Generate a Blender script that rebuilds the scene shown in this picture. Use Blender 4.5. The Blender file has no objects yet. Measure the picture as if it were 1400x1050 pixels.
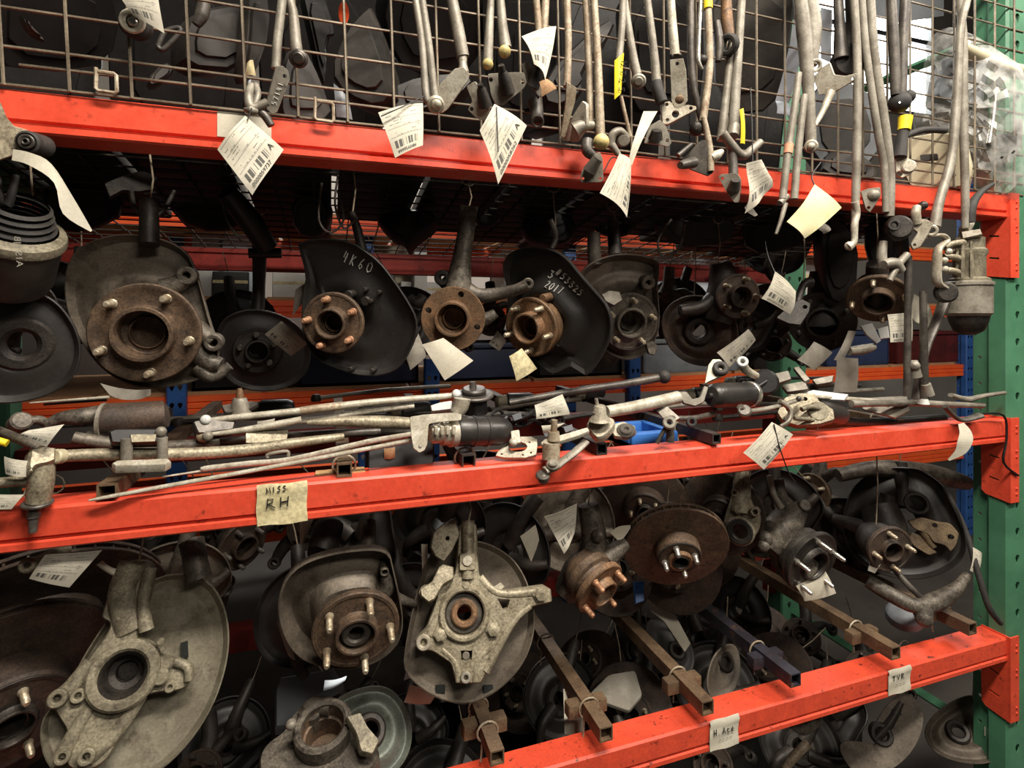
import bpy, math, random
from mathutils import Vector, Matrix, geometry
random.seed(7)
SC = bpy.context.scene
COL = SC.collection
V = Vector

# ------------------------------------------------------------------ camera
F_PX, CX, HORIZON = 745.0, 700.0, 432.0          # image taken as 1400 x 1050
YAW = math.radians(18.47)
CAM = V((0.0, -0.962, 1.5))
cam_data = bpy.data.cameras.new('camera')
cam_data.sensor_width = 36.0
cam_data.lens = 36.0 * F_PX / 1400.0
cam_data.shift_y = -(525.0 - HORIZON) / 1400.0
cam_data.clip_start = 0.02
cam = bpy.data.objects.new('camera', cam_data)
COL.objects.link(cam)
cam.location = CAM
cam.rotation_euler = (math.pi / 2, 0, -YAW)
SC.camera = cam

# ------------------------------------------------------------------ world, lamps, exposure
world = bpy.data.worlds.new('world')
SC.world = world
world.use_nodes = True
wb = world.node_tree.nodes['Background']
wb.inputs[0].default_value = (1.0, 0.93, 0.84, 1)
wb.inputs[1].default_value = 0.022
SC.view_settings.view_transform = 'Standard'
SC.view_settings.look = 'None'
SC.view_settings.gamma = 1.0
SC.view_settings.use_curve_mapping = False
SC.view_settings.exposure = 0.3

def area(name, loc, target, sx, sy, power, color):
    d = bpy.data.lights.new(name, 'AREA')
    d.shape = 'RECTANGLE'; d.size = sx; d.size_y = sy
    d.energy = power; d.color = color
    o = bpy.data.objects.new(name, d); COL.objects.link(o)
    o.location = loc
    o.rotation_euler = (V(target) - V(loc)).to_track_quat('-Z', 'Y').to_euler()
    return o
# aisle luminaire above and behind the photographer, two added fills, lamps of the next aisle
area('aisle_lamp', (0.5, -1.15, 3.4), (0.5, 0.0, 1.1), 1.2, 0.22, 86, (1.0, 0.92, 0.81))
area('added_fill_behind', (0.9, -2.3, 3.0), (0.6, 0.0, 1.0), 1.2, 0.3, 24, (1.0, 0.92, 0.81))  # added fill from the front, brightens the lower rows
area('added_fill_right', (2.5, -1.15, 3.4), (2.0, 0.0, 1.1), 1.2, 0.22, 52, (1.0, 0.93, 0.83))  # added fill that lifts the right end of the rack
area('next_aisle_lamp', (1.2, 2.95, 3.3), (1.0, 2.2, 1.0), 2.4, 0.3, 60, (1.0, 0.97, 0.92))

# ------------------------------------------------------------------ picture <-> place helpers
FW = V((math.sin(YAW), math.cos(YAW), 0)); RT = V((math.cos(YAW), -math.sin(YAW), 0)); UP = V((0, 0, 1))
def ray(px, py):
    return FW + RT * ((px - CX) / F_PX) + UP * ((HORIZON - py) / F_PX)
def W(px, py, y):
    d = ray(px, py); t = (y - CAM.y) / d.y
    return CAM + d * t
def MPP(px, y):                                  # metres per picture pixel at that depth
    return (y - CAM.y) / ray(px, 432).y / F_PX

class Fr:
    """local frame on a point of the place: z is the thing's axis"""
    def __init__(s, px, py, y, dx=0.0, dy=0.0):
        s.O = W(px, py, y); tc = (CAM - s.O).normalized()
        X0 = UP.cross(tc).normalized(); Y0 = tc.cross(X0)
        s.n = (tc + X0 * dx + Y0 * dy).normalized()
        s.Y = (Y0 - s.n * Y0.dot(s.n)).normalized(); s.X = s.Y.cross(s.n)
        s.M = Matrix(((s.X.x, s.Y.x, s.n.x, s.O.x), (s.X.y, s.Y.y, s.n.y, s.O.y),
                      (s.X.z, s.Y.z, s.n.z, s.O.z), (0, 0, 0, 1)))
        s.m = MPP(px, y)
    def L(s, px, py, h=0.0):
        d = ray(px, py); t = (s.O + s.n * h - CAM).dot(s.n) / d.dot(s.n)
        p = CAM + d * t - s.O
        return V((p.dot(s.X), p.dot(s.Y)))
    def poly(s, pts, h=0.0):
        return [s.L(a, b, h) for a, b in pts]

# ------------------------------------------------------------------ mesh builder
def chaikin(p, n=2):
    for _ in range(n):
        q = []
        for i in range(len(p)):
            a, b = p[i], p[(i + 1) % len(p)]
            q += [a * 0.75 + b * 0.25, a * 0.25 + b * 0.75]
        p = q
    return p
def rounded(p, n=1):
    c = 0.12 if n == 1 else 0.22; q = []
    for i in range(len(p)):
        a, b, d = p[i - 1], p[i], p[(i + 1) % len(p)]
        s = b + (a - b) * c; e = b + (d - b) * c
        for t in (0.0, 0.5, 1.0): q.append(s * (1 - t) ** 2 + b * 2 * t * (1 - t) + e * t * t)
    return q
def ccw(p):
    a = sum(p[i].x * p[(i + 1) % len(p)].y - p[(i + 1) % len(p)].x * p[i].y for i in range(len(p)))
    return p if a > 0 else p[::-1]
def circle(cx, cy, r, n=14):
    return [V((cx + r * math.cos(2 * math.pi * i / n), cy + r * math.sin(2 * math.pi * i / n))) for i in range(n)]
def inside(p, poly):
    c = False; n = len(poly)
    for i in range(n):
        a, b = poly[i], poly[(i + 1) % n]
        if (a.y > p.y) != (b.y > p.y) and p.x < (b.x - a.x) * (p.y - a.y) / (b.y - a.y) + a.x:
            c = not c
    return c
def inset(p, d):
    n = len(p); out = []
    for i in range(n):
        a, b, c = p[i - 1], p[i], p[(i + 1) % n]
        e1 = (b - a); e2 = (c - b)
        n1 = V((-e1.y, e1.x)).normalized() if e1.length > 1e-9 else V((0, 0))
        n2 = V((-e2.y, e2.x)).normalized() if e2.length > 1e-9 else V((0, 0))
        m = n1 + n2
        k = max(0.5, m.length_squared / 2) if m.length > 1e-6 else 1
        out.append(b + m / (2 * max(k, 0.5)) * d if m.length > 1e-6 else b.copy())
    return out

class MB:
    def __init__(s):
        s.v = []; s.f = []; s.uv = None
    def add(s, vs, fs):
        o = len(s.v); s.v += [V(x) for x in vs]; s.f += [tuple(i + o for i in f) for f in fs]
    def box(s, M, sx, sy, sz, b=0.0):
        h = (sx / 2, sy / 2, sz / 2)
        if b <= 0:
            vs = [M @ V((x * h[0], y * h[1], z * h[2])) for z in (-1, 1) for y in (-1, 1) for x in (-1, 1)]
            s.add(vs, [(0, 2, 3, 1), (4, 5, 7, 6), (0, 1, 5, 4), (2, 6, 7, 3), (0, 4, 6, 2), (1, 3, 7, 5)])
        else:
            p = [V((-h[0], -h[1])), V((h[0], -h[1])), V((h[0], h[1])), V((-h[0], h[1]))]
            q = []
            for i in range(4):
                a, c, d = p[i], p[i - 1], p[(i + 1) % 4]
                q += [a + (c - a).normalized() * b, a + (d - a).normalized() * b]
            s.plate(q, -h[2], h[2], M, ch=b)
        return s
    def tube(s, pts, rad, n=10, caps=True, flat=1.0, up=None):
        pts = [V(p) for p in pts]
        if not isinstance(rad, (list, tuple)): rad = [rad] * len(pts)
        t0 = (pts[1] - pts[0]).normalized()
        ref = V(up) if up is not None else (V((0, 0, 1)) if abs(t0.z) < 0.9 else V((1, 0, 0)))
        rings = []; N = None
        for i, p in enumerate(pts):
            a = pts[max(i - 1, 0)]; b = pts[min(i + 1, len(pts) - 1)]
            t = (b - a).normalized() if (b - a).length > 1e-9 else t0
            N = (ref if N is None else N); N = N - t * N.dot(t)
            if N.length < 1e-6: N = t.orthogonal()
            N.normalize(); B = t.cross(N)
            rings.append([p + (N * math.cos(2 * math.pi * k / n) * flat + B * math.sin(2 * math.pi * k / n)) * rad[i] for k in range(n)])
        vs = [q for r in rings for q in r]; fs = []
        for i in range(len(rings) - 1):
            for k in range(n):
                k2 = (k + 1) % n
                fs.append((i * n + k, i * n + k2, (i + 1) * n + k2, (i + 1) * n + k))
        if caps:
            fs.append(tuple(range(n))[::-1]); fs.append(tuple(range((len(rings) - 1) * n, len(rings) * n)))
        s.add(vs, fs)
        return s
    def tpx(s, pts, r, n=10, flat=1.0, up=None, sub=0):
        """tube through (px, py, y) points, radius in picture pixels there"""
        if not isinstance(r, (list, tuple)): r = [r] * len(pts)
        P = [W(*p) for p in pts]; R = [ri * MPP(p[0], p[2]) for ri, p in zip(r, pts)]
        if len(P) > 2 and sub >= 0:
            P, R = spline(P, R, 4)
        return s.tube(P, R, n, True, flat, up)
    def lathe(s, prof, M=Matrix(), n=28, close=False, caps=False):
        vs = []; fs = []; m = len(prof)
        for (r, z) in prof:
            for k in range(n):
                a = 2 * math.pi * k / n
                vs.append(M @ V((r * math.cos(a), r * math.sin(a), z)))
        for i in range(m - 1 if not close else m):
            j = (i + 1) % m
            if prof[i][0] < 1e-7 and prof[j][0] < 1e-7: continue
            for k in range(n):
                k2 = (k + 1) % n
                fs.append((i * n + k, i * n + k2, j * n + k2, j * n + k))
        if not close and caps:
            if prof[0][0] > 1e-6: fs.append(tuple(range(n))[::-1])
            if prof[-1][0] > 1e-6: fs.append(tuple(range((m - 1) * n, m * n)))
        s.add(vs, fs)
        return s
    def ring(s, M, r_out, r_in, z0, z1, n=20, ch=None):
        c = min((r_out - r_in) * 0.25, (z1 - z0) * 0.25) if ch is None else ch
        return s.lathe([(r_in, z0), (r_out - c, z0), (r_out, z0 + c), (r_out, z1 - c), (r_out - c, z1), (r_in + c, z1), (r_in, z1 - c)], M, n, True)
    def cyl(s, M, r, z0, z1, n=14, ch=None):
        c = min(r * 0.2, abs(z1 - z0) * 0.3) if ch is None else ch
        return s.lathe([(r - c, z0), (r, z0 + c), (r, z1 - c), (r - c, z1)], M, n, caps=True)
    def plate(s, poly, z0, z1, M=Matrix(), holes=(), ch=0.0):
        poly = ccw([V((p[0], p[1])) for p in poly])
        holes = [ccw([V((p[0], p[1])) for p in h]) for h in holes]
        top = inset(poly, ch) if ch > 0 else poly
        def tri(loop):
            pts = list(loop); edges = []; n0 = len(loop)
            edges += [(i, (i + 1) % n0) for i in range(n0)]
            for h in holes:
                o = len(pts); pts += h; edges += [(o + i, o + (i + 1) % len(h)) for i in range(len(h))]
            r = geometry.delaunay_2d_cdt(pts, edges, [], 0, 1e-7)
            vo, fo = r[0], r[2]
            keep = []
            for f in fo:
                c = sum((vo[i] for i in f), V((0, 0))) / len(f)
                if inside(c, loop) and not any(inside(c, h) for h in holes): keep.append(tuple(f))
            return vo, keep
        vo, fo = tri(top)
        s.add([M @ V((p.x, p.y, z1)) for p in vo], fo)
        vb, fb = tri(poly) if ch > 0 else (vo, fo)
        s.add([M @ V((p.x, p.y, z0)) for p in vb], [f[::-1] for f in fb])
        n = len(poly)
        lo = [M @ V((p.x, p.y, z0)) for p in poly]
        if ch > 0:
            mid = [M @ V((p.x, p.y, z1 - ch)) for p in poly]; hi = [M @ V((p.x, p.y, z1)) for p in top]
            s.add(lo + mid + hi, [(a + k * n, (a + 1) % n + k * n, (a + 1) % n + (k + 1) * n, a + (k + 1) * n) for k in (0, 1) for a in range(n)])
        else:
            hi = [M @ V((p.x, p.y, z1)) for p in poly]
            s.add(lo + hi, [(a, (a + 1) % n, (a + 1) % n + n, a + n) for a in range(n)])
        for h in holes:
            k = len(h)
            s.add([M @ V((p.x, p.y, z0)) for p in h] + [M @ V((p.x, p.y, z1)) for p in h],
                  [(a, a + k, (a + 1) % k + k, (a + 1) % k) for a in range(k)])
        return s
    def platepx(s, pts, y, th, dx=0, dy=0, ch=None, holes=(), round_=0):
        """flat plate whose outline is given by picture points, standing at depth y; th and hole radii in pixels"""
        cx = sum(p[0] for p in pts) / len(pts); cy = sum(p[1] for p in pts) / len(pts)
        fr = Fr(cx, cy, y, dx, dy)
        P = ccw(fr.poly(pts))
        if round_: P = rounded(P, round_)
        t = th * fr.m
        H = [circle(*fr.L(hx, hy), hr * fr.m, 12) for hx, hy, hr in holes]
        s.plate(P, -t / 2, t / 2, fr.M, H, ch=(0.18 * t if ch is None else ch))
        return fr
    def at(s, px, py, y, dx=0, dy=0):
        return Fr(px, py, y, dx, dy)
    def disc(s, px, py, y, r, th, dx=0, dy=0, hole=0, n=18):
        fr = Fr(px, py, y, dx, dy); m = fr.m
        if hole: s.ring(fr.M, r * m, hole * m, -th * m / 2, th * m / 2, n)
        else: s.cyl(fr.M, r * m, -th * m / 2, th * m / 2, n)
        return fr
    def dome(s, px, py, y, r, dx=0, dy=0, h=0.7, n=14):
        fr = Fr(px, py, y, dx, dy); m = r * fr.m
        s.lathe([(m, -m * 0.4), (m, 0)] + [(m * math.cos(a), m * h * math.sin(a)) for a in (0.35, 0.75, 1.15, 1.5)], fr.M, n)
        return fr

def spline(P, R, k):
    P2 = []; R2 = []
    n = len(P)
    for i in range(n - 1):
        p0 = P[max(i - 1, 0)]; p1 = P[i]; p2 = P[i + 1]; p3 = P[min(i + 2, n - 1)]
        for j in range(k):
            t = j / k
            P2.append(0.5 * ((2 * p1) + (p2 - p0) * t + (2 * p0 - 5 * p1 + 4 * p2 - p3) * t * t + (3 * p1 - p0 - 3 * p2 + p3) * t ** 3))
            R2.append(R[i] * (1 - t) + R[i + 1] * t)
    P2.append(P[-1]); R2.append(R[-1])
    return P2, R2

def mesh_from(mb, name, mat, sharp=38):
    me = bpy.data.meshes.new(name)
    me.from_pydata([tuple(v) for v in mb.v], [], mb.f)
    if mb.uv is not None:
        uvl = me.uv_layers.new(name='UVMap')
        for l in me.loops: uvl.data[l.index].uv = mb.uv[l.vertex_index]
    me.validate()
    if sharp:
        me.shade_smooth()
        me.set_sharp_from_angle(angle=math.radians(sharp))
    me.materials.append(mat)
    return me

def tag(o, label, cat, group=None, kind=None):
    o['label'] = label
    if cat: o['category'] = cat
    if group: o['group'] = group
    if kind: o['kind'] = kind
    return o

class Thing:
    """an Empty at the thing's place that parents its parts"""
    def __init__(s, name, label, cat, M=None, group=None):
        s.M = M if isinstance(M, Matrix) else Matrix.Translation(M)
        s.Mi = s.M.inverted()
        s.e = bpy.data.objects.new(name, None); COL.objects.link(s.e)
        s.e.matrix_world = s.M; s.e.empty_display_size = 0.03
        tag(s.e, label, cat, group)
    def part(s, name, mb, mat, parent=None, local=False, label=None, sharp=38):
        if not local: mb.v = [s.Mi @ v for v in mb.v]
        o = bpy.data.objects.new(name, mesh_from(mb, name, mat, sharp)); COL.objects.link(o)
        o.parent = parent or s.e
        if label: o['label'] = label
        return o

def solo(name, mb, mat, label, cat, group=None, kind=None, sharp=38):
    c = sum(mb.v, V((0, 0, 0))) / len(mb.v)
    mb.v = [v - c for v in mb.v]
    o = bpy.data.objects.new(name, mesh_from(mb, name, mat, sharp)); COL.objects.link(o)
    o.location = c
    tag(o, label, cat, group, kind)
    return o
def struct(name, mb, mat, label=None, sharp=30):
    o = bpy.data.objects.new(name, mesh_from(mb, name, mat, sharp)); COL.objects.link(o)
    o['kind'] = 'structure'
    if label: o['label'] = label
    return o
def copy_tree(o, parent=None):
    c = o.copy(); COL.objects.link(c); c.parent = parent
    for ch in list(o.children): copy_tree(ch, c)
    return c

# ------------------------------------------------------------------ materials
def s2l(c):
    return tuple((x / 12.92 if x <= 0.04045 else ((x + 0.055) / 1.055) ** 2.4) for x in [k / 255 for k in c])
def mat(name, a, b=None, c=None, rough=0.5, metal=0.0, scale=30, thr=(0.58, 0.72), bump=0.15, bscale=120, rvar=0.15, spec=0.5):
    """a, b: base colours mixed by a broad noise; c: patchy colour (rust, grime, scuffs)"""
    m = bpy.data.materials.new(name); m.use_nodes = True
    nt = m.node_tree; N = nt.nodes; Lk = nt.links
    bs = N['Principled BSDF']
    tc = N.new('ShaderNodeTexCoord')
    oi = N.new('ShaderNodeObjectInfo')
    ad = N.new('ShaderNodeVectorMath'); ad.operation = 'ADD'
    Lk.new(tc.outputs['Object'], ad.inputs[0])
    sc = N.new('ShaderNodeVectorMath'); sc.operation = 'SCALE'; sc.inputs['Scale'].default_value = 7.0
    cmb = N.new('ShaderNodeCombineXYZ')
    for i in range(3): Lk.new(oi.outputs['Random'], cmb.inputs[i])
    Lk.new(cmb.outputs[0], sc.inputs[0]); Lk.new(sc.outputs[0], ad.inputs[1])
    def noise(s, det=4, r=0.6):
        n = N.new('ShaderNodeTexNoise'); n.inputs['Scale'].default_value = s
        n.inputs['Detail'].default_value = det; n.inputs['Roughness'].default_value = r
        Lk.new(ad.outputs[0], n.inputs['Vector']); return n
    def ramp(fac, lo, hi):
        r = N.new('ShaderNodeMapRange'); r.inputs['From Min'].default_value = lo; r.inputs['From Max'].default_value = hi
        Lk.new(fac, r.inputs['Value']); return r.outputs['Result']
    def mix(f, A, B):
        x = N.new('ShaderNodeMix'); x.data_type = 'RGBA'
        if f is not None: Lk.new(f, x.inputs['Factor'])
        for k, s_ in ((A, 'A'), (B, 'B')):
            t = [i for i in x.inputs if i.name == s_ and i.type == 'RGBA'][0]
            if isinstance(k, tuple): t.default_value = (*k, 1)
            else: Lk.new(k, t)
        return [o for o in x.outputs if o.type == 'RGBA'][0]
    la = s2l(a); lb = s2l(b) if b else la
    n1 = noise(scale)
    col = mix(ramp(n1.outputs['Fac'], 0.40, 0.60), la, lb)
    n2 = noise(bscale, 5, 0.7)
    if c:
        n3 = noise(scale * 2.3, 6, 0.72)
        col = mix(ramp(n3.outputs['Fac'], *thr), col, s2l(c))
    if bump:                                     # fine speckle of dust and grease
        n4 = noise(bscale * 2.2, 3, 0.6)
        sp = N.new('ShaderNodeMapRange'); sp.inputs['From Min'].default_value = 0.3; sp.inputs['From Max'].default_value = 0.68
        sp.inputs['To Min'].default_value = 1.0 - min(0.5, 1.8 * bump); sp.inputs['To Max'].default_value = 1.0 + min(0.22, bump)
        Lk.new(n4.outputs['Fac'], sp.inputs['Value'])
        hs = N.new('ShaderNodeHueSaturation'); Lk.new(col, hs.inputs['Color']); Lk.new(sp.outputs['Result'], hs.inputs['Value'])
        col = hs.outputs['Color']
    Lk.new(col, bs.inputs['Base Color'])
    bs.inputs['Metallic'].default_value = metal
    bs.inputs['Specular IOR Level'].default_value = spec
    rr = N.new('ShaderNodeMapRange'); rr.inputs['To Min'].default_value = max(0.05, rough - rvar); rr.inputs['To Max'].default_value = min(1, rough + rvar)
    Lk.new(n2.outputs['Fac'], rr.inputs['Value']); Lk.new(rr.outputs['Result'], bs.inputs['Roughness'])
    if bump:
        bp = N.new('ShaderNodeBump'); bp.inputs['Strength'].default_value = bump; bp.inputs['Distance'].default_value = 0.002
        Lk.new(n2.outputs['Fac'], bp.inputs['Height']); Lk.new(bp.outputs[0], bs.inputs['Normal'])
    return m

M_ORANGE = mat('orange_paint', (220, 80, 56), (210, 72, 49), (128, 50, 36), rough=0.36, scale=14, thr=(0.61, 0.72), bump=0.06, bscale=60)
M_ORANGE_WORN = mat('worn_orange_paint', (220, 78, 50), (206, 72, 48), (70, 34, 26), rough=0.45, scale=26, thr=(0.60, 0.66), bump=0.08, bscale=90)
M_ORANGE_B = mat('faded_orange_paint', (236, 96, 40), (226, 84, 40), (150, 70, 46), rough=0.5, scale=8, thr=(0.62, 0.75), bump=0.03)
M_ORANGE_SHADE = mat('shaded_orange_paint', (150, 44, 32), (132, 38, 30), (70, 30, 26), rough=0.5, scale=9)  # rear beams' orange with their shadow put into the colour
M_GREEN = mat('green_paint', (76, 128, 97), (66, 114, 86), (150, 170, 150), rough=0.45, scale=8, thr=(0.70, 0.78), bump=0.04)
M_BLUE = mat('blue_paint', (48, 92, 158), (40, 80, 140), (120, 140, 160), rough=0.45, scale=9, thr=(0.68, 0.76))
M_HOLE = mat('dark_slot', (10, 14, 11), rough=0.9, bump=0)
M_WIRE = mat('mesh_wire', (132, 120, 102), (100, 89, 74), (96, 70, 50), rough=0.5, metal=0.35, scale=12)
M_WIRE_SHADE = mat('shaded_deck_wire', (62, 54, 46), (44, 39, 34), (70, 50, 38), rough=0.6, metal=0.2, scale=12)  # mesh wire darkened, the shade under the deck is in the colour
M_STEEL = mat('dirty_zinc_steel', (148, 142, 129), (116, 109, 97), (80, 70, 58), rough=0.5, metal=0.2, scale=22, thr=(0.60, 0.74), bump=0.12)
M_STEEL_L = mat('pale_zinc_steel', (190, 184, 168), (160, 152, 134), (112, 98, 80), rough=0.48, metal=0.15, scale=34, thr=(0.55, 0.76), bump=0.15)
M_STEEL_RUST = mat('rusty_rod_steel', (174, 162, 140), (140, 124, 102), (118, 86, 62), rough=0.55, metal=0.15, scale=26, thr=(0.52, 0.70), bump=0.2)
M_STEEL_D = mat('dark_steel', (96, 90, 82), (66, 61, 56), (46, 40, 36), rough=0.45, metal=0.3, scale=24, bump=0.15)
M_CHROME = mat('bare_bright_steel', (208, 204, 196), (170, 164, 152), rough=0.28, metal=0.8, scale=40, bump=0.05)
M_STUD = mat('stud_steel', (196, 184, 160), (160, 142, 116), (120, 84, 54), rough=0.38, metal=0.55, scale=60, thr=(0.58, 0.7), bump=0.25, bscale=400)
M_STUD_RUST = mat('rusty_stud_steel', (190, 146, 112), (156, 112, 82), (116, 78, 54), rough=0.5, metal=0.35, scale=60, bump=0.25, bscale=400)
M_RUST = mat('rusted_iron', (108, 86, 66), (84, 68, 54), (62, 51, 43), rough=0.62, metal=0.25, scale=26, thr=(0.5, 0.68), bump=0.3)
M_RUST_O = mat('orange_rust', (140, 106, 76), (108, 84, 62), (78, 62, 50), rough=0.58, metal=0.25, scale=24, thr=(0.55, 0.7), bump=0.25)
M_RUST_D = mat('dark_rusted_iron', (80, 64, 52), (58, 48, 41), (92, 66, 48), rough=0.65, metal=0.2, scale=24, thr=(0.6, 0.74), bump=0.3)
M_CAST = mat('greasy_cast_iron', (112, 104, 92), (82, 75, 66), (54, 47, 41), rough=0.55, metal=0.3, scale=24, thr=(0.48, 0.66), bump=0.35)
M_CAST_D = mat('black_greasy_iron', (62, 56, 50), (44, 40, 36), (28, 25, 23), rough=0.5, metal=0.3, scale=22, thr=(0.55, 0.72), bump=0.35)
M_ALU = mat('cast_aluminium', (172, 162, 138), (142, 132, 110), (84, 72, 56), rough=0.52, metal=0.35, scale=24, thr=(0.52, 0.72), bump=0.3)
M_ALU_L = mat('clean_cast_aluminium', (192, 184, 166), (164, 155, 136), (112, 101, 84), rough=0.48, metal=0.35, scale=26, thr=(0.64, 0.78), bump=0.2)
M_ALU_G = mat('dull_aluminium', (146, 138, 116), (116, 108, 90), (72, 64, 52), rough=0.6, metal=0.25, scale=18, thr=(0.50, 0.70), bump=0.25)
M_SHIELD = mat('dusty_shield_steel', (112, 102, 89), (88, 79, 68), (62, 54, 46), rough=0.6, metal=0.25, scale=12, thr=(0.50, 0.70), bump=0.15)
M_SHIELD_B = mat('black_shield_paint', (44, 41, 38), (34, 31, 29), (72, 66, 58), rough=0.45, metal=0.1, scale=14, thr=(0.64, 0.80), bump=0.08)
M_SHIELD_G = mat('galvanised_shield', (132, 126, 108), (110, 103, 87), (84, 74, 60), rough=0.58, metal=0.3, scale=14, thr=(0.52, 0.70), bump=0.12)
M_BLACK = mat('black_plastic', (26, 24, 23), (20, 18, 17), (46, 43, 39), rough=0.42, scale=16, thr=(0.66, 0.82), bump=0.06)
M_BLACK_D = mat('dusty_black_plastic', (60, 56, 51), (40, 37, 34), (86, 80, 72), rough=0.5, scale=12, thr=(0.6, 0.8), bump=0.06)
M_RUBBER = mat('black_rubber', (38, 36, 34), (54, 50, 46), rough=0.7, scale=30, bump=0.15)
M_MOTOR = mat('black_motor_can', (44, 42, 41), (58, 55, 52), (104, 98, 88), rough=0.38, metal=0.3, scale=18, thr=(0.66, 0.78), bump=0.06)
M_TUBE_R = mat('rusty_square_tube', (118, 96, 72), (94, 75, 57), (70, 53, 40), rough=0.6, metal=0.25, scale=16, thr=(0.55, 0.7), bump=0.2)
M_TUBE_D = mat('dark_square_tube', (74, 64, 58), (56, 50, 48), (98, 72, 52), rough=0.55, metal=0.3, scale=18, thr=(0.62, 0.74), bump=0.2)
M_TUBE_B = mat('blue_black_square_tube', (58, 56, 66), (48, 44, 50), (110, 80, 58), rough=0.5, metal=0.3, scale=14, thr=(0.56, 0.66), bump=0.2)
M_WOOD = mat('pale_wood', (190, 152, 104), (168, 130, 88), rough=0.7, scale=30)
M_PAPER = mat('plain_paper', (206, 200, 182), (192, 185, 165), (164, 155, 132), rough=0.8, scale=14, thr=(0.62, 0.8), bump=0.05)
M_PAPER_G = mat('grimy_paper', (156, 150, 138), (134, 128, 116), (106, 98, 86), rough=0.85, scale=16, thr=(0.58, 0.76), bump=0.05)
M_PAPER_Y = mat('cream_paper', (222, 212, 160), (214, 206, 168), (214, 196, 130), rough=0.8, scale=14, thr=(0.6, 0.75), bump=0.05)
M_TAPE = mat('masking_tape', (214, 202, 160), (198, 186, 142), (150, 136, 98), rough=0.7, scale=16, thr=(0.60, 0.74), bump=0.2, bscale=60)
M_YELLOW = mat('yellow_tape', (244, 220, 44), (236, 210, 40), rough=0.5, scale=20, bump=0.03)
M_YCAP = mat('yellowed_nylon', (196, 180, 120), (170, 152, 98), rough=0.45, scale=30, bump=0.05)
M_INK = mat('black_ink', (26, 24, 26), rough=0.8, bump=0)
M_CHALK = mat('white_paint_marker', (206, 204, 196), (180, 178, 170), rough=0.8, scale=60, bump=0)
M_TIE = mat('black_tie', (30, 28, 27), rough=0.5, bump=0)
M_WHITE = mat('white_painted_sheet', (204, 204, 198), (194, 194, 190), rough=0.5, scale=6, bump=0.02)
M_BLUEWHITE = mat('pale_blue_film', (206, 216, 226), (190, 202, 214), rough=0.5, scale=8, bump=0.03)
M_BIN = mat('dark_blue_plastic', (44, 56, 86), (38, 48, 74), rough=0.45, scale=6, bump=0.02)
M_BLUE_P = mat('bright_blue_plastic', (58, 118, 196), (48, 104, 178), rough=0.4, scale=12, bump=0.03)
M_CARD = mat('cardboard', (168, 130, 92), (150, 114, 80), rough=0.8, scale=8)
M_BEIGE = mat('beige_plastic', (196, 186, 156), (180, 170, 140), rough=0.5, scale=8, bump=0.03)
M_GREYBOX = mat('grey_plastic', (120, 124, 128), (102, 106, 110), rough=0.5, scale=8, bump=0.03)
M_CONCRETE = mat('concrete', (74, 70, 65), (60, 56, 52), (46, 43, 40), rough=0.8, scale=2.5, bump=0.1)
M_WALL = mat('painted_wall', (172, 168, 160), (158, 154, 146), rough=0.8, scale=1.5, bump=0.05)
M_RED = mat('red_plastic', (86, 26, 24), (66, 22, 20), rough=0.5, scale=12, bump=0.02)

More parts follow.
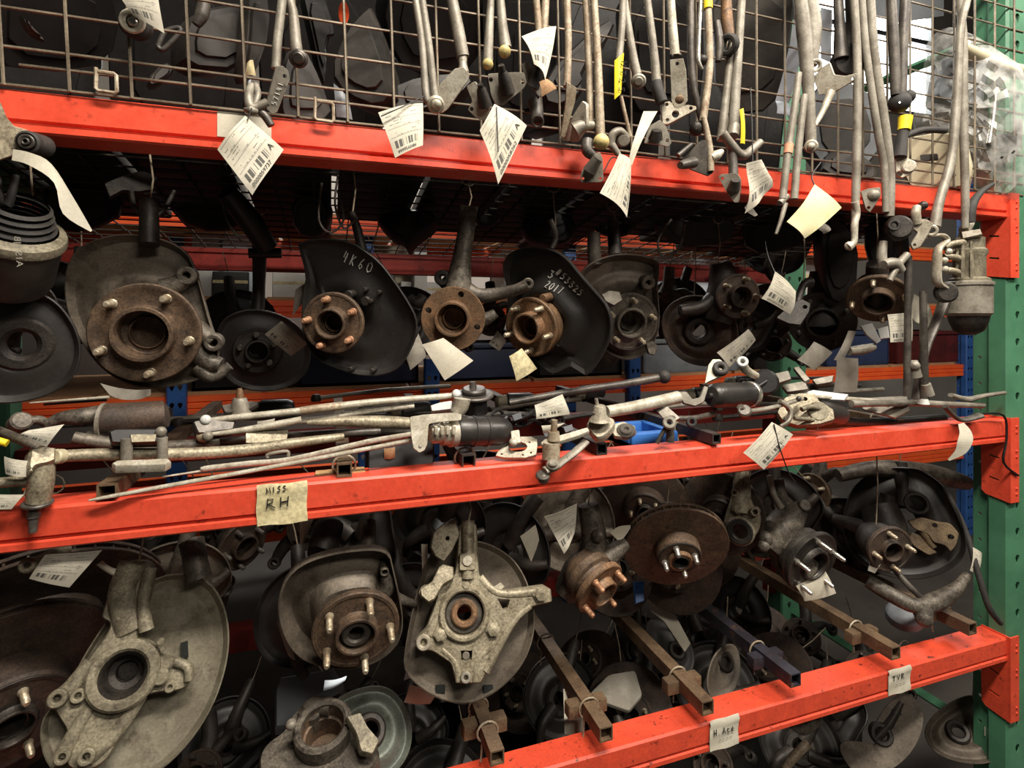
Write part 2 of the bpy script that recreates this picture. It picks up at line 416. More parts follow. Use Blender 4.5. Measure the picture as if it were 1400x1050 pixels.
def printed_paper(name, base, base2):
    m = mat(name, base, base2, tuple(int(k * 0.82) for k in base), rough=0.75, scale=14, thr=(0.62, 0.82), bump=0.04)
    nt = m.node_tree; N = nt.nodes; Lk = nt.links; bs = N['Principled BSDF']
    src = bs.inputs['Base Color'].links[0].from_socket
    uv = N.new('ShaderNodeUVMap'); uv.uv_map = 'UVMap'
    sp = N.new('ShaderNodeSeparateXYZ'); Lk.new(uv.outputs[0], sp.inputs[0])
    u, v = sp.outputs[0], sp.outputs[1]
    def mth(op, a, b=None):
        n = N.new('ShaderNodeMath'); n.operation = op
        for i, k in enumerate((a, b)):
            if k is None: continue
            if isinstance(k, (int, float)): n.inputs[i].default_value = k
            else: Lk.new(k, n.inputs[i])
        return n.outputs[0]
    def between(x, lo, hi): return mth('MULTIPLY', mth('GREATER_THAN', x, lo), mth('LESS_THAN', x, hi))
    wn = N.new('ShaderNodeTexWhiteNoise'); wn.noise_dimensions = '1D'
    Lk.new(mth('FLOOR', mth('MULTIPLY', u, 64)), wn.inputs['W'])
    bar = mth('MULTIPLY', mth('GREATER_THAN', wn.outputs['Value'], 0.42), mth('MULTIPLY', between(v, 0.15, 0.31), between(u, 0.10, 0.76)))
    row = mth('FLOOR', mth('MULTIPLY', v, 16)); fr_ = mth('FRACT', mth('MULTIPLY', v, 16))
    w2 = N.new('ShaderNodeTexWhiteNoise'); w2.noise_dimensions = '2D'
    cb = N.new('ShaderNodeCombineXYZ'); Lk.new(mth('FLOOR', mth('MULTIPLY', u, 46)), cb.inputs[0]); Lk.new(row, cb.inputs[1])
    Lk.new(cb.outputs[0], w2.inputs['Vector'])
    w3 = N.new('ShaderNodeTexWhiteNoise'); w3.noise_dimensions = '2D'
    cc = N.new('ShaderNodeCombineXYZ'); Lk.new(mth('FLOOR', mth('MULTIPLY', u, 5)), cc.inputs[0]); Lk.new(row, cc.inputs[1])
    Lk.new(cc.outputs[0], w3.inputs['Vector'])
    txt = mth('MULTIPLY', mth('GREATER_THAN', w2.outputs['Value'], 0.35), mth('MULTIPLY', mth('GREATER_THAN', w3.outputs['Value'], 0.5), mth('MULTIPLY', between(fr_, 0.3, 0.62), between(v, 0.38, 0.92))))
    txt = mth('MULTIPLY', txt, mth('MULTIPLY', between(u, 0.08, 0.86), 0.62))
    rule = mth('MULTIPLY', between(mth('FRACT', mth('MULTIPLY', v, 5.33)), 0.0, 0.07), mth('MULTIPLY', between(v, 0.34, 0.96), between(u, 0.05, 0.92)))
    rule = mth('MULTIPLY', rule, 0.6)
    k = mth('MINIMUM', mth('MAXIMUM', mth('MAXIMUM', bar, txt), rule), 0.86)
    x = N.new('ShaderNodeMix'); x.data_type = 'RGBA'
    Lk.new(k, x.inputs['Factor'])
    A = [i for i in x.inputs if i.name == 'A' and i.type == 'RGBA'][0]; B = [i for i in x.inputs if i.name == 'B' and i.type == 'RGBA'][0]
    Lk.new(src, A); B.default_value = (0.03, 0.03, 0.032, 1)
    Lk.new([o for o in x.outputs if o.type == 'RGBA'][0], bs.inputs['Base Color'])
    return m
M_TAG = printed_paper('printed_tag', (208, 202, 185), (192, 186, 167))
M_TAG_G = printed_paper('grimy_printed_tag', (176, 170, 154), (150, 144, 130))

# plastic film for the wrapped bundle
M_FILM = bpy.data.materials.new('clear_plastic_film'); M_FILM.use_nodes = True
_n = M_FILM.node_tree.nodes; _l = M_FILM.node_tree.links
_b = _n['Principled BSDF']; _b.inputs['Base Color'].default_value = (0.75, 0.74, 0.7, 1); _b.inputs['Roughness'].default_value = 0.22
_t = _n.new('ShaderNodeBsdfTransparent'); _m = _n.new('ShaderNodeMixShader')
_nz = _n.new('ShaderNodeTexNoise'); _nz.inputs['Scale'].default_value = 26; _nz.inputs['Detail'].default_value = 5
_mr = _n.new('ShaderNodeMapRange'); _mr.inputs['From Min'].default_value = 0.35; _mr.inputs['From Max'].default_value = 0.7
_mr.inputs['To Min'].default_value = 0.15; _mr.inputs['To Max'].default_value = 0.6
_tc = _n.new('ShaderNodeTexCoord'); _l.new(_tc.outputs['Object'], _nz.inputs['Vector'])
_l.new(_nz.outputs['Fac'], _mr.inputs['Value']); _l.new(_mr.outputs['Result'], _m.inputs[0])
_l.new(_t.outputs[0], _m.inputs[1]); _l.new(_b.outputs[0], _m.inputs[2])
_l.new(_m.outputs[0], _n['Material Output'].inputs[0])

M_DAY = bpy.data.materials.new('daylight_pane'); M_DAY.use_nodes = True
_e = M_DAY.node_tree.nodes.new('ShaderNodeEmission'); _e.inputs[0].default_value = (1, 1, 0.96, 1); _e.inputs[1].default_value = 8.0
M_DAY.node_tree.links.new(_e.outputs[0], M_DAY.node_tree.nodes['Material Output'].inputs[0])
# ------------------------------------------------------------------ the room
I4 = Matrix()
TR = Matrix.Translation
def slab(x0, x1, y0, y1, z0, z1):
    return MB().box(TR(((x0 + x1) / 2, (y0 + y1) / 2, (z0 + z1) / 2)), x1 - x0, y1 - y0, z1 - z0)
YW = 3.4
struct('floor', slab(-5, 9, -4, YW, -0.1, 0), M_CONCRETE)
# far wall with one high daylight window
wx0, wx1 = W(1096, 80, YW).x, W(1272, 80, YW).x
wz0, wz1 = W(1180, 146, YW).z, 5.4
mb = MB()
wall_poly = [V((-5, 0)), V((9, 0)), V((9, 6)), V((-5, 6))]
hole = [V((wx0, wz0)), V((wx1, wz0)), V((wx1, wz1)), V((wx0, wz1))]
mb.plate(wall_poly, -0.12, 0, Matrix(((1, 0, 0, 0), (0, 0, -1, YW), (0, 1, 0, 0), (0, 0, 0, 1))), [hole])
struct('wall_back', mb, M_WALL)
win = struct('window_1', slab(wx0, wx1, YW + 0.06, YW + 0.07, wz0, wz1), M_DAY, 'bright daylight window high in the far wall')
mb = MB()
for k in range(4):
    x = wx0 + (wx1 - wx0) * k / 3
    mb.box(TR((x, YW, (wz0 + wz1) / 2)), 0.05, 0.06, wz1 - wz0)
for z in (wz0, (wz0 + wz1) / 2, wz1):
    mb.box(TR(((wx0 + wx1) / 2, YW, z)), wx1 - wx0, 0.05, 0.05)
fr_o = bpy.data.objects.new('window_frame', mesh_from(mb, 'window_frame', M_GREYBOX)); COL.objects.link(fr_o); fr_o.parent = win

# ------------------------------------------------------------------ the orange and green pallet rack
Z_UP, Z_MID, Z_LOW = 1.824, 1.224, 0.639
XL, XR = -0.78, 1.72
BH, BD = 0.062, 0.062
RACK_D = 0.86
rack = Thing('pallet_rack', 'tall pallet rack with orange beams and green slotted uprights full of car parts', 'rack', V((XL, 0, 0)))

def upright(x0, x1, y0, y1, z1, mat_, inward):
    """C-shaped post with teardrop slots in its front face and round holes in its side"""
    mb = MB(); w = x1 - x0; d = y1 - y0
    holes = []
    k = 0.04
    while k < z1 - 0.04:
        for fx in (0.30, 0.72):
            cx = w * fx
            holes.append([V((cx + a, k + b)) for a, b in ((0, -0.014), (0.004, -0.006), (0.0085, 0.002), (0.0085, 0.008), (0.004, 0.013), (-0.004, 0.013), (-0.0085, 0.008), (-0.0085, 0.002), (-0.004, -0.006))])
        k += 0.073
    F = Matrix(((1, 0, 0, x0), (0, 0, -1, y0), (0, 1, 0, 0), (0, 0, 0, 1)))
    mb.plate([V((0.006, 0)), V((w - 0.006, 0)), V((w - 0.006, z1)), V((0.006, z1))], -0.003, 0, F, holes)
    for side in (0, 1):
        xs = x0 if side == 0 else x1 - 0.003
        sg = 1 if side == 0 else -1
        rl = [(0.006, 0), (0, 0.006), (0, d * 0.5), (0.012, d * 0.62), (0.012, d)]
        # side wall: front half, bend, rear half with holes
        pts = [(x0 + p[0], y0 + p[1]) if side == 0 else (x1 - p[0], y0 + p[1]) for p in rl]
        vs = []; fs = []
        for (a, b) in pts: vs += [V((a, b, 0)), V((a, b, z1))]
        for i in range(len(pts) - 2): fs.append((2 * i, 2 * i + 2, 2 * i + 3, 2 * i + 1))
        mb.add(vs, fs)
        hs = []
        k = 0.07
        while k < z1 - 0.04:
            hs.append(circle(d * 0.2, k, 0.005, 8)); k += 0.073
        a, b = pts[3]
        S = Matrix(((0, 0, sg, a), (1, 0, 0, b), (0, 1, 0, 0), (0, 0, 0, 1)))
        mb.plate([V((0, 0)), V((d * 0.38, 0)), V((d * 0.38, z1)), V((0, z1))], 0, 0.003, S, hs)
    return mb
PW, PD = 0.13, 0.09
for (xa, ya) in ((XR, 0.0), (XL - PW, 0.0), (XR, RACK_D - PD), (XL - PW, RACK_D - PD)):
    p = rack.part('upright_post', upright(xa, xa + PW, ya, ya + PD, 2.7, M_GREEN, 1), M_GREEN, label='green slotted upright post')
    fp = MB(); fp.box(TR((xa + PW / 2, ya + PD / 2, 0.004)), PW + 0.05, PD + 0.04, 0.008)
    rack.part('foot_plate', fp, M_GREEN, parent=p)
for xa in (XR + PW * 0.5, XL - PW * 0.5):
    for za in (0.3, 2.3):
        rack.part('brace', MB().tube([(xa, PD * 0.7, za), (xa, RACK_D - PD * 0.7, za)], 0.016, 4), M_GREEN)

def beam_mesh(x0, x1, yf, zt, sgn=1):
    h, d = BH, BD
    prof = [(0.004, 0), (0, -0.004), (0, -0.042), (0.0055, -0.0445), (0.0055, -0.048), (-0.0015, -0.0505), (-0.0015, -h + 0.003), (0.002, -h), (d, -h), (d, 0)]
    vs = []; n = len(prof)
    for x in (x0, x1):
        for (a, b) in prof: vs.append(V((x, yf + sgn * a, zt + b)))
    fs = [(i, (i + 1) % n, (i + 1) % n + n, i + n) for i in range(n)] + [tuple(range(n)), tuple(range(n, 2 * n))[::-1]]
    mb = MB(); mb.add(vs, fs); return mb
def connector(xend, yf, zt, side, sgn=1):
    mb = MB()
    t = 0.004
    # side cheek along the post, with two slots
    M = Matrix(((0, 0, side, xend - side * t), (sgn, 0, 0, yf), (0, 1, 0, zt), (0, 0, 0, 1)))
    poly = [V((-0.004, 0.004)), V((0.062, 0.004)), V((0.062, -0.06)), V((0.060, -0.205)), V((0.05, -0.214)), V((-0.004, -0.222))]
    sl = [[V((0.030 + a, z + b)) for a, b in ((-0.012, -0.003), (0.012, 0.001), (0.012, 0.006), (-0.012, 0.002))] for z in (-0.108, -0.168)]
    mb.plate(poly, 0, t, M, sl)
    # front flange lying on the post
    F = Matrix(((side, 0, 0, xend), (0, 0, -sgn, yf - sgn * 0.0045), (0, 1, 0, zt), (0, 0, 0, 1)))
    rv = []
    mb.plate([V((-0.004, 0.004)), V((0.03, 0.004)), V((0.03, -0.222)), V((-0.004, -0.222))], -0.0, 0.004, F)
    for z in (-0.02, -0.035, -0.085, -0.10, -0.185, -0.20):
        mb.lathe([(0.0035, 0.004), (0.0032, 0.006), (0.001, 0.0072)], F @ TR((0.019, z, 0)), 8)
    return mb
for (zt, worn) in ((Z_UP, 0), (Z_MID, 0), (Z_LOW, 1)):
    m_ = M_ORANGE_WORN if worn else M_ORANGE
    b = rack.part('beam', beam_mesh(XL, XR - 0.004, 0.0, zt), m_, label='bright orange front beam')
    rack.part('connector_plate', connector(XR, 0, zt, 1), m_, parent=b)
    rack.part('connector_plate', connector(XL, 0, zt, -1), m_, parent=b)
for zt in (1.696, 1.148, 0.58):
    b = rack.part('beam', beam_mesh(XL, XR - 0.004, RACK_D, zt, -1), M_ORANGE_SHADE, label='rear beam with shade in its dark red colour')
    rack.part('connector_plate', connector(XR, RACK_D, zt, 1, -1), M_ORANGE_SHADE, parent=b)
# beams of the neighbouring bay begin past the post
for zt in (1.318, 0.70):
    x0 = XR + PW + 0.002
    b = rack.part('beam', beam_mesh(x0 + 0.004, x0 + 1.0, 0, zt), M_ORANGE, label='orange beam of the next bay')
    rack.part('connector_plate', connector(x0, 0, zt, -1), M_ORANGE, parent=b)

# ------------------------------------------------------------------ wire mesh
def wire(path, r=0.0022):
    return MB().tube(path, r, 6)
panel = Thing('wire_mesh_screen', 'upright welded wire mesh panel standing on the top orange beam', 'mesh', V((XL, -0.004, Z_UP)))
mt = 2.44
k = 0; x = -0.359 - 0.0775 * 5
while x < XR + 0.05:
    lean = -0.03 * max(0.0, (1.0 - (x + 0.4) / 1.4))
    panel.part('upright_wire', wire([(x, -0.0065, Z_UP + 0.002), (x + lean, -0.0065, mt)], 0.0024), M_WIRE)
    x += 0.0775
for z in [Z_UP + 0.0035, Z_UP + 0.034] + [Z_UP + 0.0575 + 0.0555 * i for i in range(11)]:
    x0 = XL if abs(z - Z_UP - 0.034) > 0.01 else -0.42
    mb = wire([(x0 + (XR + 0.06 - x0) * i / 10, -0.0025 + 0.002 * math.sin(i * 2.1), z + 0.0015 * math.sin(i * 1.7)) for i in range(11)], 0.0024)
    panel.part('cross_wire', mb, M_WIRE)
deck = Thing('wire_mesh_deck', 'wire mesh shelf deck sagging back from the top orange beam', 'mesh', V((XL, 0.05, 1.80)))
def deck_z(y): return 1.806 - (y - 0.02) * (1.806 - 1.703) / (RACK_D - 0.06)
x = XL + 0.05
while x < XR - 0.02:
    deck.part('depth_wire', wire([(x, 0.064, deck_z(0.064)), (x, RACK_D - 0.01, deck_z(RACK_D - 0.01))], 0.002), M_WIRE_SHADE); x += 0.0775
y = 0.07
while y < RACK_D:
    deck.part('cross_wire', wire([(XL, y, deck_z(y) - 0.004), (XR, y, deck_z(y) - 0.004)], 0.002), M_WIRE_SHADE); y += 0.05
# small square clips hooked on the panel
for px, py in ((145, 112), (443, 152)):
    c = W(px, py, -0.012); s_ = 13 * MPP(px, 0)
    P = [c + V((a * s_, 0, b * s_)) for a, b in ((-0.9, 1.35), (-0.85, 0.9), (-0.9, -0.8), (-0.7, -1.0), (0.75, -1.05), (0.95, -0.85), (0.9, 0.8), (0.7, 0.95), (-0.7, 1.0))]
    solo('wire_clip', MB().tube(P, 0.0028, 7), M_STEEL_RUST, 'small square wire clip hooked on the mesh panel above the top beam', 'clip', 'square clips on the mesh panel')

# ------------------------------------------------------------------ blue and orange rack behind
YB = 1.6
brack = Thing('storage_rack', 'blue and orange storage rack standing in the dark behind the car parts', 'rack', V((-0.9, YB, 0)))
def blue_post(px, y, w=0.07, top=2.8):
    x = W(px, 500, y).x
    mb = upright(x - w / 2, x + w / 2, y - 0.02, y + 0.05, top, M_BLUE, 1)
    brack.part('upright_post', mb, M_BLUE, label='blue upright post')
for px in (242, 590, 866): blue_post(px, YB - 0.02, 0.07, 1.30)
for px in (-90, 500, 778): blue_post(px, YB + 0.08)
blue_post(1322, YB); blue_post(242, YB + 0.9); blue_post(866, YB + 0.9)
for zt in (1.945, 1.568, 1.168, 0.6):
    mb = MB()
    prof = [(0, 0), (0, -0.024), (0.006, -0.027), (0.006, -0.030), (0, -0.033), (0, -0.05), (0.006, -0.053), (0.006, -0.056), (0, -0.059), (0, -0.076), (0.05, -0.076), (0.05, 0)]
    for x0, x1, yy in ((-1.6, 4.2, YB), (-1.6, 4.2, YB + 0.9)):
        n = len(prof); vs = [V((x, yy + a, zt + b)) for x in (x0, x1) for (a, b) in prof]
        mbx = MB(); mbx.add(vs, [(i, (i + 1) % n, (i + 1) % n + n, i + n) for i in range(n)] + [tuple(range(n)), tuple(range(n, 2 * n))[::-1]])
        brack.part('beam', mbx, M_ORANGE_B, label='faded orange ribbed beam')
for zt in (1.945, 1.568, 1.168):
    for i in range(9):
        xa = -1.5 + i * 0.62
        brack.part('shelf_board', slab(xa, xa + 0.60, YB + 0.02, YB + 0.93, zt, zt + 0.015), M_CARD)

# goods on that rack: bins, cartons and white appliance panels
def bin_(px0, px1, py0, py1, y, m_, label, cat, group=None, name='storage_bin', depth=0.35):
    a = W(px0, py1, y); b = W(px1, py0, y)
    if y > 1.5: a.z = 1.1845                     # stands on the shelf board
    w = b.x - a.x; h = b.z - a.z
    t = Thing(name, label, cat, V(((a.x + b.x) / 2, y, a.z)), group)
    mb = MB(); c = V(((a.x + b.x) / 2, y + depth / 2, a.z + h / 2))
    th = 0.012
    mb.box(TR((c.x, c.y, a.z + th / 2)), w, depth, th)
    mb.box(TR((c.x, y + th / 2, c.z)), w, th, h, 0.004); mb.box(TR((c.x, y + depth - th / 2, c.z)), w, th, h, 0.004)
    mb.box(TR((a.x + th / 2, c.y, c.z)), th, depth, h); mb.box(TR((b.x - th / 2, c.y, c.z)), th, depth, h)
    t.part('bin_body', mb, m_)
    rim = MB()
    for (cx, cy, sx, sy) in ((c.x, y - 0.006, w + 0.02, 0.014), (c.x, y + depth + 0.006, w + 0.02, 0.014), (a.x - 0.004, c.y, 0.014, depth), (b.x + 0.004, c.y, 0.014, depth)):
        rim.box(TR((cx, cy, a.z + h - 0.012)), sx, sy, 0.022, 0.003)
    t.part('rim', rim, m_)
    return t
bin_(262, 398, 455, 539, 1.63, M_BLACK, 'black plastic bin on the lower orange shelf beside the leftmost blue post', 'bin')
bin_(408, 572, 450, 533, 1.63, M_BIN, 'dark navy bin on the lower orange shelf behind the 4K60 shield', 'bin')
bin_(608, 722, 468, 528, 1.63, M_BIN, 'dark blue bin behind the hanging white card and four-hole hub', 'bin')
bin_(735, 850, 462, 523, 1.63, M_BLACK, 'black bin on the lower orange shelf behind the shield marked 53325', 'bin')
# ------------------------------------------------------------------ text as thin geometry
_tcache = {}
def text_shape(s):
    if s in _tcache: return _tcache[s]
    c = bpy.data.curves.new('lettering', 'FONT'); c.body = s; c.resolution_u = 2; c.size = 1.0
    o = bpy.data.objects.new('lettering', c); COL.objects.link(o)
    bpy.context.view_layer.update()
    me = bpy.data.meshes.new_from_object(o.evaluated_get(bpy.context.evaluated_depsgraph_get()))
    vs = [V((v.co.x, v.co.y)) for v in me.vertices]; fs = [tuple(p.vertices) for p in me.polygons]
    bpy.data.objects.remove(o); bpy.data.curves.remove(c); bpy.data.meshes.remove(me)
    x0 = min(v.x for v in vs); x1 = max(v.x for v in vs); y0 = min(v.y for v in vs); y1 = max(v.y for v in vs)
    vs = [V(((v.x - x0) / (x1 - x0), (v.y - y0) / (y1 - y0))) for v in vs]
    _tcache[s] = (vs, fs, (x1 - x0) / (y1 - y0))
    return _tcache[s]
def text_mb(s, fn):
    """fn maps unit text coordinates to a 3-D point"""
    vs, fs, asp = text_shape(s)
    mb = MB(); mb.add([fn(v.x, v.y) for v in vs], fs); return mb
def handwriting(strokes, fn, r):
    mb = MB()
    for st in strokes:
        P = [fn(*p) for p in st]
        if len(P) == 2: P = [P[0], (P[0] + P[1]) / 2, P[1]]
        mb.tube(P, r, 5)
    return mb
GLY = {  # single-stroke hand lettering on a unit cell
 '0': [[(0.3, 0), (0, 0.3), (0.05, 0.8), (0.4, 1), (0.7, 0.7), (0.65, 0.2), (0.3, 0)]],
 '1': [[(0.35, 1), (0.35, 0)]],
 '2': [[(0, 0.8), (0.3, 1), (0.6, 0.75), (0.3, 0.35), (0, 0), (0.65, 0.05)]],
 '3': [[(0.05, 0.95), (0.5, 1), (0.25, 0.6), (0.6, 0.35), (0.4, 0), (0, 0.08)]],
 '4': [[(0.2, 1), (0.05, 0.45), (0.6, 0.5)], [(0.5, 0.9), (0.45, 0)]],
 '5': [[(0.6, 1), (0.15, 0.95), (0.1, 0.6), (0.5, 0.55), (0.55, 0.15), (0, 0)]],
 '6': [[(0.5, 1), (0.15, 0.6), (0.05, 0.2), (0.35, 0), (0.55, 0.25), (0.3, 0.45), (0.08, 0.3)]],
 '7': [[(0, 0.95), (0.6, 1), (0.3, 0)]],
 'K': [[(0.05, 1), (0, 0)], [(0.5, 0.9), (0.05, 0.45), (0.55, 0)]],
 '#': [[(0.15, 1), (0.05, 0)], [(0.45, 1), (0.35, 0)], [(-0.05, 0.65), (0.6, 0.7)], [(-0.1, 0.3), (0.55, 0.35)]],
 'R': [[(0.0, 0), (0.1, 1), (0.5, 0.9), (0.45, 0.6), (0.08, 0.5), (0.6, 0)]],
 'H': [[(0.05, 1), (0, 0)], [(0.6, 1), (0.5, 0)], [(0.02, 0.5), (0.56, 0.55)]],
 'M': [[(-0.05, 0), (0.05, 1), (0.3, 0.15), (0.58, 1), (0.72, 0)]],
 'I': [[(0.3, 1), (0.28, 0)]],
 'S': [[(0.6, 0.9), (0.25, 1), (0.1, 0.7), (0.5, 0.4), (0.4, 0), (0, 0.08)]],
 'A': [[(0, 0), (0.3, 1), (0.6, 0)], [(0.12, 0.4), (0.5, 0.42)]],
 'c': [[(0.5, 0.55), (0.15, 0.6), (0.05, 0.2), (0.3, 0), (0.55, 0.12)]],
 'e': [[(0.05, 0.3), (0.5, 0.4), (0.3, 0.65), (0.05, 0.35), (0.15, 0.02), (0.5, 0.08)]],
 '.': [[(0.2, 0.02), (0.24, 0.06)]], 'l': [[(0.3, 1), (0.28, 0)]], 'T': [[(0, 1), (0.7, 0.95)], [(0.35, 0.97), (0.3, 0)]],
 'V': [[(0, 1), (0.3, 0), (0.6, 1)]], '-': [[(0, 0.5), (0.5, 0.5)]],
}
def hand_px(text, p0, p1, hpx, mapper, r, adv=0.8):
    """hand lettering from picture point p0 to p1 along the baseline; mapper turns a picture point into the surface"""
    d = V((p1[0] - p0[0], p1[1] - p0[1])); n = len(text)
    up = V((d.y, -d.x)).normalized() * hpx; st = d / n
    strokes = []
    for i, ch in enumerate(text):
        for s in GLY.get(ch, []):
            strokes.append([(p0[0] + st.x * (i + x * adv) + up.x * y, p0[1] + st.y * (i + x * adv) + up.y * y) for x, y in s])
    return handwriting(strokes, mapper, r)

# ------------------------------------------------------------------ paper tags
def surf_tag(c, bend, nrm):
    c = [V(p) for p in c]                          # BL, BR, TR, TL
    def fn(u, v, lift=0.0):
        p = c[0] * (1 - u) * (1 - v) + c[1] * u * (1 - v) + c[2] * u * v + c[3] * (1 - u) * v
        b = bend[0] * math.sin(math.pi * u) + bend[1] * math.sin(math.pi * v) + bend[2] * math.sin(7 * u + 5 * v)
        return p + nrm * (b + lift)
    return fn
TAGN = 0
def paper_tag(corners, y, label, m_=None, bend=(0.004, 0.003, 0.0), num=None, letter=None, tie=None, cat='tag', name='paper_tag', group=None, res=8, dys=(0, 0, 0, 0), hole=False):
    """corners BL, BR, TR, TL as picture points; a thin bent sheet of paper with print"""
    m_ = m_ or M_TAG
    C = [W(p[0], p[1], y + d) for p, d in zip(corners, dys)]
    nrm = (C[1] - C[0]).cross(C[3] - C[0]).normalized()
    if nrm.dot(CAM - C[0]) < 0: nrm = -nrm
    fn = surf_tag(C, bend, nrm)
    t = Thing(name, label, cat, (C[2] + C[3]) / 2, group)
    mb = MB(); n = res; th = 0.0005
    for s, L in ((0, th), (1, 0.0)):
        vs = [fn(i / n, j / n, L) for j in range(n + 1) for i in range(n + 1)]
        fs = []
        for j in range(n):
            for i in range(n):
                q = (j * (n + 1) + i, j * (n + 1) + i + 1, (j + 1) * (n + 1) + i + 1, (j + 1) * (n + 1) + i)
                fs.append(q if s == 0 else q[::-1])
        mb.add(vs, fs)
    mb.uv = [(i / n, j / n) for j in range(n + 1) for i in range(n + 1)] * 2
    if m_ in (M_TAG, M_TAG_G): pass
    sheet = t.part('sheet', mb, m_, sharp=0)
    for p_ in sheet.data.polygons: p_.use_smooth = True
    if num:
        t.part('printed_number', text_mb(num, lambda a, b: fn(0.12 + 0.56 * a, 0.035 + 0.075 * b, 0.0012)), M_INK, parent=sheet, sharp=0)
    if letter:
        t.part('printed_letter', text_mb(letter, lambda a, b: fn(0.82 + 0.10 * a, 0.18 + 0.12 * b, 0.0012)), M_INK, parent=sheet, sharp=0)
    if tie:
        t.part('tie', MB().tpx(tie, 0.9, 6), M_TIE)
    return t

def ribbon(name, edgeA, edgeB, y, m_, label, cat='tag', dys=None, group=None):
    """curled strip of paper between two picture-space edges"""
    n = len(edgeA); dys = dys or [0] * n
    A = [W(p[0], p[1], y + d) for p, d in zip(edgeA, dys)]; B = [W(p[0], p[1], y + d) for p, d in zip(edgeB, dys)]
    A, _ = spline(A, [0] * n, 4); B, _ = spline(B, [0] * n, 4)
    mb = MB(); k = 3; th = 0.0005
    rows = []
    for a, b in zip(A, B): rows.append([a.lerp(b, i / k) for i in range(k + 1)])
    m = len(rows)
    d = V((0, th, 0))
    for s in (0, 1):
        vs = [p + d * s for r in rows for p in r]
        fs = []
        for j in range(m - 1):
            for i in range(k):
                q = (j * (k + 1) + i, j * (k + 1) + i + 1, (j + 1) * (k + 1) + i + 1, (j + 1) * (k + 1) + i)
                fs.append(q if s == 0 else q[::-1])
        mb.add(vs, fs)
    mb.uv = [(0.1 + 0.8 * i / k, j / (m - 1)) for j in range(m) for i in range(k + 1)] * 2
    return solo(name, mb, m_, label, cat, group, sharp=0)

# ------------------------------------------------------------------ wheel hubs, shields, rotors
def hub(t, fr, cx, cy, z, r, studs=5, sr=0.66, slen=0.030, srad=0.0062, spig=0.52, sph=0.022, bore=0.27, phase=0.0, mf=None, ms=None, th=0.012, holes=0, back=True, parent=None, recess=0.016, hole_r=0.1):
    """hub flange with raised spigot and bore, and its wheel studs (radii relative to r)"""
    mf = mf or M_RUST; ms = ms or M_STUD
    M = TR((cx, cy, z))
    mb = MB()
    if holes:
        H = [circle(r * sr * math.cos(phase + 2 * math.pi * i / holes), r * sr * math.sin(phase + 2 * math.pi * i / holes), r * hole_r, 12) for i in range(holes)]
        mb.plate(circle(0, 0, r, 40), -th, 0, M, H + [circle(0, 0, r * spig * 0.86, 28)], ch=0.0015)
    else:
        mb.lathe([(r * spig * 0.8, -th), (r - 0.002, -th), (r, -th + 0.002), (r, -0.002), (r - 0.002, 0), (r * 0.9, 0), (r * 0.88, -0.0012), (r * spig * 1.1, -0.0012), (r * spig * 0.9, 0)], M, 40)
    ro, ri = r * spig, r * spig * 0.86
    mb.lathe([(ro + 0.002, -0.001), (ro, 0.003), (ro, sph - 0.0015), (ro - 0.0015, sph), (ri, sph), (ri - 0.001, sph - 0.002), (ri - 0.001, -recess + 0.004), (r * bore + 0.004, -recess), (r * bore + 0.002, -recess + 0.006), (r * bore, -recess + 0.006), (r * bore, -recess - 0.02), (0, -recess - 0.02)], M, 36)
    if back:
        mb.lathe([(r * 0.62, -th + 0.001), (r * 0.6, -th - 0.02), (r * 0.56, -th - 0.022), (0, -th - 0.022)], M, 28)
    f = t.part('hub_flange', mb, mf, parent=parent, local=True)
    for i in range(studs):
        a = phase + 2 * math.pi * i / studs
        S = TR((cx + r * sr * math.cos(a), cy + r * sr * math.sin(a), z))
        sb = MB()
        prof = [(srad * 1.25, -0.001), (srad * 1.25, 0.002), (srad, 0.003)]
        k = 6
        for j in range(k):
            zz = slen * (0.3 + 0.6 * j / k)
            prof += [(srad, zz), (srad * 0.88, zz + slen * 0.05)]
        prof += [(srad * 0.85, slen * 0.93), (srad * 0.6, slen), (0, slen)]
        sb.lathe(prof, S, 10)
        t.part('wheel_stud', sb, ms, parent=f, local=True)
    return f

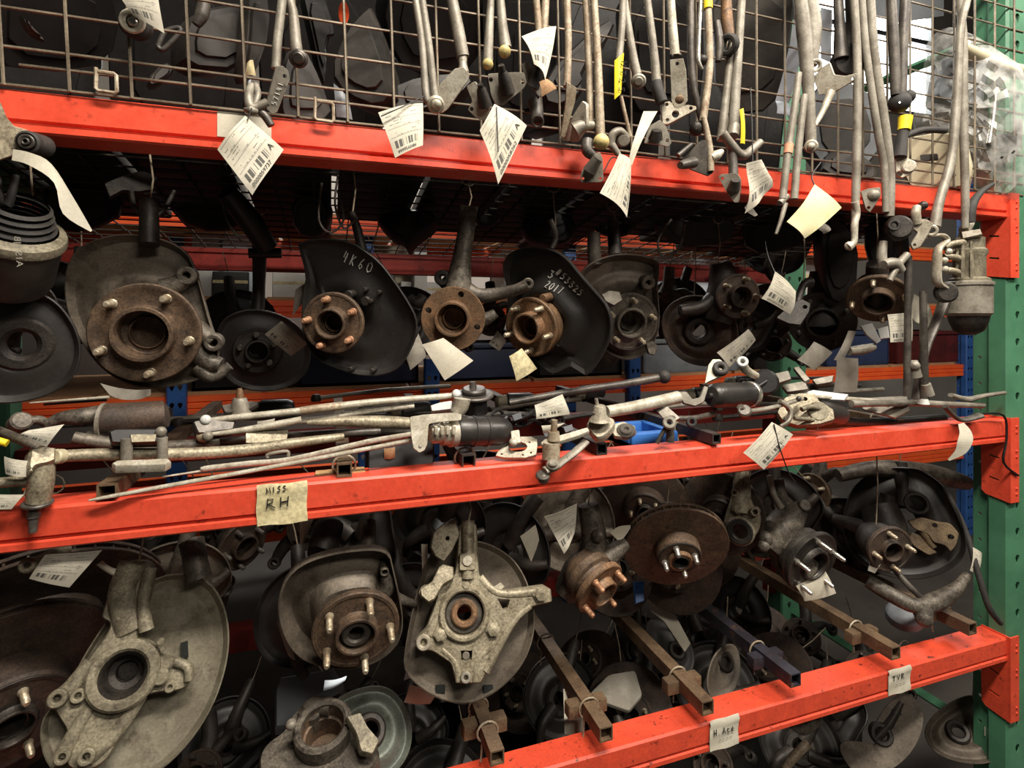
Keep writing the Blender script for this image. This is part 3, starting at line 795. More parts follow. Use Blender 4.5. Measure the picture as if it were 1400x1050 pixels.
class Shield:
    """pressed steel backing plate: star-shaped outline round (0,0) in a frame, dished by a profile over s"""
    def __init__(s, outline, prof, hole=0.3, rot=0.0):
        s.o = ccw(chaikin(outline, 2)); s.p = prof; s.hole = hole
    def radius(s, a):
        d = V((math.cos(a), math.sin(a))); best = 0
        n = len(s.o)
        for i in range(n):
            p, q = s.o[i], s.o[(i + 1) % n]; e = q - p
            den = d.x * e.y - d.y * e.x
            if abs(den) < 1e-12: continue
            t = (p.x * e.y - p.y * e.x) / den; u = (p.x * d.y - p.y * d.x) / den
            if t > 0 and -1e-6 <= u <= 1 + 1e-6: best = max(best, t)
        return best
    def h(s, x):
        for (a, ha), (b, hb) in zip(s.p, s.p[1:]):
            if x <= b or b == s.p[-1][0]:
                t = max(0, min(1, (x - a) / (b - a))); t = t * t * (3 - 2 * t)
                return ha + (hb - ha) * t
    def point(s, xy, lift=0.0):
        r = s.radius(math.atan2(xy.y, xy.x)); return V((xy.x, xy.y, s.h(xy.length / max(r, 1e-6)) + lift))
    def build(s, z=0.0, th=0.0016, nseg=72, lip=0.006):
        ss = sorted(set([s.hole, 1.0] + [p[0] for p in s.p if s.hole < p[0] < 1] + [s.hole + (1 - s.hole) * i / 16 for i in range(17)]))
        mb = MB()
        R = [s.radius(2 * math.pi * k / nseg) for k in range(nseg)]
        for side in (0, 1):
            vs = []
            for x in ss:
                for k in range(nseg):
                    a = 2 * math.pi * k / nseg
                    vs.append(V((math.cos(a) * R[k] * x, math.sin(a) * R[k] * x, z + s.h(x) - side * th)))
            fs = []
            for i in range(len(ss) - 1):
                for k in range(nseg):
                    k2 = (k + 1) % nseg
                    q = (i * nseg + k, (i + 1) * nseg + k, (i + 1) * nseg + k2, i * nseg + k2)
                    fs.append(q if side == 0 else q[::-1])
            mb.add(vs, fs)
        # rolled rim and inner edge
        zr = z + s.h(1.0)
        rim = [[V((math.cos(a) * (R[k] + dr), math.sin(a) * (R[k] + dr), zr + dz)) for k, a in ((k, 2 * math.pi * k / nseg) for k in range(nseg))] for dr, dz in ((0, 0), (0.0022, -0.001), (0.0028, -lip * 0.5), (0.0018, -lip), (0, -lip), (0, -th))]
        vs = [p for r in rim for p in r]; fs = []
        for i in range(5):
            for k in range(nseg):
                k2 = (k + 1) % nseg; fs.append((i * nseg + k, (i + 1) * nseg + k, (i + 1) * nseg + k2, i * nseg + k2))
        mb.add(vs, fs)
        zi = z + s.h(s.hole)
        inn = [V((math.cos(2 * math.pi * k / nseg) * R[k] * s.hole, math.sin(2 * math.pi * k / nseg) * R[k] * s.hole, zz)) for zz in (zi, zi - th) for k in range(nseg)]
        mb.add(inn, [(k, (k + 1) % nseg, (k + 1) % nseg + nseg, k + nseg) for k in range(nseg)])
        return mb

def rotor_mb(r, hat_r, hat_h, th=0.022, z=0.0, vanes=40):
    """vented brake disc: two faces with vanes between, hat raised towards +z"""
    mb = MB(); f = th * 0.32
    mb.lathe([(hat_r, z - f), (r - 0.001, z - f), (r, z - f + 0.001), (r, z - 0.001), (r - 0.001, z), (hat_r + 0.004, z), (hat_r, z)], Matrix(), 56, True)
    mb.lathe([(hat_r * 1.05, z - th), (r - 0.001, z - th), (r, z - th + 0.001), (r, z - th + f - 0.001), (r - 0.001, z - th + f), (hat_r * 1.05, z - th + f)], Matrix(), 56, True)
    for k in range(vanes):
        a = 2 * math.pi * k / vanes
        M = Matrix.Rotation(a, 4, 'Z') @ TR((r * 0.80, 0, z - th / 2))
        mb.box(M, r * 0.36, 0.0035, th - 2 * f)
    mb.lathe([(hat_r + 0.001, z - f), (hat_r, z), (hat_r - 0.002, z + hat_h - 0.004), (hat_r - 0.006, z + hat_h), (hat_r * 0.48, z + hat_h), (hat_r * 0.48, z + hat_h - 0.008), (hat_r - 0.010, z + hat_h - 0.008), (hat_r - 0.008, z - f)], Matrix(), 44, True)
    return mb

def limb(fr, pts, r, n=10, flat=1.0):
    """tapered casting arm in frame coordinates: pts are (px, py, height)"""
    P = []
    for (a, b, h) in pts:
        q = fr.L(a, b, h); P.append(V((q.x, q.y, h)))
    if not isinstance(r, (list, tuple)): r = [r] * len(P)
    R = [x * fr.m for x in r]
    if len(P) > 2: P, R = spline(P, R, 4)
    return P, R, n
def add_limb(mb, fr, pts, r, n=10, flat=1.0, up=(0, 0, 1)):
    P, R, n = limb(fr, pts, r, n)
    mb.tube(P, R, n, True, flat, up)
def boss(mb, fr, px, py, h0, h1, r, hole=0, n=18):
    q = fr.L(px, py, h1); m = fr.m
    if hole: mb.ring(TR((q.x, q.y, 0)), r * m, hole * m, h0, h1, n)
    else: mb.cyl(TR((q.x, q.y, 0)), r * m, h0, h1, n)
def hexbolt(mb, fr, px, py, h, r, hh=0.008):
    q = fr.L(px, py, h); m = fr.m * r
    mb.lathe([(m * 1.3, h), (m * 1.3, h + hh * 0.25), (m, h + hh * 0.3), (m, h + hh * 0.9), (m * 0.85, h + hh), (0, h + hh)], TR((q.x, q.y, 0)), 6)
def hanger(t, p_from, z_top, parent=None, r=0.0016):
    """wire loop from the part up to the bar it hangs on"""
    a = V(p_from); b = V((a.x, a.y, z_top))
    mb = MB().tube([a, a.lerp(b, 0.5) + V((0.006, 0, 0)), b], r, 6)
    # loop at the top
    P = [b + V((0.018 * math.cos(k * math.pi / 5), 0, 0.018 * math.sin(k * math.pi / 5) + 0.016)) for k in range(11)]
    mb.tube(P, r, 6)
    t.part('hanging_wire', mb, M_STEEL_RUST)
# ================================================================== things hung on the mesh above the top beam
YT = -0.045
RAIL = solo('hanging_rail', MB().tube([(XL, -0.03, 2.46), (XR, -0.03, 2.46)], 0.012, 12), M_STEEL, 'long steel hanging rail above the mesh panel', 'rail')
def link_thing(label, px, py, y=YT, name='wiper_linkage', group=None):
    return Thing(name, label, 'linkage', W(px, py, y), group)
def rods(t, specs, m_=None, name='rod'):
    for pts, r in specs:
        pts = [p if len(p) == 3 else (p[0], p[1], t.y) for p in pts]
        if pts[0][1] <= 0:                        # rods run on up to the rail above the picture
            a, b = pts[0], pts[1]
            s_ = (a[0] - b[0]) / (a[1] - b[1] - 1e-6)
            xa = a[0] + s_ * -70
            tt = (a[2] - CAM.y) / ray(xa, 0).y
            pts = [(xa + s_ * -30, HORIZON - F_PX * (2.462 - CAM.z) / tt, -0.045), (xa, a[1] - 70, a[2])] + list(pts)
            r = [r[0], r[0]] + list(r) if isinstance(r, (list, tuple)) else r
        t.part(name, MB().tpx(pts, r, 10), m_ or M_STEEL)
def mk(label, px, py, y=YT, **k):
    t = link_thing(label, px, py, y, **k); t.y = y; return t

# 1 linkage with the flat crank marked 57141
t = mk('dusty wiper linkage with flat crank marked 57141 hanging over the upper beam', 385, 40, -0.05)
rods(t, [([(386, 0), (383, 24), (379, 60), (377, 94)], [6, 6, 6, 6]), ([(396, 0, -0.04), (401, 20, -0.04), (405, 66, -0.04), (407, 78, -0.04)], [6, 6.5, 8, 8])], M_STEEL)
mb = MB(); mb.disc(408, 80, -0.048, 12.5, 8, -0.2, -0.1); mb.disc(408, 79, -0.054, 8, 6, -0.2, -0.1)
t.part('pivot_cap', mb, M_STEEL_D)
mb = MB(); fr = mb.platepx([(377, 90), (386, 90), (394, 97), (396, 109), (379, 153), (372, 156), (364, 149), (364, 140)], -0.056, 5, 0.15, 0.0, round_=1, holes=[(389, 104, 2.6)])
t.part('crank', mb, M_STEEL)
t.part('painted_number', hand_px('57141', (377, 144), (388, 112), 7, lambda a, b: fr.M @ V((*fr.L(a, b), 2.9 * fr.m)), 0.0006), M_CHALK)
mb = MB(); mb.tpx([(344, 117, -0.03), (340, 132, -0.045), (343, 147, -0.05), (352, 146, -0.05), (366, 140, -0.05)], [5, 6, 7, 6, 6]); mb.tpx([(350, 116, -0.03), (353, 130, -0.045), (347, 146, -0.05)], 4)
mb.tpx([(336, 150, -0.045), (344, 151, -0.052), (352, 153, -0.05)], [4, 7, 4]); t.part('ball_joint', mb, M_STEEL)
mb = MB(); mb.tpx([(352, 150, -0.045), (362, 158, -0.045), (371, 172, -0.045)], [5, 6, 5]); t.part('link_end', mb, M_STEEL_D)

# 2 linkage with riveted crank
t = mk('pale wiper linkage with riveted flat crank beside its barcode tag', 590, 100, -0.05)
rods(t, [([(568, 0), (577, 60), (582, 128), (586, 140)], 5), ([(577, 0), (586, 60), (594, 128), (597, 142)], 5.5)], M_STEEL)
rods(t, [([(618, 0, -0.035), (626, 40, -0.035), (633, 78, -0.035)], [8, 9, 9]), ([(632, 76, -0.035), (633, 88, -0.038), (634, 100, -0.04)], [7, 5.5, 8])], M_STEEL)
mb = MB(); fr = mb.platepx([(600, 117), (622, 94), (634, 92), (642, 101), (640, 110), (612, 150), (604, 155), (598, 146)], -0.052, 5, -0.1, 0.1, round_=1); t.part('crank', mb, M_STEEL_L)
t.part('rivet', (lambda m: (m.dome(630, 104, -0.058, 7, 0, 0, 0.35), m)[1])(MB()), M_RUST_O)
mb = MB(); mb.disc(596, 143, -0.058, 12, 9, 0.1, -0.2); mb.dome(597, 143, -0.066, 7, 0.1, -0.3); t.part('ball_joint', mb, M_STEEL_L)
paper_tag([(540, 216), (578, 199), (578, 141), (517, 154)], -0.075, 'white barcode tag numbered 99995A0484 tied to the riveted crank', num='99995A0484', bend=(0.010, 0.002, 0), tie=[(521, 159, -0.085), (550, 146, -0.085), (581, 131, -0.06)], dys=(0, 0.015, 0.015, 0))

# 3 linkage with two pivot spindles and a triangular plate
t = mk('grey wiper linkage with triangular plate and two black threaded spindles', 690, 100, -0.05)
rods(t, [([(671, 0, -0.035), (669, 40, -0.035), (667, 84, -0.035)], [5, 6, 7.5]), ([(684, 0, -0.03), (687, 35, -0.03), (691, 66, -0.03)], [6, 7, 9])], M_STEEL)
t.part('ball_cap', (lambda m: (m.dome(667, 88, -0.045, 7.5, 0, -0.2), m)[1])(MB()), M_YCAP)
t.part('ball_cap', (lambda m: (m.dome(690, 71, -0.042, 8.5, 0, -0.2), m)[1])(MB()), M_YCAP)
mb = MB(); fr = mb.platepx([(666, 101), (700, 99), (716, 99), (720, 113), (716, 121), (688, 144), (678, 144), (671, 130)], -0.05, 4, 0.1, 0.1, round_=1, holes=[(671, 109, 3), (714, 112, 3)]); t.part('pivot_plate', mb, M_STEEL)
mb = MB(); mb.tpx([(695, 128, -0.052), (690, 110, -0.062), (687, 98, -0.07)], [10, 9, 6]); mb.tpx([(687, 99, -0.07), (685, 89, -0.078)], [5, 4.5]); t.part('spindle', mb, M_CAST_D)
mb = MB(); fr = mb.platepx([(638, 118), (650, 111), (662, 130), (670, 150), (662, 166), (650, 160), (640, 150), (646, 138)], -0.045, 4, -0.2, 0, round_=1, holes=[(645, 149, 3)]); t.part('pivot_plate', mb, M_STEEL_L)
mb = MB(); mb.tpx([(664, 146, -0.05), (660, 130, -0.06), (658, 120, -0.066)], [10, 8, 6]); mb.tpx([(658, 122, -0.066), (656, 115, -0.072)], 4); t.part('spindle', mb, M_CAST_D)
paper_tag([(681, 252), (720, 172), (676, 142), (656, 178)], -0.085, 'creased barcode tag 0000058262 on black stalk below the triangular plate', num='0000058262', letter='A', bend=(0.002, 0.006, 0.001), tie=[(679, 146, -0.088), (680, 175, -0.096), (681, 208, -0.098)])

# 4 linkage with a dark spindle and folded tag
t = mk('short wiper linkage with dark spindle half hidden by a folded tag', 735, 80, -0.035)
rods(t, [([(733, 0), (735, 20), (738, 60)], 5), ([(746, 0), (745, 20), (743, 60)], 5.5)], M_STEEL_RUST)
mb = MB(); mb.tpx([(728, 120, -0.045), (735, 100, -0.055), (738, 84, -0.062)], [9, 8, 5]); t.part('spindle', mb, M_CAST_D)
mb = MB(); mb.platepx([(712, 88), (722, 84), (742, 122), (738, 134), (720, 112)], -0.042, 3, 0.2, 0.1, round_=1); t.part('pivot_plate', mb, M_STEEL)
mb = MB(); mb.tpx([(731, 138, -0.02), (734, 152, -0.025), (735, 166, -0.035)], [11, 9, 8]); mb.disc(735, 166, -0.037, 9, 6, 0, -0.2, hole=5.5); t.part('link_end', mb, M_STEEL_D)
paper_tag([(730, 88), (745, 110), (760, 36), (713, 50)], -0.075, 'folded paper tag fanning out above the dark spindle', m_=M_TAG, bend=(0.006, 0.004, 0), dys=(0, 0, 0.01, 0.01))
paper_tag([(740, 133), (761, 121), (748, 108), (737, 112)], -0.07, 'small scrap of brown paper stuck at a spindle tip', m_=M_CARD, cat='paper', name='paper_scrap')

# 5 linkage with the white-edged plate and yellow ball cap
t = mk('wiper linkage of three long rods with yellow ball cap and drilled foot plate', 805, 60, -0.05)
rods(t, [([(775, 0), (777, 60), (775, 118)], [5, 5, 5.5]), ([(801, 0, -0.04), (805, 80, -0.04), (807, 172, -0.04)], 5), ([(812, 0, -0.055), (817, 80, -0.055), (821, 186, -0.055)], [5, 5.5, 6.5])], M_STEEL_RUST)
mb = MB(); mb.platepx([(774, 112), (788, 120), (786, 138), (772, 188), (766, 186), (773, 140)], -0.046, 4, 0.3, 0); t.part('flat_link', mb, M_STEEL_RUST)
mb = MB(); mb.platepx([(797, 138), (803, 142), (804, 172), (790, 194), (770, 192), (767, 187)], -0.04, 5, -0.8, 0.1, round_=1); t.part('pivot_plate', mb, M_STEEL_L)
mb = MB(); mb.tpx([(786, 178, -0.045), (795, 173, -0.05), (812, 171, -0.055)], [11, 9, 5]); t.part('spindle', mb, M_STEEL)
t.part('ball_cap', (lambda m: (m.dome(822, 194, -0.064, 9.5, 0, -0.1), m.disc(822, 194, -0.06, 11, 5), m)[2])(MB()), M_YCAP)
mb = MB(); mb.tpx([(803, 192, -0.052), (803, 206, -0.056), (812, 214, -0.056)], [8, 8, 6]); t.part('link_end', mb, M_STEEL_D)
mb = MB(); mb.platepx([(793, 247), (795, 234), (814, 210), (820, 208), (824, 216), (825, 246), (822, 249), (796, 250)], -0.062, 4, 0, 0.1, round_=1, holes=[(797, 244, 2), (821, 244, 2)]); t.part('foot_plate', mb, M_STEEL)
mb = MB(); mb.tpx([(806, 234, -0.066), (812, 224, -0.075), (818, 216, -0.083)], [10, 8, 7]); t.part('spindle', mb, M_STEEL_D)

# 6 taped rod linkage
t = mk('wiper rod wearing a yellow handwritten tape flag with a round-ended second rod', 855, 40, -0.05)
rods(t, [([(852, 0), (850, 40), (846, 84)], 5), ([(854, 0, -0.04), (858, 30, -0.04), (866, 80, -0.04), (871, 102, -0.04)], [4.5, 5, 6, 6.5])], M_STEEL)
mb = MB(); mb.disc(873, 111, -0.045, 10, 9, 0.15, -0.1); mb.disc(873, 111, -0.051, 6, 5, 0.15, -0.1); t.part('ball_joint', mb, M_STEEL)
mb = MB(); mb.tpx([(849, 132, -0.05), (855, 158, -0.05), (862, 188, -0.05)], 2.6); t.part('link_wire', mb, M_STEEL_RUST)
mb = MB(); mb.tpx([(835, 200, -0.045), (838, 184, -0.05), (848, 180, -0.052), (858, 188, -0.052)], [5, 6, 6, 4]); mb.tpx([(836, 198, -0.048), (846, 212, -0.052)], [6, 4]); mb.disc(852, 192, -0.05, 9, 8, 0.3, 0); t.part('spindle', mb, M_STEEL)
tp = paper_tag([(840, 136), (849, 127), (853, 72), (840, 83)], -0.062, 'bright yellow tape flag with black handwriting on a rod', m_=M_YELLOW, cat='label', name='tape_label', bend=(0.006, 0, 0))
fn_t = lambda a, b: W(a, b, -0.0705)
tp.part('marker_writing', hand_px('HT25', (849, 84), (845, 130), 8, fn_t, 0.0008), M_INK)
ribbon('paper_strip', [(880, 152), (872, 175), (864, 200), (859, 222)], [(899, 152), (890, 168), (876, 196), (864, 226)], -0.075, M_PAPER, 'blank cream paper strip twisting down to a barcode tag', dys=[0, -0.004, -0.006, 0])
paper_tag([(857, 297), (863, 227), (847, 210), (820, 264)], -0.085, 'flared barcode tag below the twisted cream strip', num='0000059157', bend=(0.003, 0.012, 0), tie=[(826, 234, -0.08), (836, 216, -0.08), (846, 217, -0.08)])

# 7 dark ended rod
t = mk('single wiper rod with worn white paint and black ball socket', 892, 50, -0.045)
rods(t, [([(885, 0), (894, 70), (898, 114)], [5, 5.5, 6.5])], M_STEEL)
mb = MB(); mb.tpx([(898, 112, -0.045), (899, 122, -0.047), (905, 140, -0.05)], [7.5, 8, 8]); t.part('ball_socket', mb, M_RUBBER)
mb = MB(); mb.platepx([(880, 196), (888, 172), (902, 164), (910, 172), (918, 195), (914, 201), (900, 198)], -0.045, 4, 0.2, 0.1, round_=1, holes=[(912, 192, 2.5)]); t.part('pivot_plate', mb, M_STEEL)
mb = MB(); mb.tpx([(896, 190, -0.05), (898, 178, -0.06)], [10, 7]); t.part('spindle', mb, M_CAST_D)

# 8 white riveted plate
t = mk('wiper rod ending in a white riveted plate over a cast aluminium bracket', 921, 40, -0.055)
rods(t, [([(917, 0), (920, 40), (923, 76)], [5.5, 6, 6.5])], M_STEEL_L)
mb = MB(); mb.platepx([(916, 82), (934, 80), (938, 96), (940, 138), (933, 147), (924, 148), (918, 138)], -0.058, 4, 0, 0.05, holes=[(926, 87, 2.4)]); t.part('riveted_plate', mb, M_STEEL_L)
mb = MB(); mb.tpx([(917, 77, -0.055), (930, 75, -0.055)], [3, 3]); t.part('clamp_band', mb, M_RUBBER)
t.part('rivet', (lambda m: (m.dome(929, 136, -0.062, 6, 0, 0, 0.4), m)[1])(MB()), M_RUST_O)
mb = MB(); mb.platepx([(903, 142), (915, 139), (924, 149), (940, 144), (951, 146), (952, 151), (912, 172), (905, 170)], -0.05, 8, 0.15, 0.3, round_=1, holes=[(911, 144, 2.5), (912, 165, 2.5), (944, 149, 2.5), (923, 157, 5)]); t.part('cast_bracket', mb, M_ALU_L)

# 9 dark glossy rod, thin chrome rod
t = mk('dark glossy wiper rod next to a thin chrome wire with hook', 946, 60, -0.04)
rods(t, [([(944, 0), (946, 100), (955, 148), (963, 176)], [5, 5, 4.5, 4.5])], M_STEEL_D)
rods(t, [([(958, 0, -0.05), (955, 60, -0.05), (955, 84, -0.05), (960, 95, -0.05)], [2.8, 3, 3, 2.5])], M_CHROME)
t.part('ball_joint', (lambda m: (m.dome(961, 82, -0.05, 7), m)[1])(MB()), M_CAST_D); t.part('ball_joint', (lambda m: (m.dome(952, 176, -0.045, 10), m)[1])(MB()), M_CAST_D)

# 10 rusty rod with triangular plate
t = mk('rusty bent wiper rod running down to a dark triangular pivot plate', 968, 60, -0.055)
rods(t, [([(968, 0), (969, 40), (970, 90), (966, 130), (961, 166)], [4.5, 5, 5, 5, 5]), ([(962, 160, -0.06), (970, 200, -0.06), (972, 234, -0.06)], [3.5, 4.5, 4.5])], M_STEEL_RUST)
mb = MB(); mb.platepx([(928, 222), (958, 192), (966, 192), (975, 236), (968, 241), (944, 232)], -0.05, 5, 0.2, 0.1, round_=1); t.part('pivot_plate', mb, M_STEEL_D)
mb = MB(); mb.tpx([(948, 222, -0.055), (938, 224, -0.065), (930, 226, -0.072)], [8, 7, 5]); mb.tpx([(927, 213, -0.05), (945, 198, -0.05)], 3.5); t.part('spindle', mb, M_STEEL_D)
t.part('yellow_sleeve', MB().tpx([(968, -6, -0.055), (968, 12, -0.055)], 6), M_YELLOW)

# 11 broad brown strap with black ring
t = mk('broad brown wiper arm ending in a black rubber ring', 995, 20, -0.045)
rods(t, [([(993, 0), (994, 30), (996, 50)], [7, 8, 8])], M_RUST_O)
mb = MB(); mb.disc(996, 61, -0.052, 14, 12, -0.5, 0.1, hole=7); t.part('rubber_ring', mb, M_RUBBER)
mb = MB(); mb.tpx([(980, 30, -0.04), (984, 60, -0.045), (982, 84, -0.045)], [5, 6, 4]); t.part('link_end', mb, M_STEEL_D)

# 12 two rods with L bracket and drilled tri plate
t = mk('pair of pale wiper rods joined to a cranked bracket over a drilled three-corner plate', 1008, 80, -0.05)
rods(t, [([(1014, 0), (1010, 60), (1006, 120), (1003, 172)], [5.5, 6, 6.5, 7]), ([(1000, 60, -0.04), (994, 120, -0.04), (986, 192, -0.04)], [5, 5.5, 6])], M_STEEL)
mb = MB(); mb.tpx([(988, 182, -0.055), (1000, 198, -0.055), (1015, 213, -0.055), (1026, 206, -0.055), (1040, 194, -0.055)], [6, 6, 6, 5.5, 5]); mb.tpx([(1004, 172, -0.05), (1002, 186, -0.055)], [8, 8]); t.part('cranked_bracket', mb, M_STEEL)
mb = MB(); mb.tpx([(1001, 196, -0.05), (1002, 220, -0.05), (1003, 250, -0.055)], [6, 6, 7]); t.part('spindle_tube', mb, M_STEEL_D)
mb = MB(); mb.platepx([(982, 241), (988, 238), (1008, 237), (1013, 244), (1013, 258), (1010, 277), (1004, 277), (992, 260)], -0.06, 4, -0.2, 0.1, round_=1, holes=[(988, 244, 2.4)]); t.part('pivot_plate', mb, M_STEEL)
mb = MB(); mb.tpx([(1003, 258, -0.062), (1006, 246, -0.075)], [9, 6]); t.part('spindle', mb, M_STEEL_D)
mb = MB(); mb.tpx([(972, 216, -0.06), (980, 212, -0.062), (988, 206, -0.065)], [6, 7, 3]); t.part('ball_joint', mb, M_STEEL_L)
paper_tag([(1012, 196), (1018, 198), (1016, 148), (1011, 150)], -0.065, 'narrow yellow tape strip stuck to a cranked bracket', m_=M_YELLOW, cat='label', name='tape_label')
paper_tag([(1018, 292), (1054, 256), (1044, 220), (1023, 222)], -0.08, 'crumpled grey paper tag on a wire right of the three-corner plate', m_=M_TAG_G, bend=(0.01, 0.004, 0.006), tie=[(1026, 120, -0.06), (1028, 170, -0.07), (1029, 222, -0.08)])
ribbon('paper_strip', [(1018, 284), (1022, 290), (1032, 296)], [(1024, 276), (1029, 284), (1036, 294)], -0.078, M_PAPER_G, 'torn tail of grey paper under the crumpled tag')

# 13 thick rods with bush and webbed bracket
t = mk('thick grey wiper arm with bush eye and webbed bracket', 1098, 60, -0.05)
rods(t, [([(1094, 0), (1099, 40), (1103, 90), (1107, 150), (1109, 196)], [9, 10, 9, 7, 7]), ([(1108, 0, -0.035), (1112, 40, -0.035), (1110, 90, -0.035)], [10, 11, 7]), ([(1092, 100, -0.06), (1086, 150, -0.06), (1077, 210, -0.06), (1070, 272, -0.06)], [4.5, 5, 5, 5]), ([(1100, 130, -0.06), (1094, 180, -0.06), (1089, 230, -0.06), (1086, 272, -0.06)], [4.5, 5, 5, 5])], M_STEEL)
mb = MB(); mb.disc(1114, 90, -0.055, 9, 8, 0.3, 0, hole=5); t.part('bush_eye', mb, M_STEEL_L)
mb = MB(); mb.disc(1109, 200, -0.058, 9, 7, 0, 0); mb.dome(1109, 200, -0.063, 5); t.part('end_bolt', mb, M_STEEL_L)
mb = MB(); mb.platepx([(1112, 106), (1124, 92), (1135, 85), (1141, 102), (1156, 104), (1172, 100), (1168, 110), (1150, 121), (1136, 128), (1120, 130)], -0.045, 5, -0.2, 0.1, round_=1, holes=[(1166, 107, 2.2)]); mb.tpx([(1136, 126, -0.045), (1126, 150, -0.045), (1114, 172, -0.045)], [6, 4, 3]); t.part('webbed_bracket', mb, M_STEEL_L)
mb = MB(); mb.tpx([(1066, 278, -0.06), (1072, 272, -0.06), (1076, 268, -0.06)], 4.5); mb.tpx([(1074, 278, -0.062), (1068, 300, -0.062), (1061, 320, -0.062)], [3.5, 3, 2]); t.part('link_end', mb, M_STEEL)
t.part('orange_sleeve', MB().tpx([(1079, 197, -0.06), (1077, 210, -0.06)], 6), mat('faded_orange_sleeve', (206, 150, 118), rough=0.6))
paper_tag([(1100, 326), (1150, 284), (1114, 252), (1076, 303)], -0.085, 'large blank yellow-cream card hanging in front of the upper beam', m_=M_PAPER_Y, bend=(0.006, 0.004, 0.001), tie=[(1114, 254, -0.08), (1110, 240, -0.07), (1122, 222, -0.05)], cat='card', name='paper_card')
paper_tag([(1114, 312), (1126, 320), (1136, 314), (1124, 304)], -0.07, 'small scrap of grey paper behind the yellow-cream card', m_=M_PAPER_G, cat='paper', name='paper_scrap')

# 14 long rod with chain end and tri plate
t = mk('long straight wiper rod hanging past the beam with twisted end', 1172, 160, -0.055)
rods(t, [([(1168, 0), (1172, 80), (1172, 180), (1170, 260), (1168, 330)], [5, 5.5, 5.5, 5.5, 4])], M_STEEL)
mb = MB(); mb.tpx([(1169, 276, -0.06), (1172, 292, -0.06), (1168, 308, -0.06), (1168, 330, -0.06), (1160, 338, -0.055)], [5, 4, 4.5, 4, 6]); mb.dome(1161, 336, -0.055, 6); t.part('twisted_end', mb, M_STEEL_L)
mb = MB(); mb.platepx([(1176, 262), (1186, 258), (1203, 256), (1204, 268), (1195, 282), (1189, 291), (1183, 286)], -0.05, 5, 0.2, 0.1, round_=1, holes=[(1187, 284, 2.2)]); mb.dome(1194, 267, -0.055, 8); t.part('pivot_plate', mb, M_STEEL)

# 15 pair of long bent rods
t = mk('pair of long bent grey rods crossing the beam toward a gear housing', 1205, 160, -0.06)
rods(t, [([(1178, 0), (1184, 70), (1200, 180), (1209, 230), (1211, 290)], [5, 5, 5, 4.5, 4.5]), ([(1190, 0), (1195, 70), (1211, 180), (1217, 240), (1216, 296)], [6, 6, 6, 6, 6])], M_STEEL)
rods(t, [([(1146, 0, -0.02), (1148, 40, -0.02), (1150, 80, -0.02)], [6, 7, 10]), ([(1163, 0, -0.02), (1164, 40, -0.02), (1162, 84, -0.02)], [7, 7, 12])], M_STEEL_D)
mb = MB(); mb.disc(1160, 84, -0.02, 22, 20, 0.3, 0.2); t.part('drive_motor', mb, M_MOTOR)

# 16 dark rods with clump
t = mk('two dark rods silhouetted against the bright window ending in a black joint', 1230, 60, -0.05)
rods(t, [([(1219, 0), (1222, 60), (1225, 130)], [6, 7, 6.5]), ([(1238, 0), (1235, 60), (1233, 130)], [7, 6.5, 6])], M_STEEL_D)
mb = MB(); mb.dome(1230, 140, -0.05, 14, 0, 0, 0.8); mb.dome(1242, 132, -0.045, 9); mb.tpx([(1236, 170, -0.05), (1234, 185, -0.05), (1230, 215, -0.05)], [8, 7, 9]); t.part('ball_joint', mb, M_RUBBER)
mb = MB(); mb.tpx([(1234, 188, -0.05), (1260, 178, -0.05), (1292, 178, -0.05)], [4, 4.5, 5]); t.part('hose', mb, M_RUBBER)
mb = MB(); mb.platepx([(1224, 210), (1238, 215), (1252, 222), (1246, 238), (1232, 244), (1224, 236)], -0.05, 6, 0.2, 0.2, round_=1, holes=[(1229, 238, 4)]); mb.disc(1242, 228, -0.058, 9, 8, 0.3, 0.2); t.part('cast_bracket', mb, M_ALU_L)
t.part('yellow_sleeve', MB().tpx([(1238, 160, -0.052), (1236, 178, -0.052)], [9, 8]), M_YELLOW)

# 17 right rods
t = mk('two tall grey rods beside the green post dropping to the silver motor', 1315, 160, -0.055)
rods(t, [([(1322, 0), (1313, 41), (1308, 130), (1301, 215), (1284, 276), (1278, 310)], [5, 5, 5.5, 5.5, 6, 7]), ([(1312, 0, -0.045), (1317, 60, -0.045), (1317, 150, -0.045), (1319, 240, -0.045), (1320, 312, -0.045)], [5, 5, 5.5, 5, 5])], M_STEEL)
t.part('black_hose', MB().tpx([(1357, 252, -0.03), (1342, 262, -0.04), (1329, 280, -0.05), (1326, 304, -0.05)], [3, 4, 6, 6]), M_RUBBER)
# ------------------------------------------------------------------ tags along the upper beam
paper_tag([(345, 267), (388, 205), (335, 158), (297, 204)], -0.085, 'dirty creased barcode tag hanging under the crank marked 57141', num='0000059737', letter='A', bend=(0.004, 0.004, 0.0015), tie=[(344, 148, -0.06), (340, 160, -0.085), (338, 164, -0.09)])
mb = MB(); a = W(297, 152, -0.0012); b = W(371, 162, -0.0012)
zt = Z_UP - 0.001; zb = Z_UP - 0.041
mb.add([V((a.x, -0.0012, zt)), V((b.x, -0.0012, zt)), V((b.x, -0.0012, zb)), V((a.x, -0.0012, zb)), V((a.x, -0.0002, zt)), V((b.x, -0.0002, zt)), V((b.x, -0.0002, zb)), V((a.x, -0.0002, zb))], [(0, 3, 2, 1), (4, 5, 6, 7), (0, 1, 5, 4), (2, 3, 7, 6), (1, 2, 6, 5), (0, 4, 7, 3)])
solo('paper_sticker', mb, M_PAPER, 'white sticker on the upper orange beam behind the creased tag', 'sticker')
paper_tag([(182, 22), (225, 46), (214, -20), (160, -10)], -0.055, 'grey printed tag hanging over a cream ring on the mesh', m_=M_TAG_G, bend=(0.003, 0.004, 0))
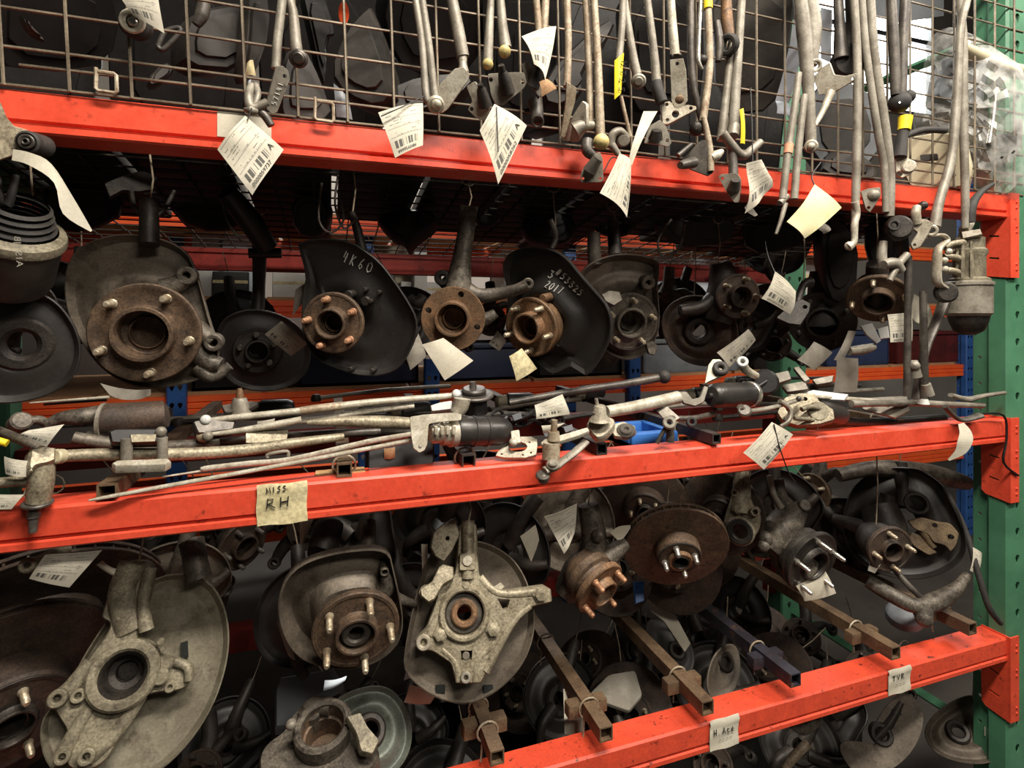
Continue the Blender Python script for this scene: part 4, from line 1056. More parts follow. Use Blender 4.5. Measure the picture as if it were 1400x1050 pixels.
t = Thing('rubber_mount', 'black rubber mount with cream ring hanging on the mesh behind a grey tag', 'mount', W(182, 30, -0.03))
mb = MB(); mb.disc(186, 34, -0.02, 19, 22, -0.35, 0.25); t.part('mount_body', mb, M_RUBBER)
mb = MB(); mb.disc(181, 29, -0.036, 16, 6, -0.35, 0.25, hole=8); t.part('ring', mb, M_PAPER)
mb = MB(); mb.disc(182, 30, -0.04, 6, 8, -0.35, 0.25); t.part('centre_bolt', mb, M_CHROME)
# little orange reflector hung in the mesh
t = Thing('reflector', 'small oval orange reflector hanging by a wire behind the mesh', 'reflector', W(471, 18, 0.03))
mb = MB(); fr = Fr(470, 18, 0.02); mb.plate([V((7 * fr.m * math.cos(a), 14 * fr.m * math.sin(a))) for a in [k * math.pi / 8 for k in range(16)]], -0.001, 0.002, fr.M); t.part('lens', mb, M_ORANGE_B)
t.part('wire', MB().tpx([(469, -30, 0.022), (470, 6, 0.022)], 1, 6), M_STEEL)
# ------------------------------------------------------------------ dark plastic goods stored behind the mesh
def chunk(name, label, cat, pts, y, depth_px, m_, dx=0, dy=0, ribs=0, m2=None, round_=1, group=None):
    """moulded housing: chunky bevelled body with raised panel and ribs"""
    cx = sum(p[0] for p in pts) / len(pts); cy = sum(p[1] for p in pts) / len(pts)
    fr = Fr(cx, cy, y, dx, dy); t = Thing(name, label, cat, fr.M, group)
    P = ccw(fr.poly(pts));
    if round_: P = chaikin(P, round_)
    d = depth_px * fr.m
    mb = MB(); mb.plate(P, -d, 0, Matrix(), ch=min(0.012, d * 0.2)); t.part('housing', mb, m_, local=True)
    Q = inset(P, 0.02); c = sum(P, V((0, 0))) / len(P)
    Q = [c + (p - c) * 0.66 for p in P]
    mb = MB(); mb.plate(Q, 0, 0.006, Matrix(), ch=0.004); t.part('raised_panel', mb, m2 or m_, local=True)
    if ribs:
        r = max((p - c).length for p in P)
        mb = MB()
        for k in range(ribs):
            f = (k + 0.5) / ribs * 1.2 - 0.6
            mb.box(TR((c.x + f * r * 0.8, c.y, 0.006)), 0.004, r * 0.6, 0.012, 0.001)
        t.part('ribs', mb, m2 or m_, local=True)
    return t
chunk('plastic_housing', 'black moulded air duct in the upper left shelf behind bare mesh', 'car part', [(-30, -40), (150, -40), (170, 60), (120, 105), (-30, 90)], 0.30, 80, M_BLACK, 0.3, -0.2)
chunk('plastic_housing', 'glossy grey-black lamp housing with rounded edge behind the mesh', 'car part', [(262, 14), (345, -2), (352, 40), (332, 98), (250, 92), (248, 50)], 0.10, 60, M_BLACK_D, 0.3, 0.3, 0)
chunk('plastic_housing', 'angled black trim panel behind the rods left of the crank', 'car part', [(340, -20), (365, -20), (372, 40), (350, 105), (328, 118), (336, 60)], 0.08, 20, M_BLACK_D, 0.6, 0.2)
chunk('plastic_housing', 'tall dark grey leaning panel right behind the crank marked 57141', 'car part', [(392, 70), (415, 60), (440, 110), (458, 165), (390, 166), (384, 140)], 0.06, 16, M_BLACK_D, 0.4, 0.3)
chunk('plastic_housing', 'curved black wheel-arch liner leaning across the mesh', 'car part', [(410, -20), (440, -20), (462, 46), (448, 52), (446, 118), (436, 100), (428, 60)], 0.09, 24, M_BLACK, 0.2, 0.2)
chunk('plastic_housing', 'large pointed grey-black air scoop hanging behind the mesh', 'car part', [(500, 8), (508, 6), (545, 120), (520, 150), (470, 130), (448, 96), (470, 40)], 0.08, 50, M_BLACK_D, -0.3, 0.4)
chunk('plastic_housing', 'wide black bumper duct below the air scoop', 'car part', [(530, 118), (575, 100), (640, 96), (650, 118), (590, 150), (540, 158)], 0.10, 40, M_BLACK_D, 0.1, 0.5)
chunk('plastic_housing', 'big black plastic tray filling the shelf behind the riveted crank', 'car part', [(535, -40), (665, -40), (665, 95), (560, 110), (520, 40)], 0.28, 90, M_BLACK, 0.2, -0.1)
chunk('plastic_housing', 'ribbed black heater box behind the triangular spindle plate', 'car part', [(655, -40), (760, -40), (775, 80), (770, 170), (700, 190), (660, 120)], 0.22, 90, M_BLACK, -0.2, 0.2, 4)
chunk('plastic_housing', 'slanting grey plastic duct behind the long three rods', 'car part', [(735, 110), (830, 20), (845, 36), (792, 100), (800, 128), (752, 150)], 0.10, 30, M_BLACK_D, 0.2, 0.4, 0)
chunk('plastic_housing', 'dark engine cover panel behind the white riveted plate', 'car part', [(840, -40), (960, -40), (965, 120), (940, 160), (850, 150)], 0.25, 80, M_BLACK, 0.1, 0.1, 3)
chunk('plastic_housing', 'flat charcoal under-tray standing behind the brown strap rods', 'car part', [(970, -40), (1090, -40), (1082, 60), (1066, 150), (980, 160)], 0.22, 30, M_BLACK_D, 0.1, 0.05)
chunk('plastic_housing', 'dark grey radiator shroud behind the webbed bracket', 'car part', [(1095, 120), (1190, 110), (1215, 190), (1180, 235), (1110, 230)], 0.20, 60, M_GREYBOX, 0.2, 0.2, 0, M_BLACK_D)
chunk('plastic_housing', 'black filter box low behind the bent grey rods', 'car part', [(1128, 205), (1165, 200), (1200, 225), (1196, 250), (1120, 240)], 0.08, 50, M_BLACK_D, 0.1, 0.4)
chunk('plastic_housing', 'small black bracket piece left behind the bare mesh wires', 'car part', [(28, 18), (38, 30), (68, 60), (40, 46)], 0.06, 14, M_BLACK_D, 0.3, 0.2)
chunk('plastic_housing', 'dim grey hose joint lying low behind the mesh near the square clip', 'car part', [(200, 108), (225, 82), (240, 92), (232, 106), (208, 120)], 0.10, 24, M_BLACK_D, 0.1, 0.3)
mb = MB(); mb.tpx([(216, 64, 0.02), (226, 44, 0.02), (244, 38, 0.02), (246, 44, 0.02), (234, 58, 0.02), (222, 68, 0.02), (216, 64, 0.02)], 3.5); solo('plastic_loop', mb, M_BLACK_D, 'dark open plastic loop behind the mesh right of the cream ring', 'car part')
mb = MB(); mb.tpx([(270, -30, 0.03), (278, 0, 0.03), (276, 20, 0.03), (268, 34, 0.03)], [8, 9, 9, 6]); solo('rubber_hose', mb, M_STEEL_D, 'curved dark pipe end hanging behind the mesh near the grey lamp housing', 'hose')
mb = MB(); mb.platepx([(1086, 20), (1094, 30), (1094, 80), (1088, 110), (1078, 142), (1060, 138), (1068, 110), (1080, 60)], 0.05, 1.2, -0.1, 0.1); solo('film_sheet', mb, M_BLUEWHITE, 'folded pale blue-white sheet standing behind the mesh', 'sheet')
mb = MB(); mb.platepx([(1122, 10), (1138, 14), (1136, 86), (1122, 80)], 0.06, 1.2, 0.3, 0.1); solo('film_sheet', mb, M_BLUEWHITE, 'narrow pale sheet behind the webbed bracket by the bright window', 'sheet')
paper_tag([(1062, 155), (1082, 160), (1078, 142), (1060, 138)], 0.05, 'pale paper flap at the foot of the blue-white sheet', m_=M_BLUEWHITE, cat='paper', name='paper_scrap')
paper_tag([(460, 160), (482, 164), (476, 134), (456, 114)], 0.05, 'pale grey paper scrap behind the square clip right of the crank', m_=M_GREYBOX, cat='paper', name='paper_scrap')
paper_tag([(336, 104), (350, 104), (346, 82), (338, 86)], 0.04, 'small yellowed card stuck behind the mesh above the creased tag', m_=M_TAPE, cat='paper', name='paper_scrap')
# beige tank, wrapped bundle, dark bowl at the right end
t = Thing('fluid_tank', 'beige plastic fluid tank behind the mesh at the right end', 'tank', W(1280, 225, 0.05))
mb = MB(); mb.platepx([(1232, 208), (1244, 192), (1292, 184), (1322, 192), (1330, 230), (1322, 262), (1248, 262), (1236, 240)], 0.06, 50, -0.1, 0.2, round_=2, ch=0.012); t.part('tank_body', mb, M_BEIGE)
mb = MB(); mb.platepx([(1258, 212), (1282, 210), (1283, 219), (1259, 221)], 0.005, 5, -0.1, 0.2, round_=1); t.part('slot_cap', mb, M_BLACK_D)
def film_bundle():
    t = Thing('wrapped_bundle', 'bundle of parts wrapped in crinkled clear plastic film by the green post', 'bundle', W(1330, 150, 0.02))
    out = [(1258, 60), (1290, 30), (1330, 44), (1362, 66), (1404, 92), (1412, 180), (1404, 270), (1360, 285), (1318, 240), (1262, 200), (1240, 170), (1262, 110)]
    fr = Fr(1330, 150, 0.03, -0.1, 0.1); t2 = fr
    P = ccw(chaikin(fr.poly(out), 2)); rnd = random.Random(5)
    n = len(P); rings = 9; mb = MB(); vs = []
    for i in range(rings + 1):
        s = 1 - i / rings
        for k, p in enumerate(P):
            q = p * max(s, 0.02)
            hgt = 0.07 * math.sqrt(max(0, 1 - s * s)) + 0.010 * math.sin(q.x * 90 + q.y * 160) * (1 - s * 0.6) + rnd.uniform(-0.004, 0.004)
            vs.append(fr.M @ V((q.x, q.y, hgt - 0.03)))
    fs = [(i * n + k, i * n + (k + 1) % n, (i + 1) * n + (k + 1) % n, (i + 1) * n + k) for i in range(rings) for k in range(n)]
    mb.add(vs, fs); t.part('film', mb, M_FILM, sharp=25)
    mb = MB(); mb.platepx([(1280, 90), (1310, 70), (1345, 90), (1338, 150), (1300, 160), (1270, 140)], 0.07, 60, 0.2, 0.2, round_=1); t.part('wrapped_housing', mb, M_GREYBOX)
    mb = MB(); mb.platepx([(1300, 165), (1345, 150), (1400, 165), (1398, 230), (1340, 250), (1290, 215)], 0.09, 60, -0.1, 0.2, round_=1); t.part('wrapped_housing', mb, M_BLACK_D)
    mb = MB(); mb.tpx([(1310, 60, 0.0), (1330, 72, 0.0), (1372, 92, 0.0), (1402, 98, 0.0)], [5, 8, 9, 8]); t.part('rolled_edge', mb, M_BEIGE)
    mb = MB(); mb.tpx([(1362, 120, -0.01), (1358, 160, -0.01), (1352, 196, -0.01)], 3); t.part('bright_rod', mb, M_CHROME)
    return t
film_bundle()
t = Thing('lamp_bowl', 'black bowl-shaped housing under the wrapped bundle by the green post', 'housing', W(1362, 210, 0.0))
fr = Fr(1364, 200, -0.005, 0, 0.9); m = fr.m
mb = MB(); mb.lathe([(20 * m, 0), (21 * m, -0.002), (17 * m, -18 * m), (10 * m, -30 * m), (0, -33 * m)], fr.M, 26); mb.ring(fr.M, 22 * m, 18 * m, -0.004, 0.002, 26); t.part('bowl', mb, M_BLACK)
mb = MB(); mb.platepx([(1236, 30), (1290, 22), (1290, -30), (1180, -30), (1180, 20)], 0.35, 4, 0, 0); solo('panel_sheet', mb, M_GREYBOX, 'pale grey-green panel across the bright window top', 'panel')
# ================================================================== hubs and knuckles hanging under the upper beam
ZBAR_UP = 1.80
def knuckle(name, label, px, py, y, dx, dy, cat='knuckle', group=None):
    fr = Fr(px, py, y, dx, dy); t = Thing(name, label, cat, fr.M, group); t.fr = fr; t.m = fr.m; return t
def stem(t, pts, r, m_, name='strut', n=12, flat=1.0):
    mb = MB().tpx(pts, r, n, flat); return t.part(name, mb, m_)
def deg(a): return math.radians(a)

# K0 left edge: strut leg with bush, black canister, dark shield below
t = Thing('suspension_link', 'pale cast arm with rubber bush at its tip at the rack left end', 'arm', W(10, 180, 0.0))
mb = MB(); mb.platepx([(-60, 100), (-4, 140), (4, 160), (14, 172), (34, 178), (40, 196), (34, 208), (12, 214), (-60, 240)], -0.03, 30, 0.4, 0.1, round_=1); t.part('arm_casting', mb, M_ALU)
mb = MB(); fr = Fr(44, 196, -0.03, -0.55, 0.1); m = fr.m; mb.lathe([(12 * m, 12 * m), (15 * m, 10 * m), (15.5 * m, 2 * m), (14 * m, 0), (15.5 * m, -3 * m), (15.5 * m, -24 * m), (12 * m, -28 * m), (0, -28 * m)], fr.M, 24); b_ = t.part('bush', mb, M_RUBBER)
mb = MB(); mb.ring(fr.M, 10 * m, 6 * m, 8 * m, 14 * m, 20); mb.ring(fr.M, 5 * m, 2.5 * m, 6 * m, 16 * m, 14); t.part('bush_sleeve', mb, M_STEEL_D, parent=b_)
ribbon('paper_strip', [(18, 204), (42, 209), (70, 224), (100, 270), (126, 315)], [(16, 219), (40, 226), (74, 250), (86, 292), (124, 317)], -0.06, M_PAPER, 'long white paper strip curling down from the bushed arm', dys=[0, -0.004, 0, 0.01, 0.01])
t = Thing('shock_absorber', 'black shock absorber canister with pale crimped collar', 'strut', W(10, 360, 0.02))
fr = Fr(20, 318, 0.05, 0.25, 1.6); m = fr.m
mb = MB(); mb.lathe([(46 * m, 12 * m), (56 * m, 6 * m), (58 * m, 0), (58 * m, -6 * m), (54 * m, -9 * m)], fr.M, 34); t.part('collar', mb, M_ALU_G)
mb = MB(); mb.lathe([(54 * m, -6 * m), (54 * m, -70 * m), (50 * m, -84 * m), (30 * m, -92 * m), (0, -92 * m)], fr.M, 34); t.part('canister', mb, M_BLACK_D)
mb = MB()
for k in range(4): mb.lathe([(40 * m - k * 3 * m, 12 * m + k * 9 * m), (44 * m - k * 3 * m, 15 * m + k * 9 * m), (40 * m - k * 3 * m, 19 * m + k * 9 * m)], fr.M, 28)
t.part('rubber_boot', mb, M_RUBBER)
mb = MB(); mb.tpx([(-8, 240, 0.05), (-6, 262, 0.03), (10, 280, 0.02), (22, 240, 0.03)], [8, 8, 6, 4]); t.part('folded_boot', mb, M_RUBBER)
t.part('stamped_lettering', text_mb('A1S 8JB', lambda a, b: W(16 + 12 * b + (1 - a) * 4, 365 - 42 * a, -0.052)), M_PAPER_G)
t = knuckle('brake_shield', 'black dusty backing plate hanging below the shock absorber canister', 30, 470, 0.12, -0.1, -0.1, 'shield')
sh = Shield(t.fr.poly([(-60, 400), (20, 392), (70, 405), (100, 440), (112, 480), (98, 520), (50, 545), (-20, 550), (-80, 500)]), [(0.3, 0.0), (0.5, 0.008), (0.9, 0.004), (1.0, 0.014)], 0.25)
t.part('plate', sh.build(), M_SHIELD_B, local=True)
mb = MB(); mb.ring(Matrix(), 0.045, 0.02, -0.02, 0.012, 26); t.part('bearing_ring', mb, M_CAST_D, local=True)
hanger(t, t.fr.O + V((0, 0.02, 0.12)), ZBAR_UP)

# K1 big rusty hub with five studs
t = knuckle('steering_knuckle', 'large brown rusty wheel hub with five studs on a dusty dished shield', 200, 455, 0.14, -0.28, -0.12); fr = t.fr; m = t.m
sh = Shield(fr.poly([(84, 362), (103, 335), (151, 319), (206, 323), (247, 340), (262, 368), (272, 405), (284, 450), (296, 478), (290, 512), (250, 528), (206, 534), (165, 528), (130, 505), (105, 470), (86, 434), (80, 395)]),
            [(0.3, -0.02), (0.55, -0.014), (0.75, -0.03), (0.93, -0.036), (1.0, -0.022)], 0.25)
t.part('backing_plate', sh.build(lip=0.012), M_SHIELD, local=True)
f = hub(t, fr, 0, 0, 0.006, 68 * m, 5, 0.80, 0.030, 0.0066, 0.55, 0.022, 0.30, deg(-12), M_RUST, M_STUD)
mb = MB(); add_limb(mb, fr, [(225, 395, -0.02), (244, 388, -0.016), (254, 377, -0.012)], [16, 13, 10]); boss(mb, fr, 254, 377, -0.026, 0.0, 13, 5)
add_limb(mb, fr, [(250, 440, -0.03), (275, 455, -0.024), (291, 468, -0.018)], [20, 15, 10]); boss(mb, fr, 291, 469, -0.03, -0.006, 13, 5.5)
add_limb(mb, fr, [(262, 470, -0.034), (282, 492, -0.03), (302, 500, -0.026)], [20, 15, 11]); add_limb(mb, fr, [(270, 500, -0.03), (290, 515, -0.028), (314, 500, -0.03)], [12, 10, 7])
t.part('knuckle_casting', mb, M_CAST, local=True)
stem(t, [(204, 272, 0.14), (204, 300, 0.14), (204, 335, 0.13)], [12, 12, 13], M_CAST_D); hanger(t, W(204, 285, 0.14), ZBAR_UP - 0.01)
mb = MB(); mb.platepx([(142, 252), (170, 240), (196, 234), (216, 244), (214, 260), (190, 264), (168, 262), (150, 272)], 0.2, 14, 0, 0.2, round_=1); mb.tpx([(180, 262, 0.18), (184, 284, 0.15), (196, 296, 0.14)], 3); mb.tpx([(238, 262, 0.18), (226, 284, 0.15), (212, 298, 0.14)], 3); t.part('upper_mount', mb, M_CAST_D)

# K-dark behind with grey tag
t = knuckle('brake_shield', 'black shield in deep shadow beside the big rusty hub with grey tag across it', 352, 478, 0.42, 0, -0.1, 'shield'); fr = t.fr
sh = Shield(fr.poly([(300, 440), (330, 424), (362, 424), (396, 436), (420, 460), (424, 500), (400, 528), (350, 535), (310, 520), (296, 480)]), [(0.3, 0), (0.5, 0.012), (0.9, 0.006), (1, 0.012)], 0.28)
t.part('backing_plate', sh.build(), M_SHIELD_B, local=True); hub(t, fr, 0.0, 0, 0.03, 30 * t.m, 5, 0.72, 0.025, 0.006, 0.5, 0.02, 0.3, 0.4, M_CAST_D, M_STEEL_D)
stem(t, [(355, 330, 0.44), (354, 390, 0.44), (352, 430, 0.43)], [10, 8, 9], M_CAST_D); hanger(t, W(355, 335, 0.44), 1.74)
paper_tag([(362, 457), (398, 487), (421, 470), (385, 439)], 0.30, 'dim grey barcode tag across the black shield in shadow', m_=M_TAG_G, num='0000059311')

# K2 shield 4K60
t = knuckle('steering_knuckle', 'rusty five-stud hub before a large black shield chalked 4K60', 456, 441, 0.12, -0.34, -0.12); fr = t.fr; m = t.m
sh = Shield(fr.poly([(404, 340), (420, 330), (450, 327), (484, 332), (504, 346), (520, 358), (540, 384), (560, 414), (571, 436), (570, 458), (560, 480), (548, 500), (528, 510), (496, 512), (466, 503), (440, 492), (424, 474), (416, 440), (418, 400), (424, 374), (412, 356)], -0.03),
            [(0.2, -0.045), (0.5, -0.03), (0.8, -0.035), (0.94, -0.03), (1.0, -0.018)], 0.2)
t.part('backing_plate', sh.build(), M_SHIELD_B, local=True)
hub(t, fr, 0, 0, 0.006, 42 * m, 5, 0.78, 0.026, 0.0056, 0.50, 0.018, 0.28, deg(100), M_RUST, M_STUD_RUST)
mb = MB(); mb.lathe([(30 * m, -0.03), (34 * m, -0.01), (30 * m, -0.004)], Matrix(), 28); boss(mb, fr, 476, 403, -0.035, -0.005, 6); boss(mb, fr, 499, 412, -0.04, -0.018, 7)
for a, b in ((506, 412), (498, 396), (517, 400)): boss(mb, fr, a, b, -0.035, -0.012, 3)
for a, b in ((478, 505), (508, 507)): boss(mb, fr, a, b, -0.03, 0.0, 3.2)
t.part('knuckle_casting', mb, M_CAST_D, local=True)
map_sh = lambda a, b: fr.M @ (lambda q: V((q.x, q.y, sh.h(min(1, q.length / max(sh.radius(math.atan2(q.y, q.x)), 1e-6))) + 0.0015)))(fr.L(a, b, -0.03))
t.part('chalk_number', hand_px('4K60', (466, 357), (510, 376), 15, map_sh, 0.0011, 0.75), M_CHALK)
mb = MB(); mb.tpx([(560, 408, 0.2), (572, 414, 0.19), (580, 406, 0.19)], [7, 8, 9]); t.part('rear_arm', mb, M_CAST_D)
stem(t, [(480, 290, 0.16), (488, 312, 0.16), (496, 345, 0.15)], [5, 6, 7], M_CAST_D); hanger(t, W(482, 292, 0.16), ZBAR_UP)

# K3 four-hole hub with long arm
t = knuckle('steering_knuckle', 'rusty round hub with four open holes on a grey forged upright with side arm', 620, 435, 0.13, -0.12, -0.10); fr = t.fr; m = t.m
hub(t, fr, 0, 0, 0.01, 43.5 * m, 0, 0.80, 0, 0, 0.55, 0.018, 0.30, deg(71), M_RUST_O, None, holes=4, back=True)
mb = MB(); add_limb(mb, fr, [(641, 282, -0.05), (637, 318, -0.05), (632, 350, -0.04), (628, 380, -0.03), (624, 420, -0.03)], [13, 12, 13, 17, 24], 14)
add_limb(mb, fr, [(630, 392, -0.03), (652, 404, -0.03), (680, 402, -0.03), (706, 396, -0.02), (722, 389, -0.015)], [14, 11, 9, 8, 8], 12, 0.8); boss(mb, fr, 722, 388, -0.025, -0.008, 8, 3)
add_limb(mb, fr, [(626, 400, -0.04), (612, 390, -0.04), (604, 382, -0.04)], [12, 9, 8]); add_limb(mb, fr, [(650, 440, -0.04), (664, 436, -0.04), (678, 428, -0.04)], [14, 10, 7])
t.part('forged_upright', mb, M_CAST, local=True)
mb = MB(); boss(mb, fr, 604, 380, -0.055, -0.02, 11, 4); t.part('rubber_bush', mb, M_RUBBER, local=True)
hanger(t, W(641, 285, 0.17), ZBAR_UP - 0.02)
paper_tag([(608, 520), (647, 493), (606, 462), (577, 471)], 0.10, 'blank cream card hanging under the four-hole hub', m_=M_PAPER, cat='card', name='paper_card')
paper_tag([(561, 506), (583, 487), (572, 456), (555, 488)], 0.14, 'grey paper card at the right edge of the shield chalked 4K60', m_=M_PAPER_G, cat='card', name='paper_card')
paper_tag([(400, 432), (424, 402), (416, 388), (404, 396)], 0.2, 'crooked grey card tucked above the hub of the 4K60 shield', m_=M_PAPER_G, cat='card', name='paper_card')

# K4 shield #53325
t = knuckle('steering_knuckle', 'brass-brown five-stud hub on a black shield marked #53325 3 2017', 727, 447, 0.12, -0.62, -0.18); fr = t.fr; m = t.m
sh = Shield(fr.poly([(689, 370), (694, 352), (712, 340), (734, 338), (760, 342), (778, 354), (790, 370), (804, 386), (818, 402), (831, 416), (838, 438), (836, 460), (826, 482), (812, 503), (802, 514), (793, 500), (784, 498), (772, 504), (758, 511), (744, 500), (726, 488), (706, 470), (694, 440), (700, 400)], -0.035),
            [(0.2, -0.05), (0.45, -0.028), (0.7, -0.045), (0.92, -0.04), (1.0, -0.025)], 0.2)
t.part('backing_plate', sh.build(lip=0.01), M_SHIELD_B, local=True)
hub(t, fr, 0, 0, 0.006, 41 * m, 5, 0.78, 0.028, 0.0056, 0.52, 0.02, 0.30, deg(52), M_RUST_O, M_STUD)
mb = MB(); mb.lathe([(36 * m, -0.04), (38 * m, -0.02), (36 * m, -0.012)], Matrix(), 30); boss(mb, fr, 742, 408, -0.03, 0.0, 6); t.part('bearing_housing', mb, M_RUST_O, local=True)
mb = MB(); mb.platepx([(760, 410), (770, 402), (782, 404), (783, 412), (770, 420), (764, 420)], 0.13, 6, -0.5, 0.1, round_=1, holes=[(766, 414, 2.4)]); t.part('caliper_tab', mb, M_CAST)
map4 = lambda a, b: fr.M @ (lambda q: V((q.x, q.y, sh.h(min(1, q.length / max(sh.radius(math.atan2(q.y, q.x)), 1e-6))) + 0.002)))(fr.L(a, b, -0.035))
t.part('paint_number', hand_px('#53325', (757, 375), (793, 408), 10, map4, 0.0013, 0.85), M_CHALK)
t.part('paint_number', hand_px('3', (747, 379), (755, 383), 10, map4, 0.0012, 0.9), M_CHALK)
t.part('paint_number', hand_px('2017', (746, 392), (768, 403), 9, map4, 0.0012, 0.8), M_CHALK)
hanger(t, W(756, 345, 0.17), ZBAR_UP - 0.02)
mb = MB(); mb.tpx([(752, 300, 0.17), (757, 312, 0.17), (760, 326, 0.17), (754, 340, 0.17)], 4); t.part('chain_link', mb, M_STEEL_D)
paper_tag([(706, 521), (734, 504), (713, 476), (696, 487)], 0.10, 'brownish blank card under the five-stud hub of shield 53325', m_=M_TAPE, cat='card', name='paper_card')
ribbon('paper_strip', [(735, 494), (744, 504), (756, 512)], [(742, 490), (752, 500), (762, 506)], 0.16, M_PAPER_G, 'grey torn strip behind the lower edge of shield 53325')
paper_tag([(668, 470), (682, 480), (692, 466), (680, 452)], 0.25, 'dim tag between the four-hole hub and shield 53325', m_=M_TAG_G)

# K5 shield with silver hub
t = knuckle('steering_knuckle', 'silver-brown hub with studs before an arched grey shield beside the 53325 shield', 861, 440, 0.20, 0.34, -0.22); fr = t.fr; m = t.m
sh = Shield(fr.poly([(790, 376), (798, 366), (812, 356), (836, 348), (860, 347), (884, 351), (902, 360), (894, 380), (896, 410), (898, 440), (890, 470), (872, 486), (850, 490), (826, 478), (806, 450), (796, 410)], -0.03), [(0.25, -0.04), (0.6, -0.02), (0.75, -0.034), (0.9, -0.03), (1, -0.012)], 0.25)
t.part('backing_plate', sh.build(lip=0.008), M_SHIELD, local=True)
hub(t, fr, 0, 0, 0.004, 40 * m, 5, 0.76, 0.026, 0.0058, 0.52, 0.016, 0.28, deg(15), M_CAST, M_STUD)
mb = MB(); mb.platepx([(820, 404), (832, 398), (846, 400), (850, 412), (838, 420), (826, 414)], 0.16, 16, 0.2, 0.2, round_=1); t.part('caliper_boss', mb, M_STEEL)
mb = MB(); boss(mb, fr, 887, 387, -0.03, 0.004, 9.5, 3.5); add_limb(mb, fr, [(870, 402, -0.03), (880, 393, -0.02), (887, 388, -0.02)], [9, 8, 6]); t.part('knuckle_casting', mb, M_CAST, local=True)
stem(t, [(812, 318, 0.22), (812, 340, 0.22), (814, 362, 0.22)], [9, 9, 10], M_STEEL_D); stem(t, [(838, 300, 0.24), (840, 330, 0.24), (842, 352, 0.22)], [8, 9, 10], M_CAST_D); hanger(t, W(838, 302, 0.24), 1.76)
mb = MB(); mb.platepx([(882, 470), (892, 466), (899, 474), (894, 486), (886, 484)], 0.18, 8, 0.3, 0, round_=1); t.part('lower_tab', mb, M_CAST)

# K6 dark hub with dark shield
t = knuckle('steering_knuckle', 'shadowed rusty hub with three visible studs and big dark round shield below', 1010, 405, 0.26, 0.55, -0.05); fr = t.fr; m = t.m
hub(t, fr, 0, 0, 0.0, 31 * m, 5, 0.78, 0.028, 0.006, 0.5, 0.02, 0.3, deg(0), M_RUST_D, M_STUD)
mb = MB(); add_limb(mb, fr, [(985, 360, -0.05), (990, 400, -0.05), (980, 440, -0.05)], [14, 24, 20]); add_limb(mb, fr, [(985, 400, -0.05), (960, 420, -0.05), (930, 425, -0.05)], [14, 10, 8]); t.part('knuckle_casting', mb, M_CAST_D, local=True); hanger(t, W(982, 360, 0.3), 1.76)
t = knuckle('brake_shield', 'large dark shield with worn brown rim low behind the shadowed hub', 955, 452, 0.36, 0.1, -0.1, 'shield'); fr = t.fr
sh = Shield(fr.poly([(903, 440), (915, 415), (945, 402), (985, 410), (1008, 440), (1006, 480), (975, 500), (940, 496), (914, 475)]), [(0.3, 0.0), (0.6, 0.01), (0.85, 0.0), (1, 0.016)], 0.3); t.part('backing_plate', sh.build(), M_RUST_D, local=True)
mb = MB(); mb.ring(Matrix(), 20 * t.m, 9 * t.m, -0.02, 0.02, 24); t.part('bearing_ring', mb, M_CAST_D, local=True); hanger(t, t.fr.O + V((0, 0.02, 0.1)), 1.74)
paper_tag([(1041, 408), (1080, 430), (1088, 398), (1060, 371)], 0.05, 'white handwritten barcode tag beside the shadowed rusty hub', num='0000059620', bend=(0.004, 0.006, 0.001), tie=[(1060, 374, 0.05), (1050, 350, 0.07), (1046, 330, 0.08)])
t = Thing('bracket', 'small dark bracket with drilled ear below the handwritten tag', 'bracket', W(1085, 425, 0.14))
mb = MB(); mb.platepx([(1060, 436), (1082, 416), (1096, 410), (1108, 416), (1106, 428), (1094, 446), (1078, 444)], 0.14, 10, 0.1, 0.3, round_=1, holes=[(1100, 421, 3)]); t.part('ear_plate', mb, M_CAST_D)
mb = MB(); mb.tpx([(1090, 416, 0.15), (1098, 390, 0.16), (1108, 386, 0.16)], [5, 5, 8]); t.part('hook_arm', mb, M_CAST_D); hanger(t, W(1098, 392, 0.16), 1.76)
paper_tag([(997, 502), (1033, 465), (1023, 450), (980, 482)], 0.12, 'grey soft barcode tag lying slanted over the shelf motors', m_=M_TAG_G, num='0000058807', letter='A')
t = knuckle('steering_knuckle', 'almost black round hub lost in shadow right of the drilled bracket', 1124, 440, 0.34, 0.1, -0.2); fr = t.fr
hub(t, fr, 0, 0, 0, 42 * t.m, 4, 0.76, 0.02, 0.006, 0.5, 0.02, 0.3, 0.5, M_CAST_D, M_STEEL_D)
mb = MB(); add_limb(mb, fr, [(1120, 370, -0.05), (1122, 410, -0.04), (1124, 440, -0.04)], [12, 18, 30]); t.part('knuckle_casting', mb, M_CAST_D, local=True); hanger(t, W(1120, 372, 0.36), 1.75)
